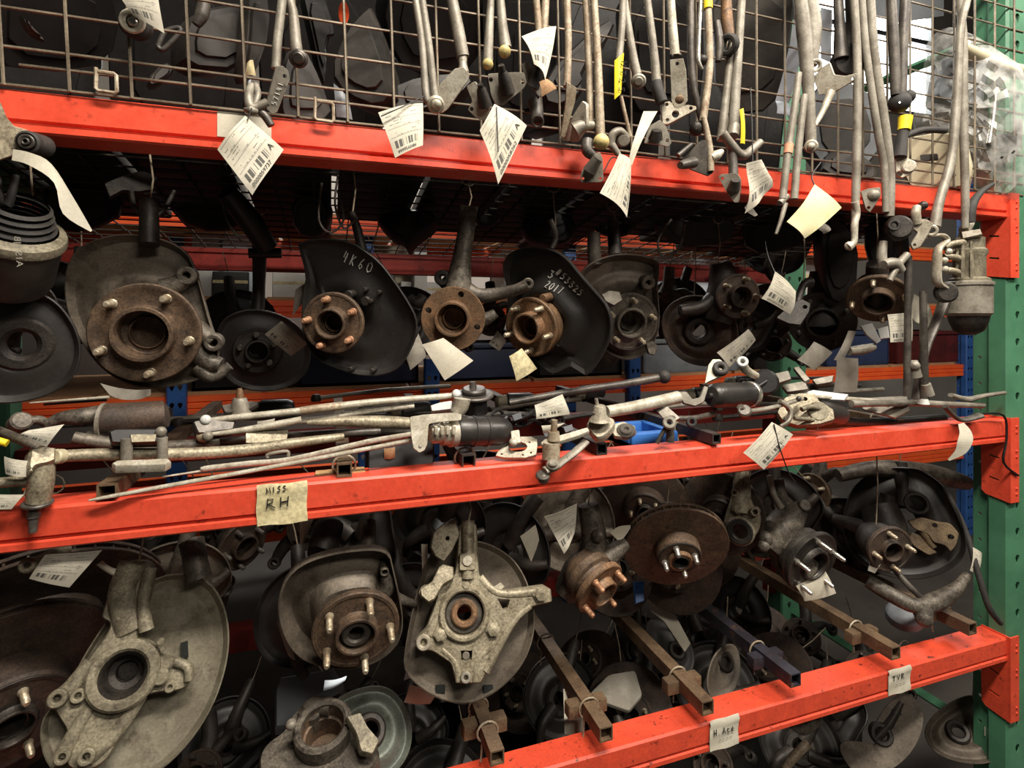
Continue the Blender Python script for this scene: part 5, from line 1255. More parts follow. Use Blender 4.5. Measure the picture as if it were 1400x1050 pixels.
# K8 rusty hub right
t = knuckle('steering_knuckle', 'tilted dull rusty hub with pale studs above a white upright tag', 1200, 410, 0.10, 0.0, -0.7); fr = t.fr; m = t.m
hub(t, fr, 0, 0, 0.0, 38 * m, 4, 0.80, 0.022, 0.006, 0.52, 0.02, 0.34, deg(100), M_RUST, M_STUD)
mb = MB(); mb.lathe([(30 * m, -0.05), (33 * m, -0.03), (33 * m, -0.012)], Matrix(), 28); add_limb(mb, fr, [(1198, 360, -0.05), (1200, 385, -0.05), (1200, 410, -0.05)], [12, 16, 26]); t.part('knuckle_casting', mb, M_CAST_D, local=True); hanger(t, W(1198, 362, 0.14), ZBAR_UP)
paper_tag([(1217, 468), (1247, 466), (1246, 427), (1213, 430)], 0.0, 'clean white upright barcode tag below the tilted rusty hub', num='0000060114', bend=(0.003, 0.002, 0))
ribbon('paper_strip', [(1250, 402), (1262, 410), (1272, 420), (1276, 442)], [(1244, 430), (1252, 440), (1262, 444), (1266, 452)], 0.02, M_PAPER, 'folded white paper tucked behind the long linkage bars', dys=[0, 0.01, 0, 0.01])
paper_tag([(1090, 492), (1113, 506), (1138, 482), (1113, 467)], 0.2, 'grey folded paper right of the slanted grey tag', m_=M_PAPER_G, cat='paper', name='paper_scrap')
paper_tag([(1140, 492), (1152, 494), (1170, 453), (1160, 452)], 0.18, 'narrow pale grey paper strip standing among the motors', m_=M_PAPER_G, cat='paper', name='paper_scrap')
paper_tag([(1139, 536), (1171, 536), (1173, 490), (1144, 488)], 0.16, 'dull grey-brown card standing behind the right-hand motors', m_=M_PAPER_G, cat='card', name='paper_card')
ribbon('paper_strip', [(137, 524), (160, 530), (185, 533), (206, 532)], [(150, 540), (166, 546), (190, 546), (206, 540)], 0.14, M_PAPER_G, 'curled grey paper poking out below the big rusty hub')
# bits of bright clutter in the gaps: folded white parts at the right
t = Thing('plastic_clip', 'white folded plastic bracket in the gap left of the white upright tag', 'bracket', W(1200, 462, 0.2))
mb = MB(); mb.platepx([(1176, 446), (1192, 442), (1204, 466), (1198, 470), (1184, 458)], 0.2, 5, 0.3, 0.1); t.part('leg', mb, M_WHITE)
mb = MB(); mb.platepx([(1200, 450), (1214, 446), (1216, 462), (1204, 464)], 0.21, 4, -0.2, 0.2); t.part('leg', mb, M_WHITE)
mb = MB(); mb.tpx([(1160, 480, 0.2), (1180, 478, 0.2), (1194, 474, 0.2)], [6, 7, 5]); t.part('cross_bar', mb, M_STEEL_L)

# wires coiling under the deck
for i, (pts, y) in enumerate([([(440, 250), (436, 300), (452, 318), (470, 300), (462, 262)], 0.12), ([(462, 240), (458, 280), (470, 312), (486, 300)], 0.14), ([(918, 300), (900, 328), (906, 352), (928, 340), (936, 308)], 0.14), ([(300, 250), (310, 300), (330, 330)], 0.3)]):
    solo('loose_wire', MB().tpx([(a, b, y) for a, b in pts], 1.6, 7), M_STEEL_D, ['bent dark wire loop hanging left of the 4K60 shield stem', 'thin wire hook beside the bent wire loop', 'open dark cable loop under the beam behind the rod tags', 'slack dark wire under the deck above the shadowed shield'][i], 'wire')
# wiper motor at the right end with linkage
t = Thing('wiper_motor', 'silver wiper motor hanging at the right post with black gear housing', 'motor', W(1325, 320, -0.03))
Yw = -0.035
def vcyl(px, py0, py1, y, r, prof=None, n=26):
    a = W(px, py0, y); b = W(px, py1, y); m_ = MPP(px, y); mb = MB(); h = a.z - b.z
    mb.lathe([(r * m_ * pr, h * ph) for ph, pr in (prof or [(0, 0.92), (0.04, 1), (0.96, 1), (1, 0.92)])], TR(b), n, caps=True); return mb
t.part('motor_can', vcyl(1323, 384, 432, Yw, 27, [(0, 0.86), (0.08, 1), (0.86, 1), (0.87, 1.06), (0.95, 1.06), (1, 0.8)]), M_STEEL)
t.part('end_cap', vcyl(1324, 428, 458, Yw, 24, [(0, 0.3), (0.2, 0.7), (0.6, 0.9), (1, 1)]), M_CAST_D)
mb = vcyl(1325, 316, 386, Yw, 18, [(0, 1.3), (0.06, 1.3), (0.1, 1.0), (0.5, 1.0), (0.55, 1.12), (0.62, 1.12), (0.66, 0.95), (0.86, 0.95), (0.88, 0.72), (1, 0.6)])
for k in range(9): 
    a = k * 0.7; mb.tpx([(1325 + 17 * math.cos(a), 330, Yw - 0.02 * abs(math.sin(a))), (1325 + 19 * math.cos(a), 380, Yw - 0.024 * abs(math.sin(a)))], 2.2, 6)
t.part('gear_body', mb, M_ALU_G)
mb = MB(); mb.tpx([(1318, 316, Yw), (1325, 306, Yw), (1330, 300, Yw)], [7, 6, 3]); mb.platepx([(1314, 318), (1340, 314), (1343, 322), (1316, 328)], Yw - 0.02, 10, 0, 0.3); t.part('connector_block', mb, M_STEEL_L)
for (a, b) in (((1290, 338), (1316, 332)), ((1294, 370), (1312, 374)), ((1290, 352), (1312, 354))):
    t.part('mount_arm', MB().tpx([(a[0], a[1], Yw - 0.01), ((a[0] + b[0]) / 2, (a[1] + b[1]) / 2 - 2, Yw - 0.015), (b[0], b[1], Yw - 0.01)], [5, 4, 5]), M_ALU)
for p in ((1291, 356), (1292, 368), (1297, 344)): t.part('bolt', (lambda q: (q.dome(p[0], p[1], Yw - 0.025, 4.5), q)[1])(MB()), M_STEEL_L)
t = Thing('wiper_bracket', 'looped pale alloy bracket left of the silver wiper motor', 'bracket', W(1285, 340, -0.05))
mb = MB(); mb.tpx([(1262, 326, -0.06), (1276, 322, -0.06), (1290, 322, -0.06), (1294, 330, -0.06), (1283, 340, -0.06), (1281, 360, -0.06), (1281, 384, -0.06), (1288, 392, -0.06), (1298, 396, -0.06)], [3, 3.5, 4, 5, 6, 6.5, 6.5, 6, 5], 10, 0.6); t.part('loop_arm', mb, M_ALU_L)
mb = MB(); mb.disc(1293, 400, -0.06, 14, 12, 0.5, 0.1); t.part('bush_eye', mb, M_CAST_D)
mb = MB(); mb.platepx([(1240, 308), (1252, 300), (1266, 300), (1276, 306), (1268, 322), (1258, 338), (1248, 342), (1244, 334), (1254, 318)], -0.065, 8, 0.1, 0.1, round_=1, holes=[(1250, 335, 2)]); mb.tpx([(1254, 306, -0.065), (1252, 292, -0.066), (1254, 282, -0.066)], [6, 6, 5]); mb.disc(1273, 315, -0.068, 8, 10, 0.1, -0.1, hole=4); t.part('cast_arm', mb, M_ALU_L)
mb = MB(); mb.dome(1262, 281, -0.07, 6); mb.disc(1228, 312, -0.055, 17, 16, 0.3, 0.2); mb.disc(1222, 308, -0.068, 8, 6, 0.3, 0.2, hole=4); t.part('gear_housing', mb, M_CAST_D)
mb = MB(); mb.tpx([(1232, 370, -0.05), (1222, 360, -0.05), (1208, 362, -0.05)], [6, 8, 6]); mb.tpx([(1216, 384, -0.05), (1228, 362, -0.05), (1240, 348, -0.05)], [4, 5, 5]); mb.tpx([(1208, 330, -0.04), (1206, 350, -0.04), (1208, 366, -0.04)], [5, 6, 7]); t.part('lower_link', mb, M_STEEL)
t = Thing('wiper_linkage', 'dark linkage of two straight bars hanging down to the middle shelf', 'linkage', W(1255, 545, -0.02))
mb = MB(); mb.tpx([(1242, 350, -0.03), (1241, 430, -0.03), (1240, 542, -0.03)], 4.6); t.part('bar', mb, M_STEEL_D)
mb = MB(); mb.tpx([(1262, 398, -0.035), (1263, 470, -0.035), (1264, 545, -0.035)], [4.5, 5, 5.5]); t.part('bar', mb, M_STEEL_D)
mb = MB(); mb.tpx([(1294, 404, -0.02), (1280, 440, -0.02), (1264, 482, -0.02), (1252, 545, -0.02)], [8, 7, 6, 6], 10, 0.6); t.part('flat_strap', mb, M_STEEL_D)
mb = MB(); mb.dome(1250, 500, -0.04, 7); mb.tpx([(1248, 494, -0.035), (1252, 515, -0.035)], [6, 8]); mb.tpx([(1266, 525, -0.04), (1270, 540, -0.04)], [6, 7]); t.part('ball_joint', mb, M_STEEL)
# ================================================================== middle shelf: square tubes and wiper gear lying on them
def sq_tube(px, py, y0, y1, w_px, m_, label, h_px=None, dxy=(0, 0), tilt=0.0, wire_at=(), cross=None, group=None, ztop=None):
    """hollow square tube running back into the rack; the front end is at the picture point"""
    c = W(px, py, y0); w = w_px * MPP(px, y0); h = (h_px or w_px) * MPP(px, y0); L = y1 - y0; th = 0.0028
    t = Thing('square_tube', label, 'tube', c, group)
    mb = MB()
    d = V((dxy[0], 1, tilt)).normalized(); X = d.cross(UP).normalized(); U = X.cross(d)
    rings = []
    for (yy, a, b) in ((0, w / 2, h / 2), (L, w / 2, h / 2), (L, w / 2 - th, h / 2 - th), (0, w / 2 - th, h / 2 - th)):
        p = c + d * yy
        rings.append([p + X * sx * a + U * sz * b for sx, sz in ((-1, -1), (1, -1), (1, 1), (-1, 1))])
    vs = [q for r in rings for q in r]
    mb.add(vs, [(i * 4 + k, i * 4 + (k + 1) % 4, ((i + 1) % 4) * 4 + (k + 1) % 4, ((i + 1) % 4) * 4 + k) for i in range(4) for k in range(4)])
    t.part('tube_body', mb, m_, sharp=30)
    for yy in wire_at:
        p = c + d * (yy - y0); r = w * 0.78
        P = [p + X * math.cos(a) * r + U * (math.sin(a) * r * 0.95) for a in [math.radians(-60 + 300 * k / 12) for k in range(13)]] + [p - X * r * 0.8 - U * r * 2.2 - d * 0.01]
        t.part('wire_tie', MB().tube(P, 0.0021, 6), M_STEEL_RUST)
    if cross:
        for (off, ln) in cross:
            q = c + d * 0.035 - U * 0.0 + X * off
            t.part('cross_piece', MB().box(Matrix.Translation(q) , ln, 0.022, h * 0.9, 0.002), m_)
    return t
sq_tube(471, 643, 0.01, 0.84, 20, M_TUBE_R, 'rusty tan square tube end on the middle beam near the RH note', h_px=19, wire_at=(0.04,))
sq_tube(641, 631, 0.01, 0.84, 19, M_TUBE_D, 'dark square tube end on the middle beam under the ribbed motor', wire_at=(0.04,))
sq_tube(823, 614, 0.005, 0.84, 16, M_TUBE_D, 'short dark square tube end under the cast pivot housing')
sq_tube(980, 600, -0.005, 0.84, 14, M_TUBE_D, 'long black square tube on the middle beam ahead of the black motor', wire_at=(0.12,))
sq_tube(146, 672, 0.0, 0.84, 24, M_TUBE_R, 'brown square tube end under the long pale rods on the middle beam', h_px=20)
sq_tube(1232, 580, 0.05, 0.84, 13, M_TUBE_R, 'thin rusty square tube at the right end of the middle beam', wire_at=(0.12,))
mb = MB(); a = W(430, 652, 0.03); b = W(500, 645, 0.03); mb.box(TR((a + b) / 2 - V((0, -0.02, 0.003))), (b - a).length, 0.03, 0.008, 0.002); solo('wood_strip', mb, M_WOOD, 'pale wooden strip on the middle beam beside the rusty tan tube', 'wood')

YM = 0.05
# M1 left assembly
t = Thing('wiper_linkage', 'heavy alloy wiper linkage with a big tube at the left end of the middle shelf', 'linkage', W(60, 660, 0.0))
t.part('main_tube', MB().tpx([(74, 624, 0.0), (120, 622, 0.02), (165, 621, 0.03), (240, 621, 0.05), (330, 616, 0.06), (400, 606, 0.07), (470, 597, 0.08)], [8, 8.5, 8.5, 8.5, 8, 7, 5], 16), M_ALU)
mb = MB(); mb.platepx([(38, 618), (58, 614), (74, 616), (73, 634), (64, 638), (46, 642), (38, 652), (34, 640)], -0.015, 30, 0.2, 0.3, round_=1)
mb.tpx([(56, 630, -0.01), (56, 660, -0.01), (52, 686, -0.01)], [16, 15, 14], 18); t.part('pivot_casting', mb, M_ALU)
mb = MB(); mb.disc(51, 688, -0.01, 18, 5, 0, 2.5); mb.tpx([(47, 690, -0.012), (46, 708, -0.014)], [8, 8]); mb.tpx([(46, 706, -0.014), (45, 728, -0.016)], [6.5, 5]); t.part('spindle', mb, M_STEEL_D)
t.part('side_rod', MB().tpx([(-40, 664, -0.02), (0, 660, -0.015), (46, 656, -0.01)], [7, 7, 8]), M_ALU)
mb = MB(); mb.disc(80, 624, -0.005, 10, 14, -0.9, 0.1); t.part('white_ball', mb, M_BEIGE)
t = Thing('mount_clamp', 'zinc twin-post clamp plate straddling the big alloy tube', 'clamp', W(195, 635, 0.02))
mb = MB(); mb.tpx([(173, 599, 0.01), (173, 634, 0.01)], [7, 7.5], 14); t.part('post', mb, M_STEEL)
mb = MB(); mb.tpx([(222, 598, 0.02), (222, 632, 0.02)], [6.5, 7], 14); t.part('post', mb, M_STEEL)
mb = MB(); mb.platepx([(153, 638), (160, 634), (230, 631), (234, 635), (226, 640), (158, 642)], 0.0, 12, 0, 1.2); t.part('base_plate', mb, M_STEEL_L)
mb = MB(); mb.platepx([(148, 592), (160, 588), (228, 588), (230, 600), (222, 608), (152, 610)], 0.03, 30, 0, 0.2, round_=1); t.part('black_body', mb, M_BLACK)
mb = MB(); mb.platepx([(178, 594), (214, 594), (212, 604), (180, 605)], 0.012, 4, 0, 0.2); t.part('bright_band', mb, M_ALU)
mb = MB(); mb.dome(220, 590, 0.02, 7); t.part('nut', mb, M_STEEL)
t = Thing('wiper_motor', 'dark brown wiper motor can behind the big alloy tube at the left', 'motor', W(180, 575, 0.12))
mb = MB(); mb.tube([W(140, 575, 0.10), W(146, 574, 0.10), W(222, 569, 0.13), W(228, 568, 0.13)], [0.024, 0.027, 0.027, 0.02], 24); t.part('motor_can', mb, M_RUST_D)
mb = MB(); mb.tube([W(138, 575, 0.10), W(143, 575, 0.10)], [0.029, 0.029], 24); t.part('clamp_ring', mb, M_STEEL)
mb = MB(); mb.tpx([(64, 582, 0.1), (84, 572, 0.1), (110, 570, 0.1), (136, 566, 0.11)], [7, 9, 12, 12]); mb.disc(27, 578, 0.08, 13, 20, 0.3, 0.4); mb.tpx([(30, 578, 0.08), (52, 574, 0.09), (66, 580, 0.1)], 6); t.part('gear_casting', mb, M_CAST)
mb = MB(); mb.tpx([(120, 594, 0.09), (150, 593, 0.09)], 5); t.part('shaft', mb, M_STEEL_D)
paper_tag([(25, 594), (64, 611), (88, 580), (40, 588)], -0.03, 'white barcode tag lying tilted on the left linkage', num=None, letter='A', bend=(0.003, 0.003, 0))
paper_tag([(-14, 696), (16, 696), (33, 676), (-4, 676)], -0.02, 'white label corner at the lower left under the alloy spindle', bend=(0.001, 0.001, 0))
paper_tag([(8, 648), (36, 652), (38, 630), (6, 624)], -0.03, 'wrapped white label on the rod left of the alloy pivot casting', bend=(0.004, 0.001, 0))
t = Thing('windscreen_wiper', 'long thin white-edged blade lying under the big rusty hub', 'blade', W(110, 546, 0.1)); mb = MB(); mb.tpx([(40, 551, 0.12), (80, 548, 0.12), (149, 543, 0.12)], [0.8, 1.6, 2.2], 8); t.part('blade_strip', mb, M_STEEL_L); t.part('carrier', MB().tpx([(60, 553, 0.125), (100, 550, 0.125), (146, 547, 0.125)], 1.6, 6), M_BLACK)
mb = MB(); mb.tpx([(-10, 585, 0.04), (16, 596, 0.02), (40, 606, 0.0), (54, 614, -0.01)], [5, 6, 6, 5]); solo('wiper_rod', mb, M_CAST, 'short grey rod lying diagonally at the left end of the middle shelf', 'rod')
mb = MB(); mb.tpx([(-10, 600, 0.0), (2, 604, 0.0), (10, 606, 0.0)], 5); solo('yellow_cap', mb, M_YELLOW, 'yellow sleeve end beside the left label', 'sleeve')

# M2 rods
def rod_thing(label, pts, r, m_, tip=None, name='wiper_rod', flat=1.0):
    t = Thing(name, label, 'rod', W(*pts[0])); t.part('shaft', MB().tpx(pts, r, 10, flat), m_)
    for (p, rr, mm) in tip or []:
        t.part('ball_end', (lambda q: (q.dome(p[0], p[1], p[2], rr, 0, 0.2, 0.9), q)[1])(MB()), mm)
    return t
rod_thing('longest pale flat rod lying along the middle beam down to the left', [(122, 684, -0.012), (150, 679, -0.012), (220, 666, 0.0), (364, 640, 0.01), (500, 614, 0.02), (562, 602, 0.03)], [2, 4, 4.5, 4.5, 4.5, 4], M_STEEL_L, flat=0.7)
rod_thing('pale rod just above the longest flat rod with pinched thin end', [(222, 652, 0.02), (274, 644, 0.03), (280, 641, 0.03), (340, 634, 0.04), (400, 628, 0.05), (500, 605, 0.06), (562, 594, 0.07)], [1.5, 2, 4.5, 4.5, 4.5, 4.5, 4], M_STEEL_L, flat=0.8)
rod_thing('tape-wrapped white rod with round ball end running to the centre', [(282, 576, 0.10), (320, 571, 0.10), (410, 562, 0.10), (500, 551, 0.11), (618, 541, 0.12)], [4, 4.5, 5, 5, 4], M_STEEL_L, [((281, 574, 0.09), 7, M_WHITE)])
solo('tape_wrap', MB().tpx([(411, 562, 0.10), (440, 558, 0.10), (466, 555, 0.105)], 5.8), M_STEEL_RUST, 'brownish tape wrapped around the white rod', 'tape')
rod_thing('thin pale rod below the tape-wrapped rod', [(286, 594, 0.08), (320, 590, 0.08), (380, 580, 0.08), (412, 574, 0.08)], [2.5, 4, 5, 5], M_STEEL_L, [((284, 596, 0.07), 7, M_STEEL)])
rod_thing('white rod ending under the bright connector in the middle', [(400, 576, 0.11), (440, 573, 0.11), (500, 562, 0.12), (566, 555, 0.12)], [4, 4.5, 5, 4], M_STEEL_L)
rod_thing('thicker dull alloy rod in the middle of the rod pile', [(420, 578, 0.09), (470, 576, 0.09), (520, 577, 0.09), (564, 579, 0.09)], [3, 7, 9, 8], M_ALU)
rod_thing('dark steel rod deep in the middle shelf rod pile', [(300, 604, 0.14), (400, 596, 0.14), (520, 590, 0.14)], [5, 6, 6], M_STEEL_D)
rod_thing('short dull pipe behind the bent alloy tube', [(100, 598, 0.07), (150, 606, 0.08), (210, 612, 0.09), (300, 606, 0.1)], [8, 9, 9, 8], M_CAST)
t = Thing('wiper_pivot', 'zinc pivot housing with brown threaded tip standing among the rods', 'pivot', W(328, 560, 0.12))
mb = MB(); mb.platepx([(303, 556), (320, 553), (346, 550), (354, 554), (336, 564), (308, 566)], 0.12, 6, 0, 1.0, round_=1); t.part('flange', mb, M_STEEL_D)
mb = MB(); mb.tpx([(329, 566, 0.12), (328, 552, 0.12), (328, 544, 0.12)], [14, 11, 8], 14); t.part('body', mb, M_STEEL)
mb = MB(); mb.tpx([(328, 546, 0.12), (328, 538, 0.12), (327, 531, 0.12)], [5, 4.5, 3], 10); t.part('threaded_tip', mb, M_RUST_O)
mb = MB(); mb.platepx([(336, 592), (350, 588), (394, 587), (392, 602), (350, 606), (336, 606)], 0.08, 3, 0.1, 0.4); t.part('alloy_bracket', mb, M_ALU)
mb = MB(); mb.tpx([(366, 626, 0.05), (367, 621, 0.05), (392, 617, 0.05), (394, 624, 0.05)], 2.4, 8); solo('u_bracket', mb, M_STEEL, 'small U-shaped metal bracket under the bent alloy tube', 'bracket')
t = Thing('wiper_pivot', 'greasy pivot with dark linkage plates at the left end of the rod pile', 'pivot', W(270, 585, 0.1))
mb = MB(); mb.platepx([(262, 580), (300, 574), (322, 578), (318, 592), (270, 598)], 0.1, 20, 0.1, 0.5, round_=1); t.part('plate', mb, M_STEEL_D); mb = MB(); mb.dome(278, 596, 0.085, 9); t.part('ball_joint', mb, M_STEEL_RUST)
paper_tag([(352, 584), (374, 580), (376, 572), (352, 576)], 0.09, 'small dull label among the rods near the zinc pivot', m_=M_PAPER_G, cat='label', name='paper_label')
paper_tag([(508, 614), (556, 606), (562, 594), (520, 598)], 0.075, 'thin white paper leaf lying among the rod ends', m_=M_PAPER, cat='paper', name='paper_scrap')
paper_tag([(525, 628), (540, 626), (540, 611), (525, 613)], 0.06, 'small orange label on the black box under the rods', m_=M_CARD, cat='label', name='paper_label')
mb = MB(); mb.platepx([(500, 600), (592, 590), (592, 640), (500, 648)], 0.09, 40, 0.1, 0.1); solo('module_box', mb, M_BLACK, 'black control box lying under the rod ends beside the ribbed motor', 'box')

# M3 centre motor
t = Thing('wiper_motor', 'black ribbed wiper motor with pale L-shaped bracket in the centre of the middle shelf', 'motor', W(640, 600, 0.04))
ax0, ax1 = W(620, 590, 0.03), W(698, 589, 0.05)
def along(a, b, prof, n=26):
    d = (b - a); L = d.length; q = d.to_track_quat('Z', 'Y').to_matrix().to_4x4(); mb = MB()
    mb.lathe([(r, L * s) for s, r in prof], TR(a) @ q, n, caps=True); return mb
R_ = 20 * MPP(650, 0.04)
t.part('motor_can', along(ax0, ax1, [(0.0, R_ * 0.8), (0.06, R_), (0.3, R_), (0.31, R_ * 1.06), (0.34, R_ * 1.06), (0.35, R_), (0.52, R_), (0.53, R_ * 1.05), (0.56, R_ * 1.05), (0.57, R_), (0.78, R_ * 0.98), (0.9, R_ * 0.86), (0.97, R_ * 0.6), (0.98, R_ * 0.25), (1.02, R_ * 0.22)]), M_MOTOR)
mb = along(W(588, 594, 0.02), W(622, 591, 0.03), [(0, R_ * 0.5), (0.1, R_ * 0.62), (0.4, R_ * 0.62), (0.45, R_ * 0.8), (0.7, R_ * 0.8), (0.75, R_ * 0.95), (1, R_ * 0.95)], 18)
for k in range(4): mb.box(TR(W(596 + k * 8, 588, 0.0)), 0.006, 0.01, 0.014, 0.001)
t.part('gear_neck', mb, M_ALU_L)
mb = MB(); mb.platepx([(560, 570), (580, 567), (622, 564), (631, 567), (630, 575), (600, 577), (586, 580), (584, 608), (580, 616), (573, 619), (565, 613), (562, 596)], 0.005, 4, 0.1, 0.1, round_=1); t.part('l_bracket', mb, M_STEEL_L)
mb = MB(); mb.dome(574, 611, -0.002, 4); t.part('bolt', mb, M_STEEL)
mb = MB(); mb.tpx([(624, 566, 0.05), (630, 556, 0.05), (632, 545, 0.05)], [9, 11, 12]); t.part('alloy_boss', mb, M_ALU_L)
mb = MB(); mb.platepx([(588, 556), (600, 552), (618, 549), (617, 562), (590, 565)], 0.10, 14, 0, 0.3, round_=1); t.part('white_connector', mb, M_WHITE)
t = Thing('wiper_pivot', 'dark stepped pivot spindle standing behind the ribbed motor', 'pivot', W(648, 550, 0.12))
mb = MB(); mb.tpx([(650, 566, 0.12), (650, 546, 0.12)], [16, 16], 18); t.part('body', mb, M_BLACK)
mb = MB(); mb.disc(648, 540, 0.12, 27, 5, 0, 3.0); mb.disc(648, 534, 0.12, 17, 8, 0, 3.0); mb.tpx([(647, 534, 0.12), (646, 522, 0.12)], [6, 4]); t.part('spindle', mb, M_STEEL_D)
mb = MB(); mb.dome(624, 538, 0.11, 6, 0, 0.4); t.part('ball_cap', mb, M_WHITE)
mb = MB(); mb.disc(668, 540, 0.12, 7, 6, 0, 2); t.part('nut', mb, M_STEEL)
t = Thing('wiper_bracket', 'pale alloy plate with oval hole beside the ribbed motor', 'bracket', W(710, 615, 0.03))
mb = MB(); fr = Fr(706, 612, 0.03, 0, 0.7); P = chaikin(ccw(fr.poly([(676, 627), (682, 616), (704, 598), (734, 598), (735, 612), (732, 627)])), 1)
hl = [fr.L(708 + 13 * math.cos(a), 612 + 7 * math.sin(a)) for a in [k * math.pi / 8 for k in range(16)]]
mb.plate(P, -0.003, 0.003, fr.M, [hl] + [circle(*fr.L(a, b), 0.0022, 8) for a, b in ((686, 622), (724, 606), (726, 620), (715, 623))], ch=0.001); t.part('plate', mb, M_ALU_L)
mb = MB(); mb.platepx([(698, 590), (710, 588), (712, 606), (700, 608)], 0.02, 6, 0, 0.3, round_=1); mb.dome(702, 604, 0.015, 6, 0, 0.6); t.part('upstand', mb, M_STEEL_L)
t = Thing('wire_harness', 'tangle of black wiring with torn plugs between the motor and the tag', 'harness', W(710, 575, 0.08))
rn = random.Random(3)
for k in range(7):
    P = [(672 + 16 * j + rn.uniform(-8, 8), 575 + rn.uniform(-14, 14) - j * 2, 0.08 + rn.uniform(-0.02, 0.03)) for j in range(7)]
    t.part('cable', MB().tpx(P, rn.uniform(1.8, 3.4), 7), M_BLACK)
for (a, b) in ((700, 568), (742, 590), (770, 584)): t.part('plug', (lambda q: (q.platepx([(a, b), (a + 12, b - 4), (a + 14, b + 4), (a + 3, b + 8)], 0.06, 6), q)[1])(MB()), M_GREYBOX)

# M5 linkage with cast pivot housing
t = Thing('wiper_linkage', 'pale wiper linkage with cast pivot housing jutting over the middle beam', 'linkage', W(820, 600, 0.0))
t.part('main_tube', MB().tpx([(829, 563, 0.02), (870, 556, 0.03), (927, 543, 0.04)], [8, 8.5, 8.5], 16), M_STEEL_L)
mb = MB(); mb.platepx([(926, 536), (938, 536), (946, 546), (956, 544), (962, 528), (968, 530), (962, 550), (950, 556), (934, 552)], 0.03, 8, 0.2, 0.2, round_=1); t.part('fork', mb, M_STEEL)
mb = MB(); mb.platepx([(963, 526), (968, 500), (974, 492), (984, 492), (996, 502), (995, 509), (984, 516), (970, 522)], 0.03, 6, 0.1, 0.4, round_=1); t.part('ear_plate', mb, M_ALU_L)
mb = MB(); mb.disc(985, 504, 0.02, 10.5, 9, 0.2, 0.6, hole=3.5); t.part('bush', mb, M_RUBBER)
mb = MB(); fr = Fr(822, 588, 0.0, 0, 0.8); m = fr.m
P = chaikin(ccw(fr.poly([(801, 582), (806, 574), (820, 570), (838, 572), (842, 580), (834, 592), (822, 600), (814, 600)])), 1); mb.plate(P, -0.012, 0.004, fr.M, ch=0.004)
mb.lathe([(15 * m, 0.002), (9 * m, 0.014), (8 * m, 0.03), (7 * m, 0.032), (0, 0.032)], Fr(820, 576, 0.0, 0, 3.0).M, 18); t.part('pivot_housing', mb, M_ALU_L)
mb = MB(); mb.disc(819, 565, 0.0, 9, 7, 0, 3); mb.disc(818, 559, 0.0, 7, 6, 0, 3); mb.tpx([(817, 558, 0.0), (815, 545, 0.0)], [3, 2.4]); t.part('spindle_nut', mb, M_STEEL)
mb = MB(); mb.platepx([(838, 582), (852, 578), (868, 584), (870, 592), (858, 600), (840, 598), (836, 590)], 0.0, 6, 0, 0.9, round_=1); t.part('foot', mb, M_ALU_L)
mb = MB(); mb.disc(856, 589, -0.006, 13, 6, 0, 0.9); mb.disc(856, 588, -0.01, 9, 6, 0, 0.9, hole=3); t.part('foot_bush', mb, M_STEEL_D)
mb = MB(); mb.platepx([(739, 607), (745, 602), (776, 594), (803, 586), (806, 591), (790, 598), (760, 607), (742, 611)], -0.015, 6, 0, 0.9, round_=1); t.part('upper_arm', mb, M_STEEL_L)
mb = MB(); mb.tpx([(757, 602, -0.015), (757, 590, -0.015)], [9, 7.5], 14); mb.tpx([(757, 592, -0.015), (758, 574, -0.015)], [4.5, 4.5], 10); mb.tpx([(753, 628, -0.02), (754, 606, -0.018)], [12, 12], 14); t.part('pivot_post', mb, M_STEEL_RUST)
mb = MB(); mb.tpx([(801, 604, -0.01), (786, 618, -0.02), (770, 630, -0.03), (758, 638, -0.035), (744, 644, -0.04)], [7, 7, 7, 9, 8], 12, 0.6); t.part('lower_arm', mb, M_STEEL)
mb = MB(); mb.disc(756, 636, -0.045, 9, 7, 0, 0.9); mb.disc(756, 634, -0.05, 6, 6, 0, 0.9); t.part('bolt', mb, M_STEEL)
mb = MB(); mb.disc(742, 650, -0.04, 10, 6, 0, 1.2); mb.dome(743, 655, -0.042, 8, 0, -0.9); t.part('ball_joint', mb, M_STEEL_D)
rod_thing('black pipe with rounded end slanting up toward the blue post', [(696, 551, 0.13), (750, 541, 0.13), (807, 532, 0.12), (860, 524, 0.11), (904, 516, 0.10)], [4, 5, 5.5, 5.5, 6], M_STEEL_D, [((908, 515, 0.095), 9, M_RUBBER)], name='wiper_pipe')
paper_tag([(733, 573), (779, 566), (769, 539), (731, 554)], 0.0, 'white barcode tag lying among black wires on the middle shelf', bend=(0.002, 0.002, 0.0008))
paper_tag([(742, 592), (752, 590), (772, 578), (740, 582)], 0.04, 'white card corner below the tag among black wires', m_=M_PAPER, cat='card', name='paper_card')
t = bin_(866, 918, 588, 616, 0.12, M_BLUE_P, 'bright blue plastic tray piece behind the long black tube', 'tray', name='plastic_tray', depth=0.12)
t = Thing('wiper_link', 'small dark link with silver bush eye standing before the long black tube', 'link', W(910, 600, 0.0))
mb = MB(); mb.tpx([(914, 580, 0.0), (906, 592, 0.0), (898, 606, 0.0)], [4, 3, 2.5]); mb.tpx([(916, 582, 0.0), (916, 604, 0.0)], [5, 6]); mb.tpx([(916, 572, 0.01), (946, 572, 0.02), (976, 566, 0.04)], [4, 4, 4]); t.part('arms', mb, M_STEEL_D)
mb = MB(); mb.disc(915, 578, -0.008, 9, 8, 0.1, 0.2, hole=3.2); t.part('bush_eye', mb, M_STEEL)
mb = MB(); mb.disc(945, 577, 0.0, 7, 10, 0.2, 0.1, hole=3); t.part('bush_eye', mb, M_RUBBER)
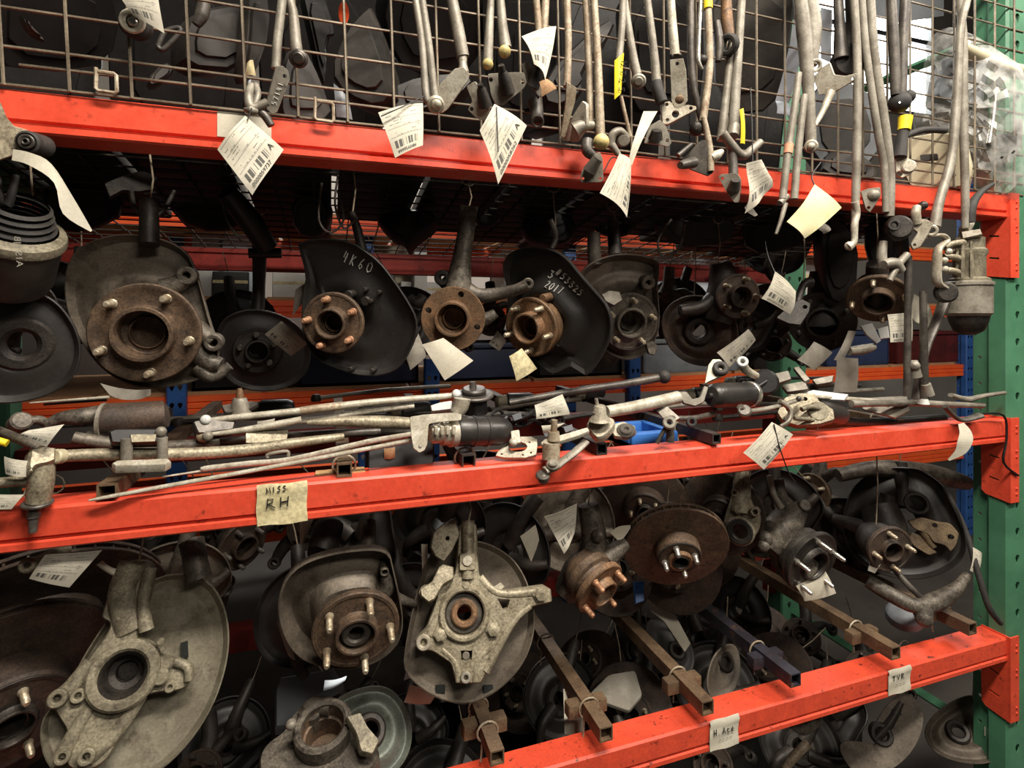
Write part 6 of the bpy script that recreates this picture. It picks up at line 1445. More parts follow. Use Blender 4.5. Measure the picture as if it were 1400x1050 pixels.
mb = MB(); mb.platepx([(898, 562), (912, 556), (930, 572), (920, 578), (906, 572)], 0.02, 4, 0, 0.5); t.part('strap', mb, M_STEEL)
t = Thing('wiper_link', 'white bush link arm standing above the black motor', 'link', W(1025, 515, 0.04))
mb = MB(); mb.tpx([(1014, 494, 0.04), (1020, 506, 0.045), (1034, 514, 0.05)], [7, 6, 5]); t.part('arm', mb, M_ALU_L); mb = MB(); mb.disc(1015, 495, 0.03, 7.5, 8, 0.1, 0.3, hole=3); t.part('bush_eye', mb, M_WHITE)
# M6 motor 2 and 3
t = Thing('wiper_motor', 'glossy black wiper motor can lying on the middle shelf at the right', 'motor', W(1000, 545, 0.03))
R_ = 17 * MPP(1000, 0.03)
t.part('motor_can', along(W(972, 541, 0.02), W(1026, 539, 0.05), [(-0.06, R_ * 0.2), (0.0, R_ * 0.25), (0.01, R_ * 0.7), (0.05, R_ * 0.9), (0.1, R_ * 0.96), (0.22, R_), (0.9, R_), (0.96, R_ * 1.02), (1, R_ * 1.02)]), M_MOTOR)
t.part('clamp_ring', along(W(1022, 539, 0.045), W(1026, 539, 0.05), [(0, R_ * 1.02), (0.1, R_ * 1.08), (0.9, R_ * 1.08), (1, R_ * 1.02)]), M_CHROME)
mb = MB(); mb.disc(1045, 523, 0.06, 18, 18, 0.2, 0.1); mb.tpx([(1034, 530, 0.05), (1056, 516, 0.05)], 3); t.part('gear_cover', mb, M_BLACK)
t = Thing('wiper_motor', 'alloy wiper gearbox with dark can and cast webs at the right', 'motor', W(1110, 570, 0.02))
mb = MB(); mb.platepx([(1062, 566), (1072, 546), (1092, 540), (1112, 540), (1120, 552), (1138, 562), (1140, 576), (1120, 582), (1090, 584), (1070, 578)], 0.02, 18, 0.1, 0.3, round_=1, ch=0.002, holes=[(1078, 562, 4), (1100, 548, 3)]); t.part('gear_casting', mb, M_ALU)
mb = MB(); mb.disc(1118, 564, 0.0, 15, 14, 0.2, 0.3); mb.tpx([(1096, 560, -0.005), (1108, 556, -0.005), (1124, 560, -0.005)], 3.5); mb.tpx([(1086, 572, -0.005), (1112, 574, -0.005)], 3); t.part('gear_cover', mb, M_ALU_G)
for a_, b_ in ((1074, 574), (1092, 545), (1132, 572)): t.part('bolt', (lambda q: (q.dome(a_, b_, 0.0, 3.5), q)[1])(MB()), M_STEEL_D)
R_ = 15 * MPP(1130, 0.04); t.part('motor_can', along(W(1118, 562, 0.04), W(1152, 568, 0.05), [(0, R_), (0.8, R_), (0.95, R_ * 0.8), (1, R_ * 0.5)]), M_MOTOR)
mb = MB(); mb.tpx([(1066, 548, 0.0), (1080, 560, -0.01), (1078, 576, -0.015), (1066, 584, -0.02)], [6, 6, 5, 4], 10, 0.6); mb.tpx([(1012, 556, 0.0), (1024, 562, 0.0), (1060, 556, 0.0), (1096, 545, 0.01)], [6, 5, 4, 4], 10, 0.7); t.part('crank_arm', mb, M_STEEL)
mb = MB(); mb.disc(1018, 562, -0.005, 9, 8, 0, 0.5); t.part('ball_joint', mb, M_STEEL_D)
t = Thing('wiper_linkage', 'flat grey linkage strips lying to the right end of the middle shelf', 'linkage', W(1250, 556, 0.02))
t.part('rod', MB().tpx([(1080, 541, 0.05), (1140, 544, 0.05), (1200, 548, 0.05)], [3, 5, 5], 10, 0.6), M_STEEL_L)
t.part('rod', MB().tpx([(1164, 552, 0.03), (1244, 551, 0.02), (1300, 553, 0.02), (1344, 554, 0.01)], [5, 4.5, 4, 4]), M_STEEL)
t.part('rod', MB().tpx([(1300, 540, 0.02), (1322, 546, 0.02), (1346, 541, 0.0), (1373, 537, -0.01)], [4, 6, 4, 3.5], 10, 0.7), M_STEEL)
mb = MB(); mb.platepx([(1174, 545), (1240, 542), (1244, 562), (1224, 572), (1180, 560)], 0.05, 3, 0, 0.8, holes=[(1194, 552, 2), (1214, 556, 2)]); t.part('plate', mb, M_STEEL)
mb = MB(); mb.tpx([(1292, 556, 0.0), (1306, 570, -0.01), (1318, 574, -0.015), (1340, 568, -0.015)], [5, 5, 5, 6], 10, 0.6); t.part('bent_strap', mb, M_STEEL_D)
mb = MB(); mb.tpx([(1262, 536, 0.0), (1262, 546, 0.0), (1262, 552, 0.0)], [3, 6, 8]); t.part('white_cone', mb, M_WHITE)
mb = MB(); mb.platepx([(1090, 540), (1112, 534), (1160, 540), (1154, 548), (1110, 546)], 0.06, 4, 0, 0.6); t.part('white_cover', mb, M_WHITE)
t = Thing('wiper_bracket', 'heap of dull grey brackets and small levers behind the alloy gearbox', 'bracket', W(1090, 525, 0.1))
for pts in ([(1058, 512), (1078, 508), (1082, 520), (1064, 526)], [(1084, 504), (1092, 502), (1108, 520), (1100, 524)], [(1068, 528), (1100, 522), (1106, 534), (1076, 538)], [(1110, 520), (1140, 514), (1138, 524), (1116, 528)]):
    t.part('lever', (lambda q: (q.platepx(pts, 0.1, 8, 0, 0.5, round_=1), q)[1])(MB()), M_STEEL)
mb = MB(); mb.tpx([(1140, 574, 0.05), (1200, 578, 0.06), (1290, 572, 0.06)], [5, 7, 6]); solo('windscreen_wiper', mb, M_BLACK, 'black wiper arm lying along the right end of the middle beam', 'arm')
paper_tag([(1044, 642), (1084, 594), (1055, 577), (1016, 619)], -0.045, 'white barcode tag hanging over the middle beam on a black thread', num='0000060222', letter='A', bend=(0.003, 0.004, 0), tie=[(1058, 580, -0.05), (1066, 612, -0.052), (1078, 645, -0.05), (1088, 660, -0.05)])
ribbon('paper_strip', [(1318, 578), (1328, 590), (1330, 604), (1320, 620), (1298, 630)], [(1310, 580), (1312, 592), (1309, 604), (1306, 616), (1296, 628)], -0.03, M_PAPER, 'curled white tag hanging over the right end of the middle beam', dys=[0, -0.006, -0.01, -0.006, 0])
t = Thing('loose_cable', 'thin black cable looping round the middle beam end plate', 'cable', W(1360, 580, -0.02)); t.part('cable', MB().tpx([(1340, 566, -0.01), (1372, 568, -0.012), (1376, 600, -0.012), (1372, 632, -0.012), (1392, 650, -0.012)], 1.5, 7), M_BLACK)

# handwritten notes on the beams
def beam_note(x0px, x1px, zt, zfrac, m_, label, words, y=-0.0035, fold=0.006):
    a = W(x0px, 600, -0.002).x; b = W(x1px, 600, -0.002).x; h = 0.060 if zfrac is None else zfrac
    t = Thing('paper_note', label, 'note', V(((a + b) / 2, -0.002, zt)))
    mb = MB(); n = 8; vs = []
    for s, o in ((0, 0.0), (1, 0.0012)):
        for j in range(n + 1):
            for i in range(n + 1):
                v = j / n; zz = zt + 0.004 - h * v
                yy = y + 0.0008 * math.sin(9 * v + 3 * i / n) - (0.003 * (v < 0.2) * math.sin(math.pi * v / 0.2))
                vs.append(V((a + (b - a) * i / n + 0.0008 * math.sin(j), yy + o, zz + 0.001 * math.sin(i))))
    fs = []
    N1 = (n + 1) ** 2
    for j in range(n):
        for i in range(n):
            q = (j * (n + 1) + i, (j + 1) * (n + 1) + i, (j + 1) * (n + 1) + i + 1, j * (n + 1) + i + 1); fs.append(q); fs.append(tuple(k + N1 for k in q[::-1]))
    mb.add(vs, fs); s_ = t.part('sheet', mb, m_, sharp=0)
    for p_ in s_.data.polygons: p_.use_smooth = True
    for (txt, u0, u1, v0, hh, r) in words:
        f = lambda px_, py_: V((a + (b - a) * px_, y - 0.0022, zt + 0.004 - h * py_))
        t.part('handwriting', hand_px(txt, (u0, v0), (u1, v0 - 0.02), hh, f, r, 1.0), M_INK, parent=s_)
beam_note(351, 420, Z_MID, 0.066, M_TAPE, 'masking tape note reading MISS RH on the middle orange beam', [('MISS', 0.2, 0.62, 0.2, 0.13, 0.0008), ('RH', 0.2, 0.74, 0.58, 0.24, 0.001)])
beam_note(970, 1009, Z_LOW, 0.064, M_PAPER, 'small white note reading H.Ace on the lower orange beam', [('H.Ace', 0.12, 0.88, 0.5, 0.22, 0.0008), ('----', 0.3, 0.8, 0.72, 0.1, 0.0004)])
beam_note(1214, 1244, Z_LOW, 0.060, M_PAPER, 'small white note with faint scrawl on the lower beam near the right end', [('TVR', 0.15, 0.75, 0.42, 0.2, 0.0008), ('---', 0.3, 0.8, 0.66, 0.1, 0.0004)])
# ================================================================== knuckles and discs hanging above the lower beam
ZM = 1.16
# bars of the lower level
def low_bar(px, py, m_, label, ties, w=18, cross=True):
    t = sq_tube(px, py, -0.015, 0.84, w, m_, label, wire_at=ties)
    c = W(px, py, -0.015)
    if cross:
        for sx in (-1, 1):
            mb = MB(); ln = 0.03; w_ = 0.026; th = 0.0028
            q = V((c.x + sx * (0.012 + ln / 2 + 0.002), 0.075, c.z - 0.004))
            mb.box(TR(q), ln, w_, w_, 0.002); t.part('cross_piece', mb, m_)
    return t
low_bar(680, 1036, M_TUBE_R, 'tan square bar below the cast alloy knuckle', (0.05, 0.12), 20)
low_bar(829, 1004, M_TUBE_R, 'rusty square bar with two wire ties right of the alloy knuckle', (0.06, 0.30), 20)
low_bar(968, 968, M_TUBE_R, 'rusty square bar ending above the H.Ace note', (0.09,), 19)
low_bar(1088, 930, M_TUBE_B, 'blue-black square bar on the lower beam between the two notes', (0.1, 0.36), 18)
low_bar(1225, 893, M_TUBE_R, 'rusty square bar ending at the faint scrawl note', (0.09,), 17)
low_bar(1330, 860, M_TUBE_R, 'brown square bar nearest the right green post on the lower beam', (0.08,), 16)

# L1 rotors at the left
def disc_thing(label, px, py, y, dx, dy, r_px, hat, hat_h, m_disc, m_hat, studs=5, ph=0.3, slen=0.028, m_stud=None, name='brake_disc', mhub=None, th=0.022):
    fr = Fr(px, py, y, dx, dy); t = Thing(name, label, 'brake disc', fr.M); t.fr = fr; t.m = fr.m
    d = t.part('rotor', rotor_mb(r_px * fr.m, hat * fr.m, hat_h, th), m_disc, local=True)
    hub(t, fr, 0, 0, hat_h + 0.001, hat * fr.m * 0.93, studs, 0.70, slen, 0.006, 0.40, 0.012, 0.24, ph, mhub or m_hat, m_stud or M_STUD, th=0.004, back=False, recess=0.006)
    return t
t = disc_thing('dark vented brake disc with two bright studs at the lower left corner', 6, 960, 0.15, 0.2, -1.0, 140, 74, 0.05, M_RUST_D, M_CAST_D, 5, 0.2)
hanger(t, t.fr.O + V((0, 0.1, 0.22)), ZM)
t = disc_thing('dark brake disc edge-on under the middle beam at the left behind a tag', 55, 862, 0.26, 0.1, -1.5, 150, 70, 0.04, M_RUST_D, M_CAST_D, 4, 0.5); hanger(t, t.fr.O + V((0, 0.05, 0.12)), ZM)
paper_tag([(40, 791), (95, 803), (140, 752), (62, 758)], 0.02, 'grey-white barcode tag hanging under the middle beam at the left', m_=M_TAG_G, bend=(0.002, 0.003, 0))
t = Thing('link_arm', 'short cast link with drilled eye beside the grey-white tag', 'link', W(45, 772, 0.08)); mb = MB(); mb.tpx([(36, 774, 0.06), (60, 764, 0.1), (90, 750, 0.14)], [8, 8, 9]); mb.disc(38, 773, 0.05, 10, 10, -0.2, 0.2, hole=4); t.part('arm', mb, M_ALU_G)
paper_tag([(132, 772), (166, 792), (160, 778), (140, 766)], 0.1, 'small pale paper flap between disc and alloy knuckle', m_=M_PAPER, cat='paper', name='paper_scrap')

# L2 shield with cast knuckle
t = knuckle('steering_knuckle', 'big dull alloy shield with knuckle casting and empty bearing bore at the lower left', 165, 925, 0.03, -0.15, -0.1); fr = t.fr; m = t.m
sh = Shield(fr.poly([(196, 800), (236, 783), (285, 793), (306, 828), (313, 870), (307, 915), (290, 965), (258, 1015), (215, 1056), (160, 1080), (100, 1072), (66, 1044), (56, 1003), (64, 972), (92, 950), (112, 905), (140, 860), (166, 822)], -0.05), [(0.2, -0.075), (0.6, -0.066), (0.85, -0.06), (0.95, -0.056), (1, -0.045)], 0.2)
bp = t.part('backing_plate', sh.build(lip=0.012), M_SHIELD_G, local=True)
mb = MB(); q = fr.L(252, 889, -0.055); mb.box(TR((q.x, q.y, -0.0595)), 9 * m, 22 * m, 0.008); t.part('slot', mb, M_HOLE, parent=bp, local=True)
mb = MB()
P = chaikin(ccw(fr.poly([(152, 800), (164, 768), (206, 762), (212, 790), (200, 830), (186, 862), (196, 884), (228, 900), (266, 908), (262, 930), (250, 946), (212, 948), (190, 956), (166, 996), (150, 1040), (118, 1058), (84, 1050), (96, 1010), (72, 972), (66, 958), (78, 946), (100, 930), (122, 896), (146, 866), (150, 852), (136, 846), (140, 832)], -0.02)), 2)
mb.plate(P, -0.05, -0.022, Matrix(), [circle(*fr.L(166, 925, -0.02), 30 * m, 24), circle(*fr.L(170, 839, -0.02), 6 * m, 10)], ch=0.006)
q = fr.L(166, 925); mb.ring(TR((q.x, q.y, 0)), 44 * m, 29 * m, -0.05, -0.008, 34, 0.004)
add_limb(mb, fr, [(178, 862, -0.03), (166, 812, -0.02), (182, 770, -0.014)], [20, 17, 18], 12, 0.6); add_limb(mb, fr, [(200, 862, -0.022), (196, 820, -0.02), (206, 776, -0.018)], [10, 8, 9])
add_limb(mb, fr, [(126, 906, -0.026), (98, 938, -0.022), (78, 957, -0.022)], [12, 10, 11], 12, 0.6); boss(mb, fr, 77, 956, -0.05, -0.002, 11, 4.5)
add_limb(mb, fr, [(192, 950, -0.026), (160, 1000, -0.022), (120, 1036, -0.022)], [10, 9, 11], 12, 0.6); add_limb(mb, fr, [(136, 950, -0.026), (108, 990, -0.022), (84, 1034, -0.022)], [8, 8, 10], 12, 0.6); boss(mb, fr, 117, 1036, -0.05, -0.004, 10, 4.5); boss(mb, fr, 84, 1036, -0.05, -0.008, 9, 4)
boss(mb, fr, 219, 926, -0.05, -0.012, 11); boss(mb, fr, 106, 952, -0.04, -0.012, 9, 4); boss(mb, fr, 232, 940, -0.05, -0.016, 7, 3)
boss(mb, fr, 170, 839, -0.05, -0.014, 10, 5); add_limb(mb, fr, [(240, 905, -0.022), (256, 912, -0.018), (258, 930, -0.02)], [7, 6, 6])
boss(mb, fr, 219, 878, -0.03, -0.016, 5); boss(mb, fr, 222, 888, -0.03, -0.018, 3)
t.part('knuckle_casting', mb, M_ALU_G, local=True)
mb = MB(); mb.lathe([(29 * m, -0.012), (24 * m, -0.02), (22 * m, -0.05), (14 * m, -0.052), (13 * m, -0.07), (0, -0.07)], TR((q.x, q.y, 0)), 30); t.part('bearing_bore', mb, M_CAST_D, local=True)
stem(t, [(262, 740, 0.14), (268, 770, 0.12), (272, 792, 0.11)], [16, 15, 17], M_CAST); hanger(t, W(190, 768, 0.1), ZM)

# L3 dished disc with five studs
t = knuckle('brake_disc', 'brown-grey dished drum shield with five long downward studs', 487, 860, 0.05, 0.06, -0.85, 'brake disc'); fr = t.fr; m = t.m
sh = Shield(fr.poly([(381, 827), (386, 800), (400, 776), (429, 759), (480, 748), (530, 747), (536, 775), (545, 815), (550, 850), (540, 880), (510, 902), (473, 909), (432, 903), (405, 889), (388, 862)], -0.03), [(0.25, -0.02), (0.5, -0.016), (0.62, -0.04), (0.86, -0.052), (0.95, -0.04), (1, -0.018)], 0.25)
t.part('dust_shield', sh.build(lip=0.016), M_SHIELD, local=True)
hub(t, fr, 0, 0, 0.004, 58 * m, 5, 0.78, 0.036, 0.0062, 0.48, 0.018, 0.26, deg(70), M_RUST, M_STUD)
mb = MB(); mb.ring(Matrix(), 20 * m, 10 * m, 0.0, 0.014, 24); t.part('splined_bore', mb, M_STEEL_D, local=True)
mb = MB(); boss(mb, fr, 526, 783, -0.05, -0.02, 6, 4); add_limb(mb, fr, [(520, 812, -0.04), (530, 800, -0.035), (527, 786, -0.03)], [14, 12, 7]); add_limb(mb, fr, [(540, 818, -0.05), (556, 822, -0.05), (568, 826, -0.05)], [10, 6, 5]); t.part('caliper_ear', mb, M_CAST, local=True)
stem(t, [(452, 716, 0.14), (446, 735, 0.12), (438, 756, 0.10)], [18, 20, 18], M_CAST_D); stem(t, [(505, 712, 0.15), (504, 735, 0.13), (500, 752, 0.12)], [8, 10, 12], M_CAST); hanger(t, W(505, 716, 0.15), ZM)
paper_tag([(410, 745), (414, 745), (430, 706), (410, 708)], 0.12, 'narrow white card behind the dished drum shield', m_=M_PAPER, cat='card', name='paper_card')
paper_tag([(394, 896), (404, 902), (392, 858), (378, 848)], 0.14, 'pale paper edge below the dished drum shield at its left', m_=M_PAPER_G, cat='paper', name='paper_scrap')

# L4 cast alloy knuckle on shield
t = knuckle('steering_knuckle', 'clean pale alloy knuckle with three bolts and brown bearing on a round grey shield', 635, 840, 0.03, 0.02, -0.12); fr = t.fr; m = t.m
sh = Shield(fr.poly([(582, 770), (600, 746), (648, 738), (686, 752), (713, 779), (729, 827), (729, 868), (713, 909), (679, 944), (641, 961), (600, 954), (569, 933), (552, 913), (556, 880), (566, 830)], -0.055), [(0.3, -0.06), (0.7, -0.062), (0.93, -0.06), (1, -0.048)], 0.3)
bp = t.part('backing_plate', sh.build(lip=0.006), M_SHIELD, local=True)
for (a, b) in ((602, 943), (668, 943)):
    q = fr.L(a, b, -0.05); mb = MB(); mb.box(TR((q.x, q.y, -0.056)), 13 * m, 9 * m, 0.008); t.part('notch', mb, M_HOLE, parent=bp, local=True)
mb = MB()
P = rounded(ccw(fr.poly([(628, 716), (652, 716), (655, 786), (672, 804), (690, 808), (720, 804), (744, 800), (754, 806), (756, 824), (722, 832), (704, 846), (692, 868), (676, 900), (658, 936), (624, 936), (616, 908), (592, 892), (570, 888), (566, 876), (582, 860), (594, 826), (600, 804), (622, 786)], -0.01)), 1)
tri = [fr.L(a, b, -0.01) for a, b in ((680, 818), (698, 820), (694, 832), (688, 834))]
slot = [fr.L(a, b, -0.01) for a, b in ((630, 890), (646, 890), (645, 903), (631, 903))]
mb.plate(P, -0.04, -0.014, Matrix(), [circle(*fr.L(635, 840, -0.01), 28 * m, 30), tri, slot], ch=0.005)
mb.ring(Matrix(), 35 * m, 27 * m, -0.04, -0.006, 36, 0.003)
add_limb(mb, fr, [(640, 790, -0.014), (640, 760, -0.01), (640, 712, -0.012)], [9, 8, 10]); 
for pth, r in (([(622, 790, -0.014), (604, 830, -0.012), (586, 868, -0.012)], [6, 5, 7]), ([(656, 790, -0.014), (684, 812, -0.012), (744, 808, -0.012)], [6, 5, 6]), ([(726, 828, -0.012), (700, 852, -0.012), (664, 918, -0.012)], [4, 5, 6]), ([(604, 888, -0.012), (622, 906, -0.012), (628, 932, -0.012)], [4, 4, 5]), ([(670, 884, -0.012), (652, 906, -0.012), (650, 932, -0.012)], [5, 4, 5])): add_limb(mb, fr, [(a_, b_, h_ - 0.004) for a_, b_, h_ in pth], r, 12, 0.6)
mb.box(TR((*fr.L(639, 768, 0.0), -0.01)), 22 * m, 22 * m, 0.022, 0.002)
t.part('knuckle_casting', mb, M_ALU, local=True)
mb = MB(); mb.ring(Matrix(), 27 * m, 12 * m, -0.034, -0.020, 32); t.part('bearing_seal', mb, M_STEEL_D, local=True)
mb = MB(); mb.ring(Matrix(), 18.5 * m, 10 * m, -0.03, -0.012, 30); t.part('brown_bearing', mb, M_RUST_O, local=True)
for i, (a, b, r) in enumerate(((602, 868, 8), (674, 861, 8), (739, 813, 8.5), (637, 800, 5))):
    mb = MB(); hexbolt(mb, fr, a, b, -0.012, r); t.part('bolt', mb, M_ALU, local=True)
mb = MB(); boss(mb, fr, 639, 767, 0.0, 0.004, 7); t.part('bolt', mb, M_ALU_L, local=True)
mb = MB(); boss(mb, fr, 579, 879, -0.04, -0.004, 10, 4.5); t.part('sleeve', mb, M_ALU_L, local=True)
mb = MB(); boss(mb, fr, 637, 927, -0.03, -0.004, 7, 3); boss(mb, fr, 637, 897, -0.03, -0.012, 5); t.part('pinch_bolt', mb, M_STEEL, local=True)
mb = MB(); mb.platepx([(600, 776), (606, 772), (620, 776), (620, 792), (606, 800), (594, 820), (586, 824), (576, 816), (574, 806), (590, 796)], 0.06, 14, 0, 0.1, round_=1, holes=[]); boss(mb2 := MB(), fr, 609, 783, -0.045, -0.012, 8.5, 4); boss(mb2, fr, 581, 810, -0.045, -0.012, 8.5, 4)
mb2.v = [fr.M @ v for v in mb2.v]; mb.add(mb2.v, mb2.f); t.part('side_ears', mb, M_ALU)
mb = MB(); mb.platepx([(592, 728), (604, 718), (620, 708), (628, 730), (618, 752), (606, 768), (594, 760), (588, 748)], 0.10, 10, 0.2, 0, round_=1, holes=[(611, 736, 3)]); t.part('upper_bracket', mb, M_ALU)
mb = MB(); mb.platepx([(675, 802), (684, 796), (690, 802), (682, 810)], 0.06, 5, 0, 0); t.part('clip_tab', mb, M_ALU_L)
hanger(t, W(640, 716, 0.05), ZM)
paper_tag([(552, 930), (570, 918), (584, 884), (566, 868)], 0.10, 'bluish-white paper corner left of the alloy knuckle', m_=M_BLUEWHITE, cat='paper', name='paper_scrap')
paper_tag([(552, 960), (588, 962), (600, 940), (560, 936)], 0.14, 'white paper patch under the round grey shield edge', m_=M_PAPER, cat='paper', name='paper_scrap')
ribbon('paper_strip', [(576, 744), (577, 780), (577, 812)], [(585, 744), (584, 780), (583, 812)], 0.14, M_PAPER, 'narrow white strip standing left of the alloy knuckle')

# L5 bottom knuckle lying face up
t = knuckle('steering_knuckle', 'greasy knuckle with round rusty bore lying at the bottom before a grey-green shield', 442, 1000, 0.05, -0.1, 0.75); fr = t.fr; m = t.m
mb = MB()
P = chaikin(ccw(fr.poly([(350, 1030), (362, 1008), (390, 990), (398, 968), (416, 956), (456, 951), (470, 966), (478, 980), (498, 982), (520, 1016), (514, 1040), (480, 1070), (400, 1080), (356, 1060)])), 2)
mb.plate(P, -0.06, -0.012, Matrix(), [circle(0, 0, 28 * m, 26)], ch=0.008); mb.ring(Matrix(), 38 * m, 28 * m, -0.06, 0.02, 34, 0.004)
add_limb(mb, fr, [(414, 978, -0.01), (428, 966, 0.0), (452, 966, 0.0)], [10, 12, 12]); boss(mb, fr, 426, 974, -0.03, 0.004, 11, 5)
t.part('knuckle_casting', mb, M_CAST, local=True)
mb = MB(); mb.lathe([(28.5 * m, 0.014), (27 * m, -0.01), (24 * m, -0.012), (24 * m, -0.05), (0, -0.05)], Matrix(), 30); t.part('rusty_bore', mb, M_RUST, local=True)
mb = MB(); mb.platepx([(472, 982), (492, 976), (502, 996), (518, 1014), (508, 1034), (492, 1030), (486, 1006)], 0.0, 14, 0.2, 0.3, round_=1); t.part('clamp_lug', mb, M_ALU_G)
mb = MB(); mb.dome(398, 990, 0.03, 7, 0, 0.4); t.part('grease_nipple', mb, M_STEEL)
hangp = t
t = knuckle('brake_shield', 'grey-green round shield tucked behind the greasy bottom knuckle', 505, 1000, 0.13, 0.1, 0.1, 'shield'); fr = t.fr
sh = Shield(fr.poly([(450, 965), (480, 945), (525, 937), (552, 962), (563, 1000), (556, 1036), (530, 1065), (480, 1070), (450, 1040)]), [(0.3, 0), (0.6, 0.01), (0.9, 0.0), (1, 0.008)], 0.3); t.part('plate', sh.build(), mat('grey_green_steel', (112, 118, 108), (92, 98, 90), (70, 70, 62), rough=0.5, metal=0.3, scale=14), local=True)
mb = MB(); mb.ring(Matrix(), 22 * t.m, 12 * t.m, -0.012, 0.01, 24); t.part('collar', mb, M_CAST_D, local=True)
paper_tag([(442, 944), (470, 932), (474, 924), (444, 930)], 0.04, 'folded blue-white scrap above the greasy bottom knuckle', m_=M_BLUEWHITE, cat='paper', name='paper_scrap')
mb = MB(); mb.platepx([(376, 950), (384, 930), (456, 918), (470, 940), (430, 960), (400, 1000), (376, 1000)], 0.30, 30, 0, 0.3); solo('plastic_box', mb, M_GREYBOX, 'dim grey box in shadow behind the greasy bottom knuckle', 'box')

# L6 knuckle with rusty hub seen from the side
t = knuckle('steering_knuckle', 'greasy knuckle with orange-rusty hub turned sideways right of the alloy knuckle', 822, 806, 0.06, 1.8, -1.7); fr = t.fr; m = t.m
hub(t, fr, 0, 0, 0.0, 40 * m, 4, 0.78, 0.026, 0.0062, 0.5, 0.016, 0.3, deg(160), M_RUST_O, M_STUD_RUST, th=0.014)
mb = MB(); mb.lathe([(30 * m, -0.07), (34 * m, -0.05), (37 * m, -0.046), (37 * m, -0.03), (32 * m, -0.026), (30 * m, -0.012)], Matrix(), 32); t.part('bearing_drum', mb, M_RUST, local=True)
mb = MB(); mb.tpx([(770, 816, 0.13), (790, 790, 0.13), (812, 772, 0.13), (836, 760, 0.13)], [14, 26, 28, 24], 14); mb.tpx([(800, 790, 0.11), (812, 740, 0.12), (804, 690, 0.13)], [22, 18, 14], 12); mb.tpx([(830, 764, 0.10), (846, 750, 0.1), (856, 742, 0.1)], [14, 11, 9]); mb.dome(818, 732, 0.09, 9); t.part('knuckle_casting', mb, M_CAST); hanger(t, W(804, 692, 0.13), ZM)
ribbon('paper_strip', [(834, 728), (846, 720), (862, 718)], [(844, 738), (852, 736), (862, 722)], 0.08, M_PAPER, 'white paper curl behind the sideways rusty hub')
paper_tag([(771, 757), (785, 729), (789, 688), (744, 706)], 0.06, 'torn triangular printed tag under the middle beam above the sideways hub', m_=M_TAG, bend=(0.004, 0.002, 0.001))
paper_tag([(726, 768), (737, 738), (732, 717), (711, 733)], 0.09, 'small cream tag behind the round grey shield', m_=M_PAPER, bend=(0.002, 0.002, 0))

# L7 brown rotor
t = disc_thing('brown rusty vented brake disc with four bright white studs', 925, 750, 0.10, 0.36, -1.1, 71, 31, 0.028, M_RUST, M_CAST_D, 4, deg(28), 0.022, M_CHROME)
mb = MB(); mb.ring(TR((0, 0, 0.028)), 16 * t.m, 11 * t.m, 0, 0.012, 20); t.part('rusty_spigot', mb, M_RUST_O, local=True)
stem(t, [(912, 690, 0.18), (916, 712, 0.16), (922, 738, 0.14)], [14, 16, 20], M_CAST_D); hanger(t, W(912, 694, 0.18), ZM)
# L8
t = disc_thing('dark vented disc arc behind the brown disc', 985, 702, 0.20, -0.2, -0.35, 56, 26, 0.03, M_RUST_D, M_CAST_D, 0, 0.2); hanger(t, t.fr.O + V((0, 0.03, 0.06)), ZM)
t = knuckle('steering_knuckle', 'pale knuckle with black bearing ring right of the brown disc', 1012, 726, 0.11, -0.1, -0.15); fr = t.fr; m = t.m
mb = MB(); P = chaikin(ccw(fr.poly([(988, 712), (996, 690), (1004, 662), (1022, 664), (1026, 690), (1040, 704), (1038, 724), (1028, 742), (1004, 744), (990, 736)])), 2); mb.plate(P, -0.03, 0.0, Matrix(), [circle(0, 0, 11 * m, 20)], ch=0.006); mb.ring(Matrix(), 19 * m, 11 * m, -0.03, 0.01, 28)
boss(mb, fr, 1009, 697, -0.02, 0.012, 6); boss(mb, fr, 1032, 700, -0.02, 0.012, 6, 3); boss(mb, fr, 1004, 674, -0.02, 0.01, 5, 2); add_limb(mb, fr, [(1013, 640, -0.02), (1014, 664, -0.015), (1012, 700, -0.01)], [10, 12, 14]); t.part('knuckle_casting', mb, M_ALU_G, local=True)
mb = MB(); mb.ring(Matrix(), 17 * m, 9 * m, 0.004, 0.014, 26); t.part('bearing_ring', mb, M_CAST_D, local=True); hanger(t, W(1013, 644, 0.12), ZM)
# L9
t = knuckle('steering_knuckle', 'grey knuckle with five bright studs pointing sideways in the lower row', 1112, 770, 0.06, 1.6, -0.95); fr = t.fr; m = t.m
hub(t, fr, 0, 0, 0, 45 * m, 5, 0.76, 0.036, 0.0056, 0.5, 0.012, 0.32, deg(40), M_CAST_D, M_CHROME)
mb = MB(); mb.lathe([(32 * m, -0.06), (38 * m, -0.045), (38 * m, -0.03), (34 * m, -0.024), (30 * m, -0.012)], Matrix(), 32); t.part('bearing_drum', mb, M_CAST_D, local=True)
mb = MB(); mb.tpx([(1050, 750, 0.12), (1064, 728, 0.12), (1080, 708, 0.12), (1096, 694, 0.11)], [16, 22, 20, 10], 14); mb.tpx([(1066, 730, 0.12), (1080, 760, 0.11), (1094, 780, 0.1)], [22, 26, 26], 14); mb.tpx([(1084, 706, 0.12), (1068, 680, 0.13), (1062, 655, 0.14)], [12, 9, 9]); mb.disc(1099, 692, 0.1, 8, 14, 0.3, 0.3); mb.dome(1046, 736, 0.11, 10); mb.dome(1044, 746, 0.105, 8); t.part('knuckle_casting', mb, M_CAST); hanger(t, W(1063, 660, 0.14), ZM)
mb = MB(); mb.tpx([(1052, 650, 0.13), (1058, 676, 0.12), (1068, 694, 0.11)], [4, 4, 5]); t.part('tie_rod', mb, M_STEEL)
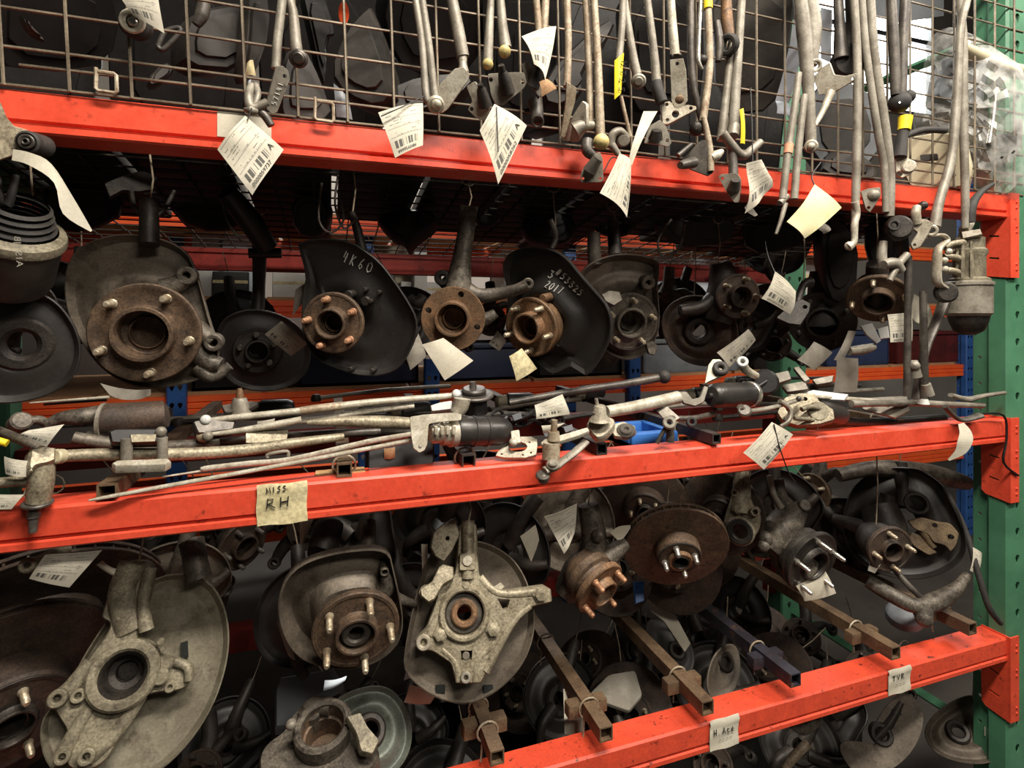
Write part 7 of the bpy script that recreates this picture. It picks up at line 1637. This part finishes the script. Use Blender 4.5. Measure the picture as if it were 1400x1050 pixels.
paper_tag([(1100, 822), (1143, 811), (1126, 777), (1088, 801)], 0.066, 'blank white card hanging below the five sideways studs', m_=M_PAPER, cat='card', name='paper_card')
# L10
t = knuckle('steering_knuckle', 'dusty brown hub and caliper bracket before a large dark round shield by the right post', 1236, 715, 0.16, 0.1, -0.1); fr = t.fr; m = t.m
sh = Shield(fr.poly([(1152, 710), (1162, 672), (1186, 648), (1220, 638), (1260, 642), (1290, 664), (1310, 700), (1322, 745), (1310, 770), (1270, 790), (1220, 790), (1176, 770), (1156, 740)]), [(0.25, -0.02), (0.6, -0.004), (0.85, -0.015), (0.95, -0.01), (1, 0.012)], 0.25); t.part('backing_plate', sh.build(), M_SHIELD_B, local=True)
mb = MB(); mb.ring(TR((*fr.L(1253, 688), 0)), 15 * m, 10 * m, -0.01, 0.006, 26); t.part('pressed_ring', mb, M_CAST_D, local=True)
mb = MB(); add_limb(mb, fr, [(1138, 708, 0.03), (1170, 718, 0.035), (1206, 728, 0.03)], [6, 10, 14], 10, 0.7); add_limb(mb, fr, [(1200, 690, 0.02), (1210, 720, 0.03), (1206, 744, 0.04)], [22, 26, 22], 12); add_limb(mb, fr, [(1214, 676, 0.03), (1210, 700, 0.03), (1212, 720, 0.03)], [9, 10, 12]); t.part('knuckle_casting', mb, M_CAST_D, local=True)
mb = MB(); P = rounded(ccw(fr.poly([(1240, 712), (1262, 708), (1282, 714), (1300, 716), (1312, 730), (1308, 746), (1300, 756), (1292, 746), (1276, 742), (1268, 730), (1250, 724)], 0.03)), 2); mb.plate(P, 0.012, 0.030, Matrix(), [circle(*fr.L(1278, 718, 0.03), 3 * m, 10), circle(*fr.L(1300, 734, 0.03), 3.5 * m, 10)], ch=0.005); P = rounded(ccw(fr.poly([(1246, 728), (1258, 732), (1274, 750), (1282, 756), (1270, 760), (1250, 748), (1240, 736)], 0.02)), 2); mb.plate(P, 0.0, 0.022, Matrix(), ch=0.005); add_limb(mb, fr, [(1258, 718, 0.02), (1266, 732, 0.016), (1276, 748, 0.012)], [5, 6, 5]); t.part('caliper_bracket', mb, mat('tan_dusty_iron', (122, 104, 78), (100, 84, 64), (74, 60, 46), rough=0.6, metal=0.2, scale=24, thr=(0.5, 0.68), bump=0.3), local=True)
stem(t, [(1230, 632, 0.2), (1232, 655, 0.19), (1234, 690, 0.18)], [9, 9, 12], M_CAST_D, n=10); hanger(t, W(1230, 636, 0.2), ZM)
t = knuckle('steering_knuckle', 'small edge-on rusty flange with pale studs in front of the large dark shield', 1218, 752, 0.06, 0.9, -0.5); fr = t.fr; m = t.m
hub(t, fr, 0, 0, 0, 32 * m, 4, 0.75, 0.026, 0.0055, 0.45, 0.012, 0.3, 0.4, M_RUST_D, M_STUD); mb = MB(); mb.lathe([(20 * m, -0.08), (26 * m, -0.05), (28 * m, -0.02), (26 * m, -0.012)], Matrix(), 26); t.part('bearing_drum', mb, M_CAST_D, local=True); hanger(t, t.fr.O + V((0, 0.04, 0.05)), ZM)
# control arm lying at right
t = Thing('control_arm', 'dark curved control arm with grey knob end above the right square bar', 'arm', W(1265, 835, 0.03))
mb = MB(); mb.tpx([(1186, 794, 0.12), (1216, 812, 0.08), (1250, 828, 0.04), (1280, 822, 0.03), (1308, 804, 0.03), (1322, 786, 0.04)], [9, 10, 10, 12, 8, 5], 12); t.part('arm', mb, M_CAST)
mb = MB(); mb.tpx([(1264, 826, 0.03), (1262, 845, 0.025)], [11, 12]); mb.dome(1263, 846, 0.02, 11, 0, -0.4); t.part('ball_joint', mb, M_CAST); t.part('thin_rod', MB().tpx([(1216, 770, 0.10), (1240, 798, 0.06), (1264, 822, 0.035)], [4, 4, 4]), M_STEEL_D)
t = Thing('loose_cable', 'black brake hose draped down the right green post', 'hose', W(1340, 740, 0.0)); t.part('cable', MB().tpx([(1290, 665, 0.1), (1318, 720, 0.06), (1336, 780, 0.02), (1352, 830, -0.005), (1368, 852, -0.01)], [3, 3.5, 4, 4, 3.5]), M_RUBBER)
mb = MB(); mb.tpx([(1146, 650, 0.25), (1200, 640, 0.22), (1270, 648, 0.2), (1320, 660, 0.22)], [9, 11, 14, 10]); solo('rolled_hose', mb, M_CAST, 'dusty grey rolled hose lying under the middle beam at the right', 'hose')
paper_tag([(1326, 780), (1336, 786), (1342, 756), (1330, 748)], 0.03, 'small white tag against the right green post above the lower beam', m_=M_TAG)
mb = MB(); mb.platepx([(1186, 780), (1192, 760), (1200, 758), (1204, 772), (1196, 784)], 0.08, 2, 0.2, 0); solo('paper_scrap', mb, M_PAPER_G, 'grey crumpled scrap below the edge-on rusty flange', 'paper')
t = Thing('plastic_dome', 'smoky clear plastic cap lying behind the right square bar', 'cap', W(1235, 845, 0.12)); fr = Fr(1236, 846, 0.12, 0, 1.0); mb = MB(); mb.lathe([(22 * fr.m, 0), (21 * fr.m, 0.02), (15 * fr.m, 0.032), (0, 0.036)], fr.M, 22); t.part('dome', mb, M_GREYBOX)

# papers and shields in the gaps of the lower level
mb = MB(); mb.platepx([(884, 812), (906, 812), (926, 846), (944, 880), (936, 892), (908, 850), (890, 836)], 0.35, 3, 0.1, 0.2); solo('panel_sheet', mb, M_PAPER, 'pale speckled panel in the gap under the brown disc', 'panel')
t = Thing('storage_clip', 'small bright blue plastic clip under the brown disc', 'clip', W(873, 808, 0.25)); mb = MB(); mb.platepx([(866, 796), (880, 795), (880, 822), (868, 826)], 0.25, 8, 0.2, 0.1); t.part('clip_body', mb, M_BLUE_P); mb = MB(); mb.platepx([(868, 800), (878, 799), (878, 806), (869, 807)], 0.235, 4, 0.2, 0.1); t.part('clip_tongue', mb, M_BLUE_P)
mb = MB(); mb.platepx([(806, 950), (832, 924), (868, 918), (878, 952), (860, 974), (826, 962)], 0.30, 6, 0.1, 0.6, round_=1); solo('grey_bracket', mb, M_PAPER_G, 'flat grey bracket lying between the two rusty square bars', 'bracket')
mb = MB(); mb.platepx([(770, 942), (782, 940), (800, 985), (797, 1004), (772, 1004)], 0.12, 1.2, 0.2, 0.2); solo('paper_card', mb, M_PAPER, 'white folded card beside the rusty bar with two wire ties', 'card')
t = knuckle('brake_shield', 'mottled grey shield standing between the H.Ace bar and the blue-black bar', 992, 905, 0.22, 0.7, 0.1, 'shield'); fr = t.fr
sh = Shield(fr.poly([(962, 940), (970, 900), (990, 880), (1006, 884), (1010, 920), (998, 950), (976, 960)]), [(0.3, 0), (0.7, 0.006), (1, 0.01)], 0.3); t.part('plate', sh.build(), M_SHIELD, local=True); mb = MB(); mb.ring(Matrix(), 12 * t.m, 6 * t.m, -0.008, 0.008, 18); t.part('collar', mb, M_CAST_D, local=True)
t = knuckle('brake_shield', 'dark curved shield leaning behind the H.Ace square bar', 925, 890, 0.30, 0.4, 0.5, 'shield'); fr = t.fr
sh = Shield(fr.poly([(880, 850), (905, 848), (935, 866), (950, 900), (940, 930), (905, 925), (885, 890)]), [(0.3, 0), (0.7, 0.006), (1, 0.01)], 0.3); t.part('plate', sh.build(), M_SHIELD_B, local=True); mb = MB(); mb.ring(Matrix(), 12 * t.m, 6 * t.m, -0.008, 0.008, 18); t.part('collar', mb, M_CAST_D, local=True)

# below the lower beam
t = knuckle('brake_shield', 'dusty grey half-moon shield hanging below the lower beam under the scrawl note', 1205, 995, 0.10, 0.2, 0.0, 'shield'); fr = t.fr
mb = MB(); P = chaikin(ccw(fr.poly([(1212, 962), (1232, 946), (1252, 954), (1264, 976), (1258, 1010), (1236, 1042), (1200, 1062), (1168, 1060), (1146, 1026), (1150, 1012), (1180, 1014), (1200, 1020), (1190, 1000)])), 2)
mb.plate(P, -0.004, 0.004, Matrix(), [[fr.L(a, b) for a, b in ((1218, 970), (1230, 968), (1232, 978), (1222, 980))]], ch=0.002); t.part('plate', mb, M_SHIELD, local=True)
mb = MB(); boss(mb, fr, 1206, 1004, -0.02, 0.01, 14, 7); add_limb(mb, fr, [(1196, 1010, 0.0), (1215, 990, 0.0), (1232, 960, 0.0)], [6, 6, 4]); t.part('hub_seat', mb, M_CAST_D, local=True); hanger(t, W(1236, 955, 0.11), 0.58)
t = knuckle('brake_shield', 'broad dull brown shield with stepped rib below the lower beam near the right post', 1310, 1000, 0.12, 0.0, 0.3, 'shield'); fr = t.fr
sh = Shield(fr.poly([(1262, 1000), (1280, 975), (1310, 955), (1335, 950), (1348, 980), (1372, 1010), (1374, 1036), (1340, 1046), (1300, 1040), (1274, 1026)]), [(0.3, -0.01), (0.6, 0.0), (0.85, -0.006), (1, 0.008)], 0.25); t.part('plate', sh.build(), M_SHIELD, local=True); mb = MB(); mb.ring(Matrix(), 14 * t.m, 7 * t.m, -0.02, 0.004, 20); t.part('hub_seat', mb, M_CAST_D, local=True); hanger(t, W(1330, 955, 0.13), 0.58)
ribbon('paper_strip', [(1346, 994), (1358, 990), (1382, 996)], [(1346, 1006), (1360, 1012), (1366, 1010)], 0.06, M_PAPER, 'shiny torn film scrap on the brown shield below the lower beam')
rod_thing('pale tan tube slanting in the dark below the lower beam', [(1072, 1052, 0.15), (1086, 1034, 0.15), (1104, 1016, 0.15)], [5, 6, 6], M_STEEL_RUST)
mb = MB(); mb.tpx([(1082, 992, 0.12), (1096, 996, 0.12), (1114, 984, 0.12), (1120, 976, 0.12)], [3, 8, 9, 5]); solo('link_arm', mb, M_CAST, 'small cast lever under the lower beam between the notes', 'lever')
# ================================================================== parts packed deeper in the rack, in shadow
def proto_knuckle(name, mh, mc, ms):
    t = Thing(name, 'x', 'knuckle', Matrix())
    hub(t, None, 0, 0, 0.0, 0.066, 5, 0.74, 0.028, 0.0058, 0.5, 0.018, 0.3, 0.4, mh, ms)
    mb = MB(); mb.lathe([(0.04, -0.06), (0.052, -0.04), (0.052, -0.014)], Matrix(), 26)
    for pts, r in (([(0, 0.02, -0.04), (0.01, 0.09, -0.05), (0.0, 0.16, -0.06)], [0.034, 0.022, 0.02]), ([(0, 0, -0.04), (0.07, -0.03, -0.05), (0.12, -0.05, -0.05)], [0.03, 0.018, 0.014]), ([(0, 0, -0.04), (-0.05, -0.07, -0.05), (-0.06, -0.12, -0.05)], [0.03, 0.02, 0.014]), ([(0.02, 0.05, -0.045), (0.07, 0.08, -0.04), (0.1, 0.07, -0.035)], [0.02, 0.014, 0.012])):
        P, R = spline([V(p) for p in pts], r, 4); mb.tube(P, R, 10)
    for (x, y) in ((0.12, -0.05), (-0.06, -0.12), (0.1, 0.07)): mb.ring(TR((x, y, -0.055)), 0.017, 0.008, 0, 0.03, 14)
    t.part('knuckle_casting', mb, mc, local=True); t.part('hanging_wire', MB().tube([(0, 0.15, -0.06), (0.004, 0.2, -0.06), (0, 0.26, -0.06)], 0.0018, 6), M_STEEL_RUST, local=True)
    return t.e
def proto_shield(name, ms, mc):
    t = Thing(name, 'x', 'shield', Matrix())
    out = [V((0.135 * math.cos(a) * (1 if a < 5.2 else 0.8), 0.135 * math.sin(a) * (1.0 if a < 3.8 else 0.88))) for a in [k * math.pi / 8 for k in range(16)]]
    sh = Shield(out, [(0.3, 0), (0.5, 0.012), (0.8, 0.0), (0.93, 0.004), (1, 0.016)], 0.32); t.part('backing_plate', sh.build(nseg=48), ms, local=True)
    mb = MB(); mb.ring(Matrix(), 0.052, 0.022, -0.04, 0.018, 28)
    for pts, r in (([(0, 0.03, 0.0), (0.0, 0.1, 0.02), (0.01, 0.18, 0.0)], [0.03, 0.02, 0.018]), ([(0.03, 0, 0.01), (0.08, 0.02, 0.03), (0.12, 0.05, 0.02)], [0.022, 0.016, 0.012]), ([(-0.02, -0.03, 0.01), (-0.05, -0.08, 0.03), (-0.04, -0.13, 0.02)], [0.024, 0.016, 0.012])):
        P, R = spline([V(p) for p in pts], r, 4); mb.tube(P, R, 10)
    t.part('knuckle_casting', mb, mc, local=True); t.part('hanging_wire', MB().tube([(0.01, 0.17, 0), (0.012, 0.22, 0), (0.01, 0.28, 0)], 0.0018, 6), M_STEEL_RUST, local=True)
    return t.e
def proto_disc(name, md, mc):
    t = Thing(name, 'x', 'brake disc', Matrix())
    t.part('rotor', rotor_mb(0.135, 0.066, 0.04, vanes=30), md, local=True); hub(t, None, 0, 0, 0.041, 0.06, 5, 0.7, 0.024, 0.0058, 0.42, 0.012, 0.26, 0.2, mc, M_STUD, th=0.004, back=False, recess=0.006)
    t.part('hanging_wire', MB().tube([(0, 0.125, -0.02), (0.004, 0.18, -0.02), (0, 0.25, -0.02)], 0.0018, 6), M_STEEL_RUST, local=True)
    return t.e
PR = {'k': proto_knuckle('steering_knuckle', M_RUST_D, M_CAST_D, M_STEEL_D), 'K': proto_knuckle('steering_knuckle', M_RUST, M_CAST, M_STUD),
      's': proto_shield('brake_shield', M_SHIELD_B, M_CAST_D), 'S': proto_shield('brake_shield', M_SHIELD, M_CAST), 'd': proto_disc('brake_disc', M_RUST_D, M_CAST_D)}
TXT = {'k': 'dark greasy knuckle', 'K': 'grey-brown knuckle', 's': 'black painted shield', 'S': 'dusty grey shield', 'd': 'dark rusty brake disc'}
used = set()
def put(kind, px, py, y, dx, dy, spin, sc, where):
    e = PR[kind] if kind not in used else copy_tree(PR[kind]); used.add(kind)
    fr = Fr(px, py, y, dx, dy)
    e.matrix_world = fr.M @ Matrix.Rotation(math.radians(spin), 4, 'Z') @ Matrix.Diagonal((sc, sc, sc, 1))
    e['label'] = '%s hanging %s' % (TXT[kind], where); e['group'] = 'parts hanging %s' % where
rc = random.Random(11)
U_, L_, B_ = 'in shadow at the back of the upper hanging row', 'deep in the dark of the lower hanging row', 'in the dark of the bottom level'
TAKEN = [(o.matrix_world.translation.copy(), 0.085) for o in COL.objects if o.parent is None and o.get('category') in ('knuckle', 'shield', 'brake disc', 'strut') and o not in PR.values()]
def scatter(kinds, n, box, where, sc, dxr, dyr, spin, gap=0.165):
    """parts hung where there is room for them, never through one another"""
    (x0, x1), (y0, y1), (z0, z1) = box; k = 0
    for i in range(n):
        best = None
        for _ in range(60):
            p = V((rc.uniform(x0, x1), rc.uniform(y0, y1), rc.uniform(z0, z1)))
            d = min([(p - q).length - r for q, r in TAKEN] + [9])
            if best is None or d > best[0]: best = (d, p)
        if best[0] < gap - 0.085: continue
        p = best[1]; TAKEN.append((p, 0.085))
        kind = kinds[k % len(kinds)]; k += 1
        v = p - CAM; f = v.dot(FW); px = CX + F_PX * v.dot(RT) / f; py = HORIZON - F_PX * v.z / f
        if px < -120 or px > 1420 or py > 1150: continue
        put(kind, px, py, p.y, rc.uniform(*dxr), rc.uniform(*dyr), rc.uniform(-spin, spin), rc.uniform(*sc), where)
put('s', 1064, 335, 0.66, -0.2, -0.1, 10, 0.95, U_); put('k', 1056, 470, 0.62, 0.2, -0.2, -10, 1.0, U_);
scatter('sksKdkSs', 12, ((-0.7, 1.55), (0.40, 0.72), (1.44, 1.53)), U_, (0.72, 0.9), (-.5, .5), (-.4, .2), 25)
scatter('skdsKsSkds', 64, ((-0.66, 1.58), (0.32, 0.70), (0.80, 0.99)), L_, (0.78, 0.98), (-.7, .7), (-.7, .3), 40, 0.168)
scatter('sksdks', 30, ((-0.3, 1.58), (0.2, 0.70), (0.26, 0.44)), B_, (0.8, 0.95), (-.5, .5), (-.3, .5), 40)
# tyre-like dark stock hanging under the deck, seen against the lit back
TXT2 = ['lumpy black engine mount hanging from the deck', 'black rubber-booted joint hanging from the deck', 'dark bracket cluster hanging from the deck']
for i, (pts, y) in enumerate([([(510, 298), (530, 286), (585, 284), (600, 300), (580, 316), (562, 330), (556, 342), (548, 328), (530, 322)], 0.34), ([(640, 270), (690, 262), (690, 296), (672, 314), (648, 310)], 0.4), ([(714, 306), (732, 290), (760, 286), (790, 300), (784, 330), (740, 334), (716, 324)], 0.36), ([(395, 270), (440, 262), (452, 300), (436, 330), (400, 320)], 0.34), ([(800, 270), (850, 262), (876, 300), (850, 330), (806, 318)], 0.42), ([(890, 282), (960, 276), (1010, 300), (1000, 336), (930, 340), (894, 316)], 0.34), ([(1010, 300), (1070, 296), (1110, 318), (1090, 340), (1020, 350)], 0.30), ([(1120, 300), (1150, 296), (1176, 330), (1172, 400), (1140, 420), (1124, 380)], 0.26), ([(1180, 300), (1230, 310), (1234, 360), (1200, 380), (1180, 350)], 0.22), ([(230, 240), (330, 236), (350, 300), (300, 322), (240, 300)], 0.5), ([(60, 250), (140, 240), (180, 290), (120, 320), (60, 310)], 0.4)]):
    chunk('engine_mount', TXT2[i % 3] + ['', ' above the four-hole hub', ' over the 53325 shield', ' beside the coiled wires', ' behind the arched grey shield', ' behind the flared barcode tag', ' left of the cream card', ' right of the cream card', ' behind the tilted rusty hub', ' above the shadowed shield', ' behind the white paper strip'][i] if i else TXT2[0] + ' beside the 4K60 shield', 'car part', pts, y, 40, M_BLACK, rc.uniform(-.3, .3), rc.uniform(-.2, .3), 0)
# slanting black strut seen under the deck at the left
mb = MB(); mb.tpx([(310, 262, 0.30), (340, 300, 0.34), (366, 338, 0.38)], [14, 16, 14], 12); mb.tpx([(340, 346, 0.40), (385, 346, 0.40)], [7, 7]); solo('strut', mb, M_BLACK, 'slanting black strut under the deck above the shadowed shield', 'strut')
# black slabs added behind the nearer goods to darken shelf and deck
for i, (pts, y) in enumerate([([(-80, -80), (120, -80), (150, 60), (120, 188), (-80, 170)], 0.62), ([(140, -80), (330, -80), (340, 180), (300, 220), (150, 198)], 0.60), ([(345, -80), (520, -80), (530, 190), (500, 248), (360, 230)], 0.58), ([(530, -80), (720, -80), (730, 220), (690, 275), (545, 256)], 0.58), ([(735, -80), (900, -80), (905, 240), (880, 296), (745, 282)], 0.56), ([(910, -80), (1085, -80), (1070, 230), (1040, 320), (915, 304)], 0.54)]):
    chunk('dark_filler', 'matt black filler added at the back of the upper shelf ' + ['by the left end', 'behind the cream ring', 'behind the orange reflector', 'behind the riveted crank', 'behind the yellow tape flag', 'behind the brown strap'][i], 'filler', pts, y, 50, M_BLACK, rc.uniform(-.2, .2), rc.uniform(-.1, .2), 0)
# flat black trays added on the deck to darken it from below
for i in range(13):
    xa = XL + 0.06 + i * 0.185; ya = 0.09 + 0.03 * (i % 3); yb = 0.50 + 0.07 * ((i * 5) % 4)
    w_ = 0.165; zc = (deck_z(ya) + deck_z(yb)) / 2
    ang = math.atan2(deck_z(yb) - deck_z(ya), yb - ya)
    t = Thing('filler_tray', 'black filler tray added flat on the wire deck', 'tray', Matrix.Translation((xa + w_ / 2, (ya + yb) / 2, zc + 0.006)) @ Matrix.Rotation(ang, 4, 'X'), 'black filler trays added on the wire deck')
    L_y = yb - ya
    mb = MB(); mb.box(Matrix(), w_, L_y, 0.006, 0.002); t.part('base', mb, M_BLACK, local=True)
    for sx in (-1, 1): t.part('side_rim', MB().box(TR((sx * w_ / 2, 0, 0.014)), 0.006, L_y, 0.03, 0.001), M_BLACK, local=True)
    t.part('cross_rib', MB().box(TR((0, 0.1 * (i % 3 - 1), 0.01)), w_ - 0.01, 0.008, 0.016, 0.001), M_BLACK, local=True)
# dark rods and motors lying deeper on the middle shelf
for i in range(16):
    x0 = -0.6 + 0.14 * i + rc.uniform(-.04, .04); y0 = 0.2 + 0.5 * rc.random(); z0 = 1.225 + 0.055 * rc.random(); ln = rc.uniform(0.2, 0.5); a = rc.uniform(-0.4, 0.4)
    t = Thing('wiper_rod', 'grimy wiper rod lying deep on the middle shelf', 'rod', V((x0, y0, z0)), 'grimy rods lying deep on the middle shelf')
    d_ = V((math.cos(a), math.sin(a) * 0.5, rc.uniform(-.06, .06))).normalized()
    t.part('shaft', MB().tube([V((x0, y0, z0)), V((x0, y0, z0)) + d_ * ln * 0.5 + V((0, 0, 0.006)), V((x0, y0, z0)) + d_ * ln], 0.006, 8), [M_STEEL_D, M_STEEL, M_CAST_D][i % 3])
    mb = MB(); mb.lathe([(0.013, -0.008), (0.014, 0), (0.010, 0.010), (0.0, 0.012)], TR((x0, y0, z0)), 12); t.part('ball_end', mb, M_CAST_D)
for i in range(7):
    a0 = V((-0.45 + 0.3 * i + rc.uniform(-.05, .05), 0.3 + 0.35 * rc.random(), 1.26)); d_ = V((1, rc.uniform(-.4, .4), 0)).normalized()
    t = Thing('wiper_motor', 'black motor can lying deep on the middle shelf', 'motor', a0, 'motor cans lying deep on the middle shelf')
    t.part('motor_can', along(a0, a0 + d_ * 0.085, [(0, 0.02), (0.06, 0.026), (0.8, 0.026), (0.95, 0.02), (1, 0.008)]), M_MOTOR)
    t.part('gear_casting', along(a0 - d_ * 0.03, a0, [(0, 0.012), (0.2, 0.02), (1, 0.022)]), M_ALU_G)
# lit goods on the far rack, seen through the gaps
def carton(px0, px1, py0, py1, y, m_, label, depth=0.3, band=None):
    a = W(px0, py1, y); b = W(px1, py0, y)
    top = (a.z + b.z) / 2 > 1.93                  # cartons stand on the shelf boards
    a.z = 1.9615 if top else 1.5845; b.z = max(b.z, a.z + 0.06) if top else min(b.z, 1.862)
    t = Thing('storage_carton', label, 'box', V(((a.x + b.x) / 2, y, a.z)))
    mb = MB(); mb.box(TR(((a.x + b.x) / 2, y + depth / 2, (a.z + b.z) / 2)), b.x - a.x, depth, b.z - a.z, 0.004); t.part('box_body', mb, m_)
    mb = MB(); mb.box(TR(((a.x + b.x) / 2, y - 0.001, (a.z + b.z) / 2 + (b.z - a.z) * 0.1)), (b.x - a.x) * 0.96, 0.002, (b.z - a.z) * 0.12); t.part('seam_tape', mb, band or M_TAPE)
    return t
carton(262, 300, 305, 340, 1.75, M_WHITE, 'white carton on the far top shelf left of the slanting strut')
carton(304, 352, 318, 344, 1.72, M_BLUEWHITE, 'pale blue carton on the far shelf behind the slanting strut')
carton(380, 402, 284, 312, 1.8, M_ORANGE_B, 'small orange carton on the far rack under the deck')
carton(470, 560, 316, 350, 1.9, M_BEIGE, 'wide beige carton behind the 4K60 shield top')
carton(566, 584, 332, 350, 1.7, M_WHITE, 'small bright white carton left of the forged upright')
carton(690, 760, 324, 352, 1.9, M_WHITE, 'white carton on the far rack behind the 53325 shield top')
carton(900, 1000, 336, 362, 1.9, M_BLUEWHITE, 'long pale carton on the far rack behind the shadowed hub')
carton(1056, 1140, 346, 384, 1.75, M_WHITE, 'white board on the far rack right of the handwritten tag')
carton(372, 432, 374, 408, 1.75, M_WHITE, 'white panel leaning on the far rack beside the 4K60 hub')
carton(548, 604, 386, 412, 1.75, M_WHITE, 'bright white box on the far middle shelf left of the four-hole hub')
carton(700, 730, 386, 412, 1.75, M_BLUEWHITE, 'pale box on the far middle shelf behind the forged side arm')
carton(905, 962, 392, 424, 1.8, M_WHITE, 'white tubes box on the far middle shelf left of the shadowed hub')
carton(290, 340, 372, 410, 1.7, M_BLACK, 'black case on the far middle shelf left of the white panel')
carton(440, 540, 372, 412, 1.72, M_BLACK, 'large black case on the far middle shelf behind the 4K60 shield')
carton(760, 850, 376, 412, 1.72, M_BLACK, 'black case on the far middle shelf behind the 53325 shield')
for i, (a, b) in enumerate(((1030, 1120), (1130, 1215), (1225, 1310))):
    bin_(a, b, 452, 512, 1.64, [M_BLACK, M_BIN, M_RED][i], ['black bin on the far lower shelf behind the slanted grey tag', 'navy bin on the far lower shelf behind the dull grey-brown card', 'dark red bin on the far lower shelf near the right green post'][i], 'bin')
bin_(880, 1010, 462, 516, 1.64, M_GREYBOX, 'grey bin on the far lower shelf right of the blue post', 'bin')

# black crates standing on the floor under the lowest beam
for i in range(7):
    x0 = -0.5 + 0.31 * i
    t = Thing('floor_crate', 'black crate standing on the floor under the lowest beam', 'crate', V((x0 + 0.14, 0.55, 0)), 'black crates on the floor under the rack')
    for (cx, cy, sx, sy) in ((0.14, 0.36, 0.28, 0.012), (0.14, 0.80, 0.28, 0.012), (0.006, 0.58, 0.012, 0.44), (0.274, 0.58, 0.012, 0.44)):
        t.part('side', MB().box(TR((x0 + cx, cy, 0.13)), sx, sy, 0.24, 0.003), M_BLACK)
    t.part('base', MB().box(TR((x0 + 0.14, 0.58, 0.008)), 0.28, 0.44, 0.016, 0.003), M_BLACK)
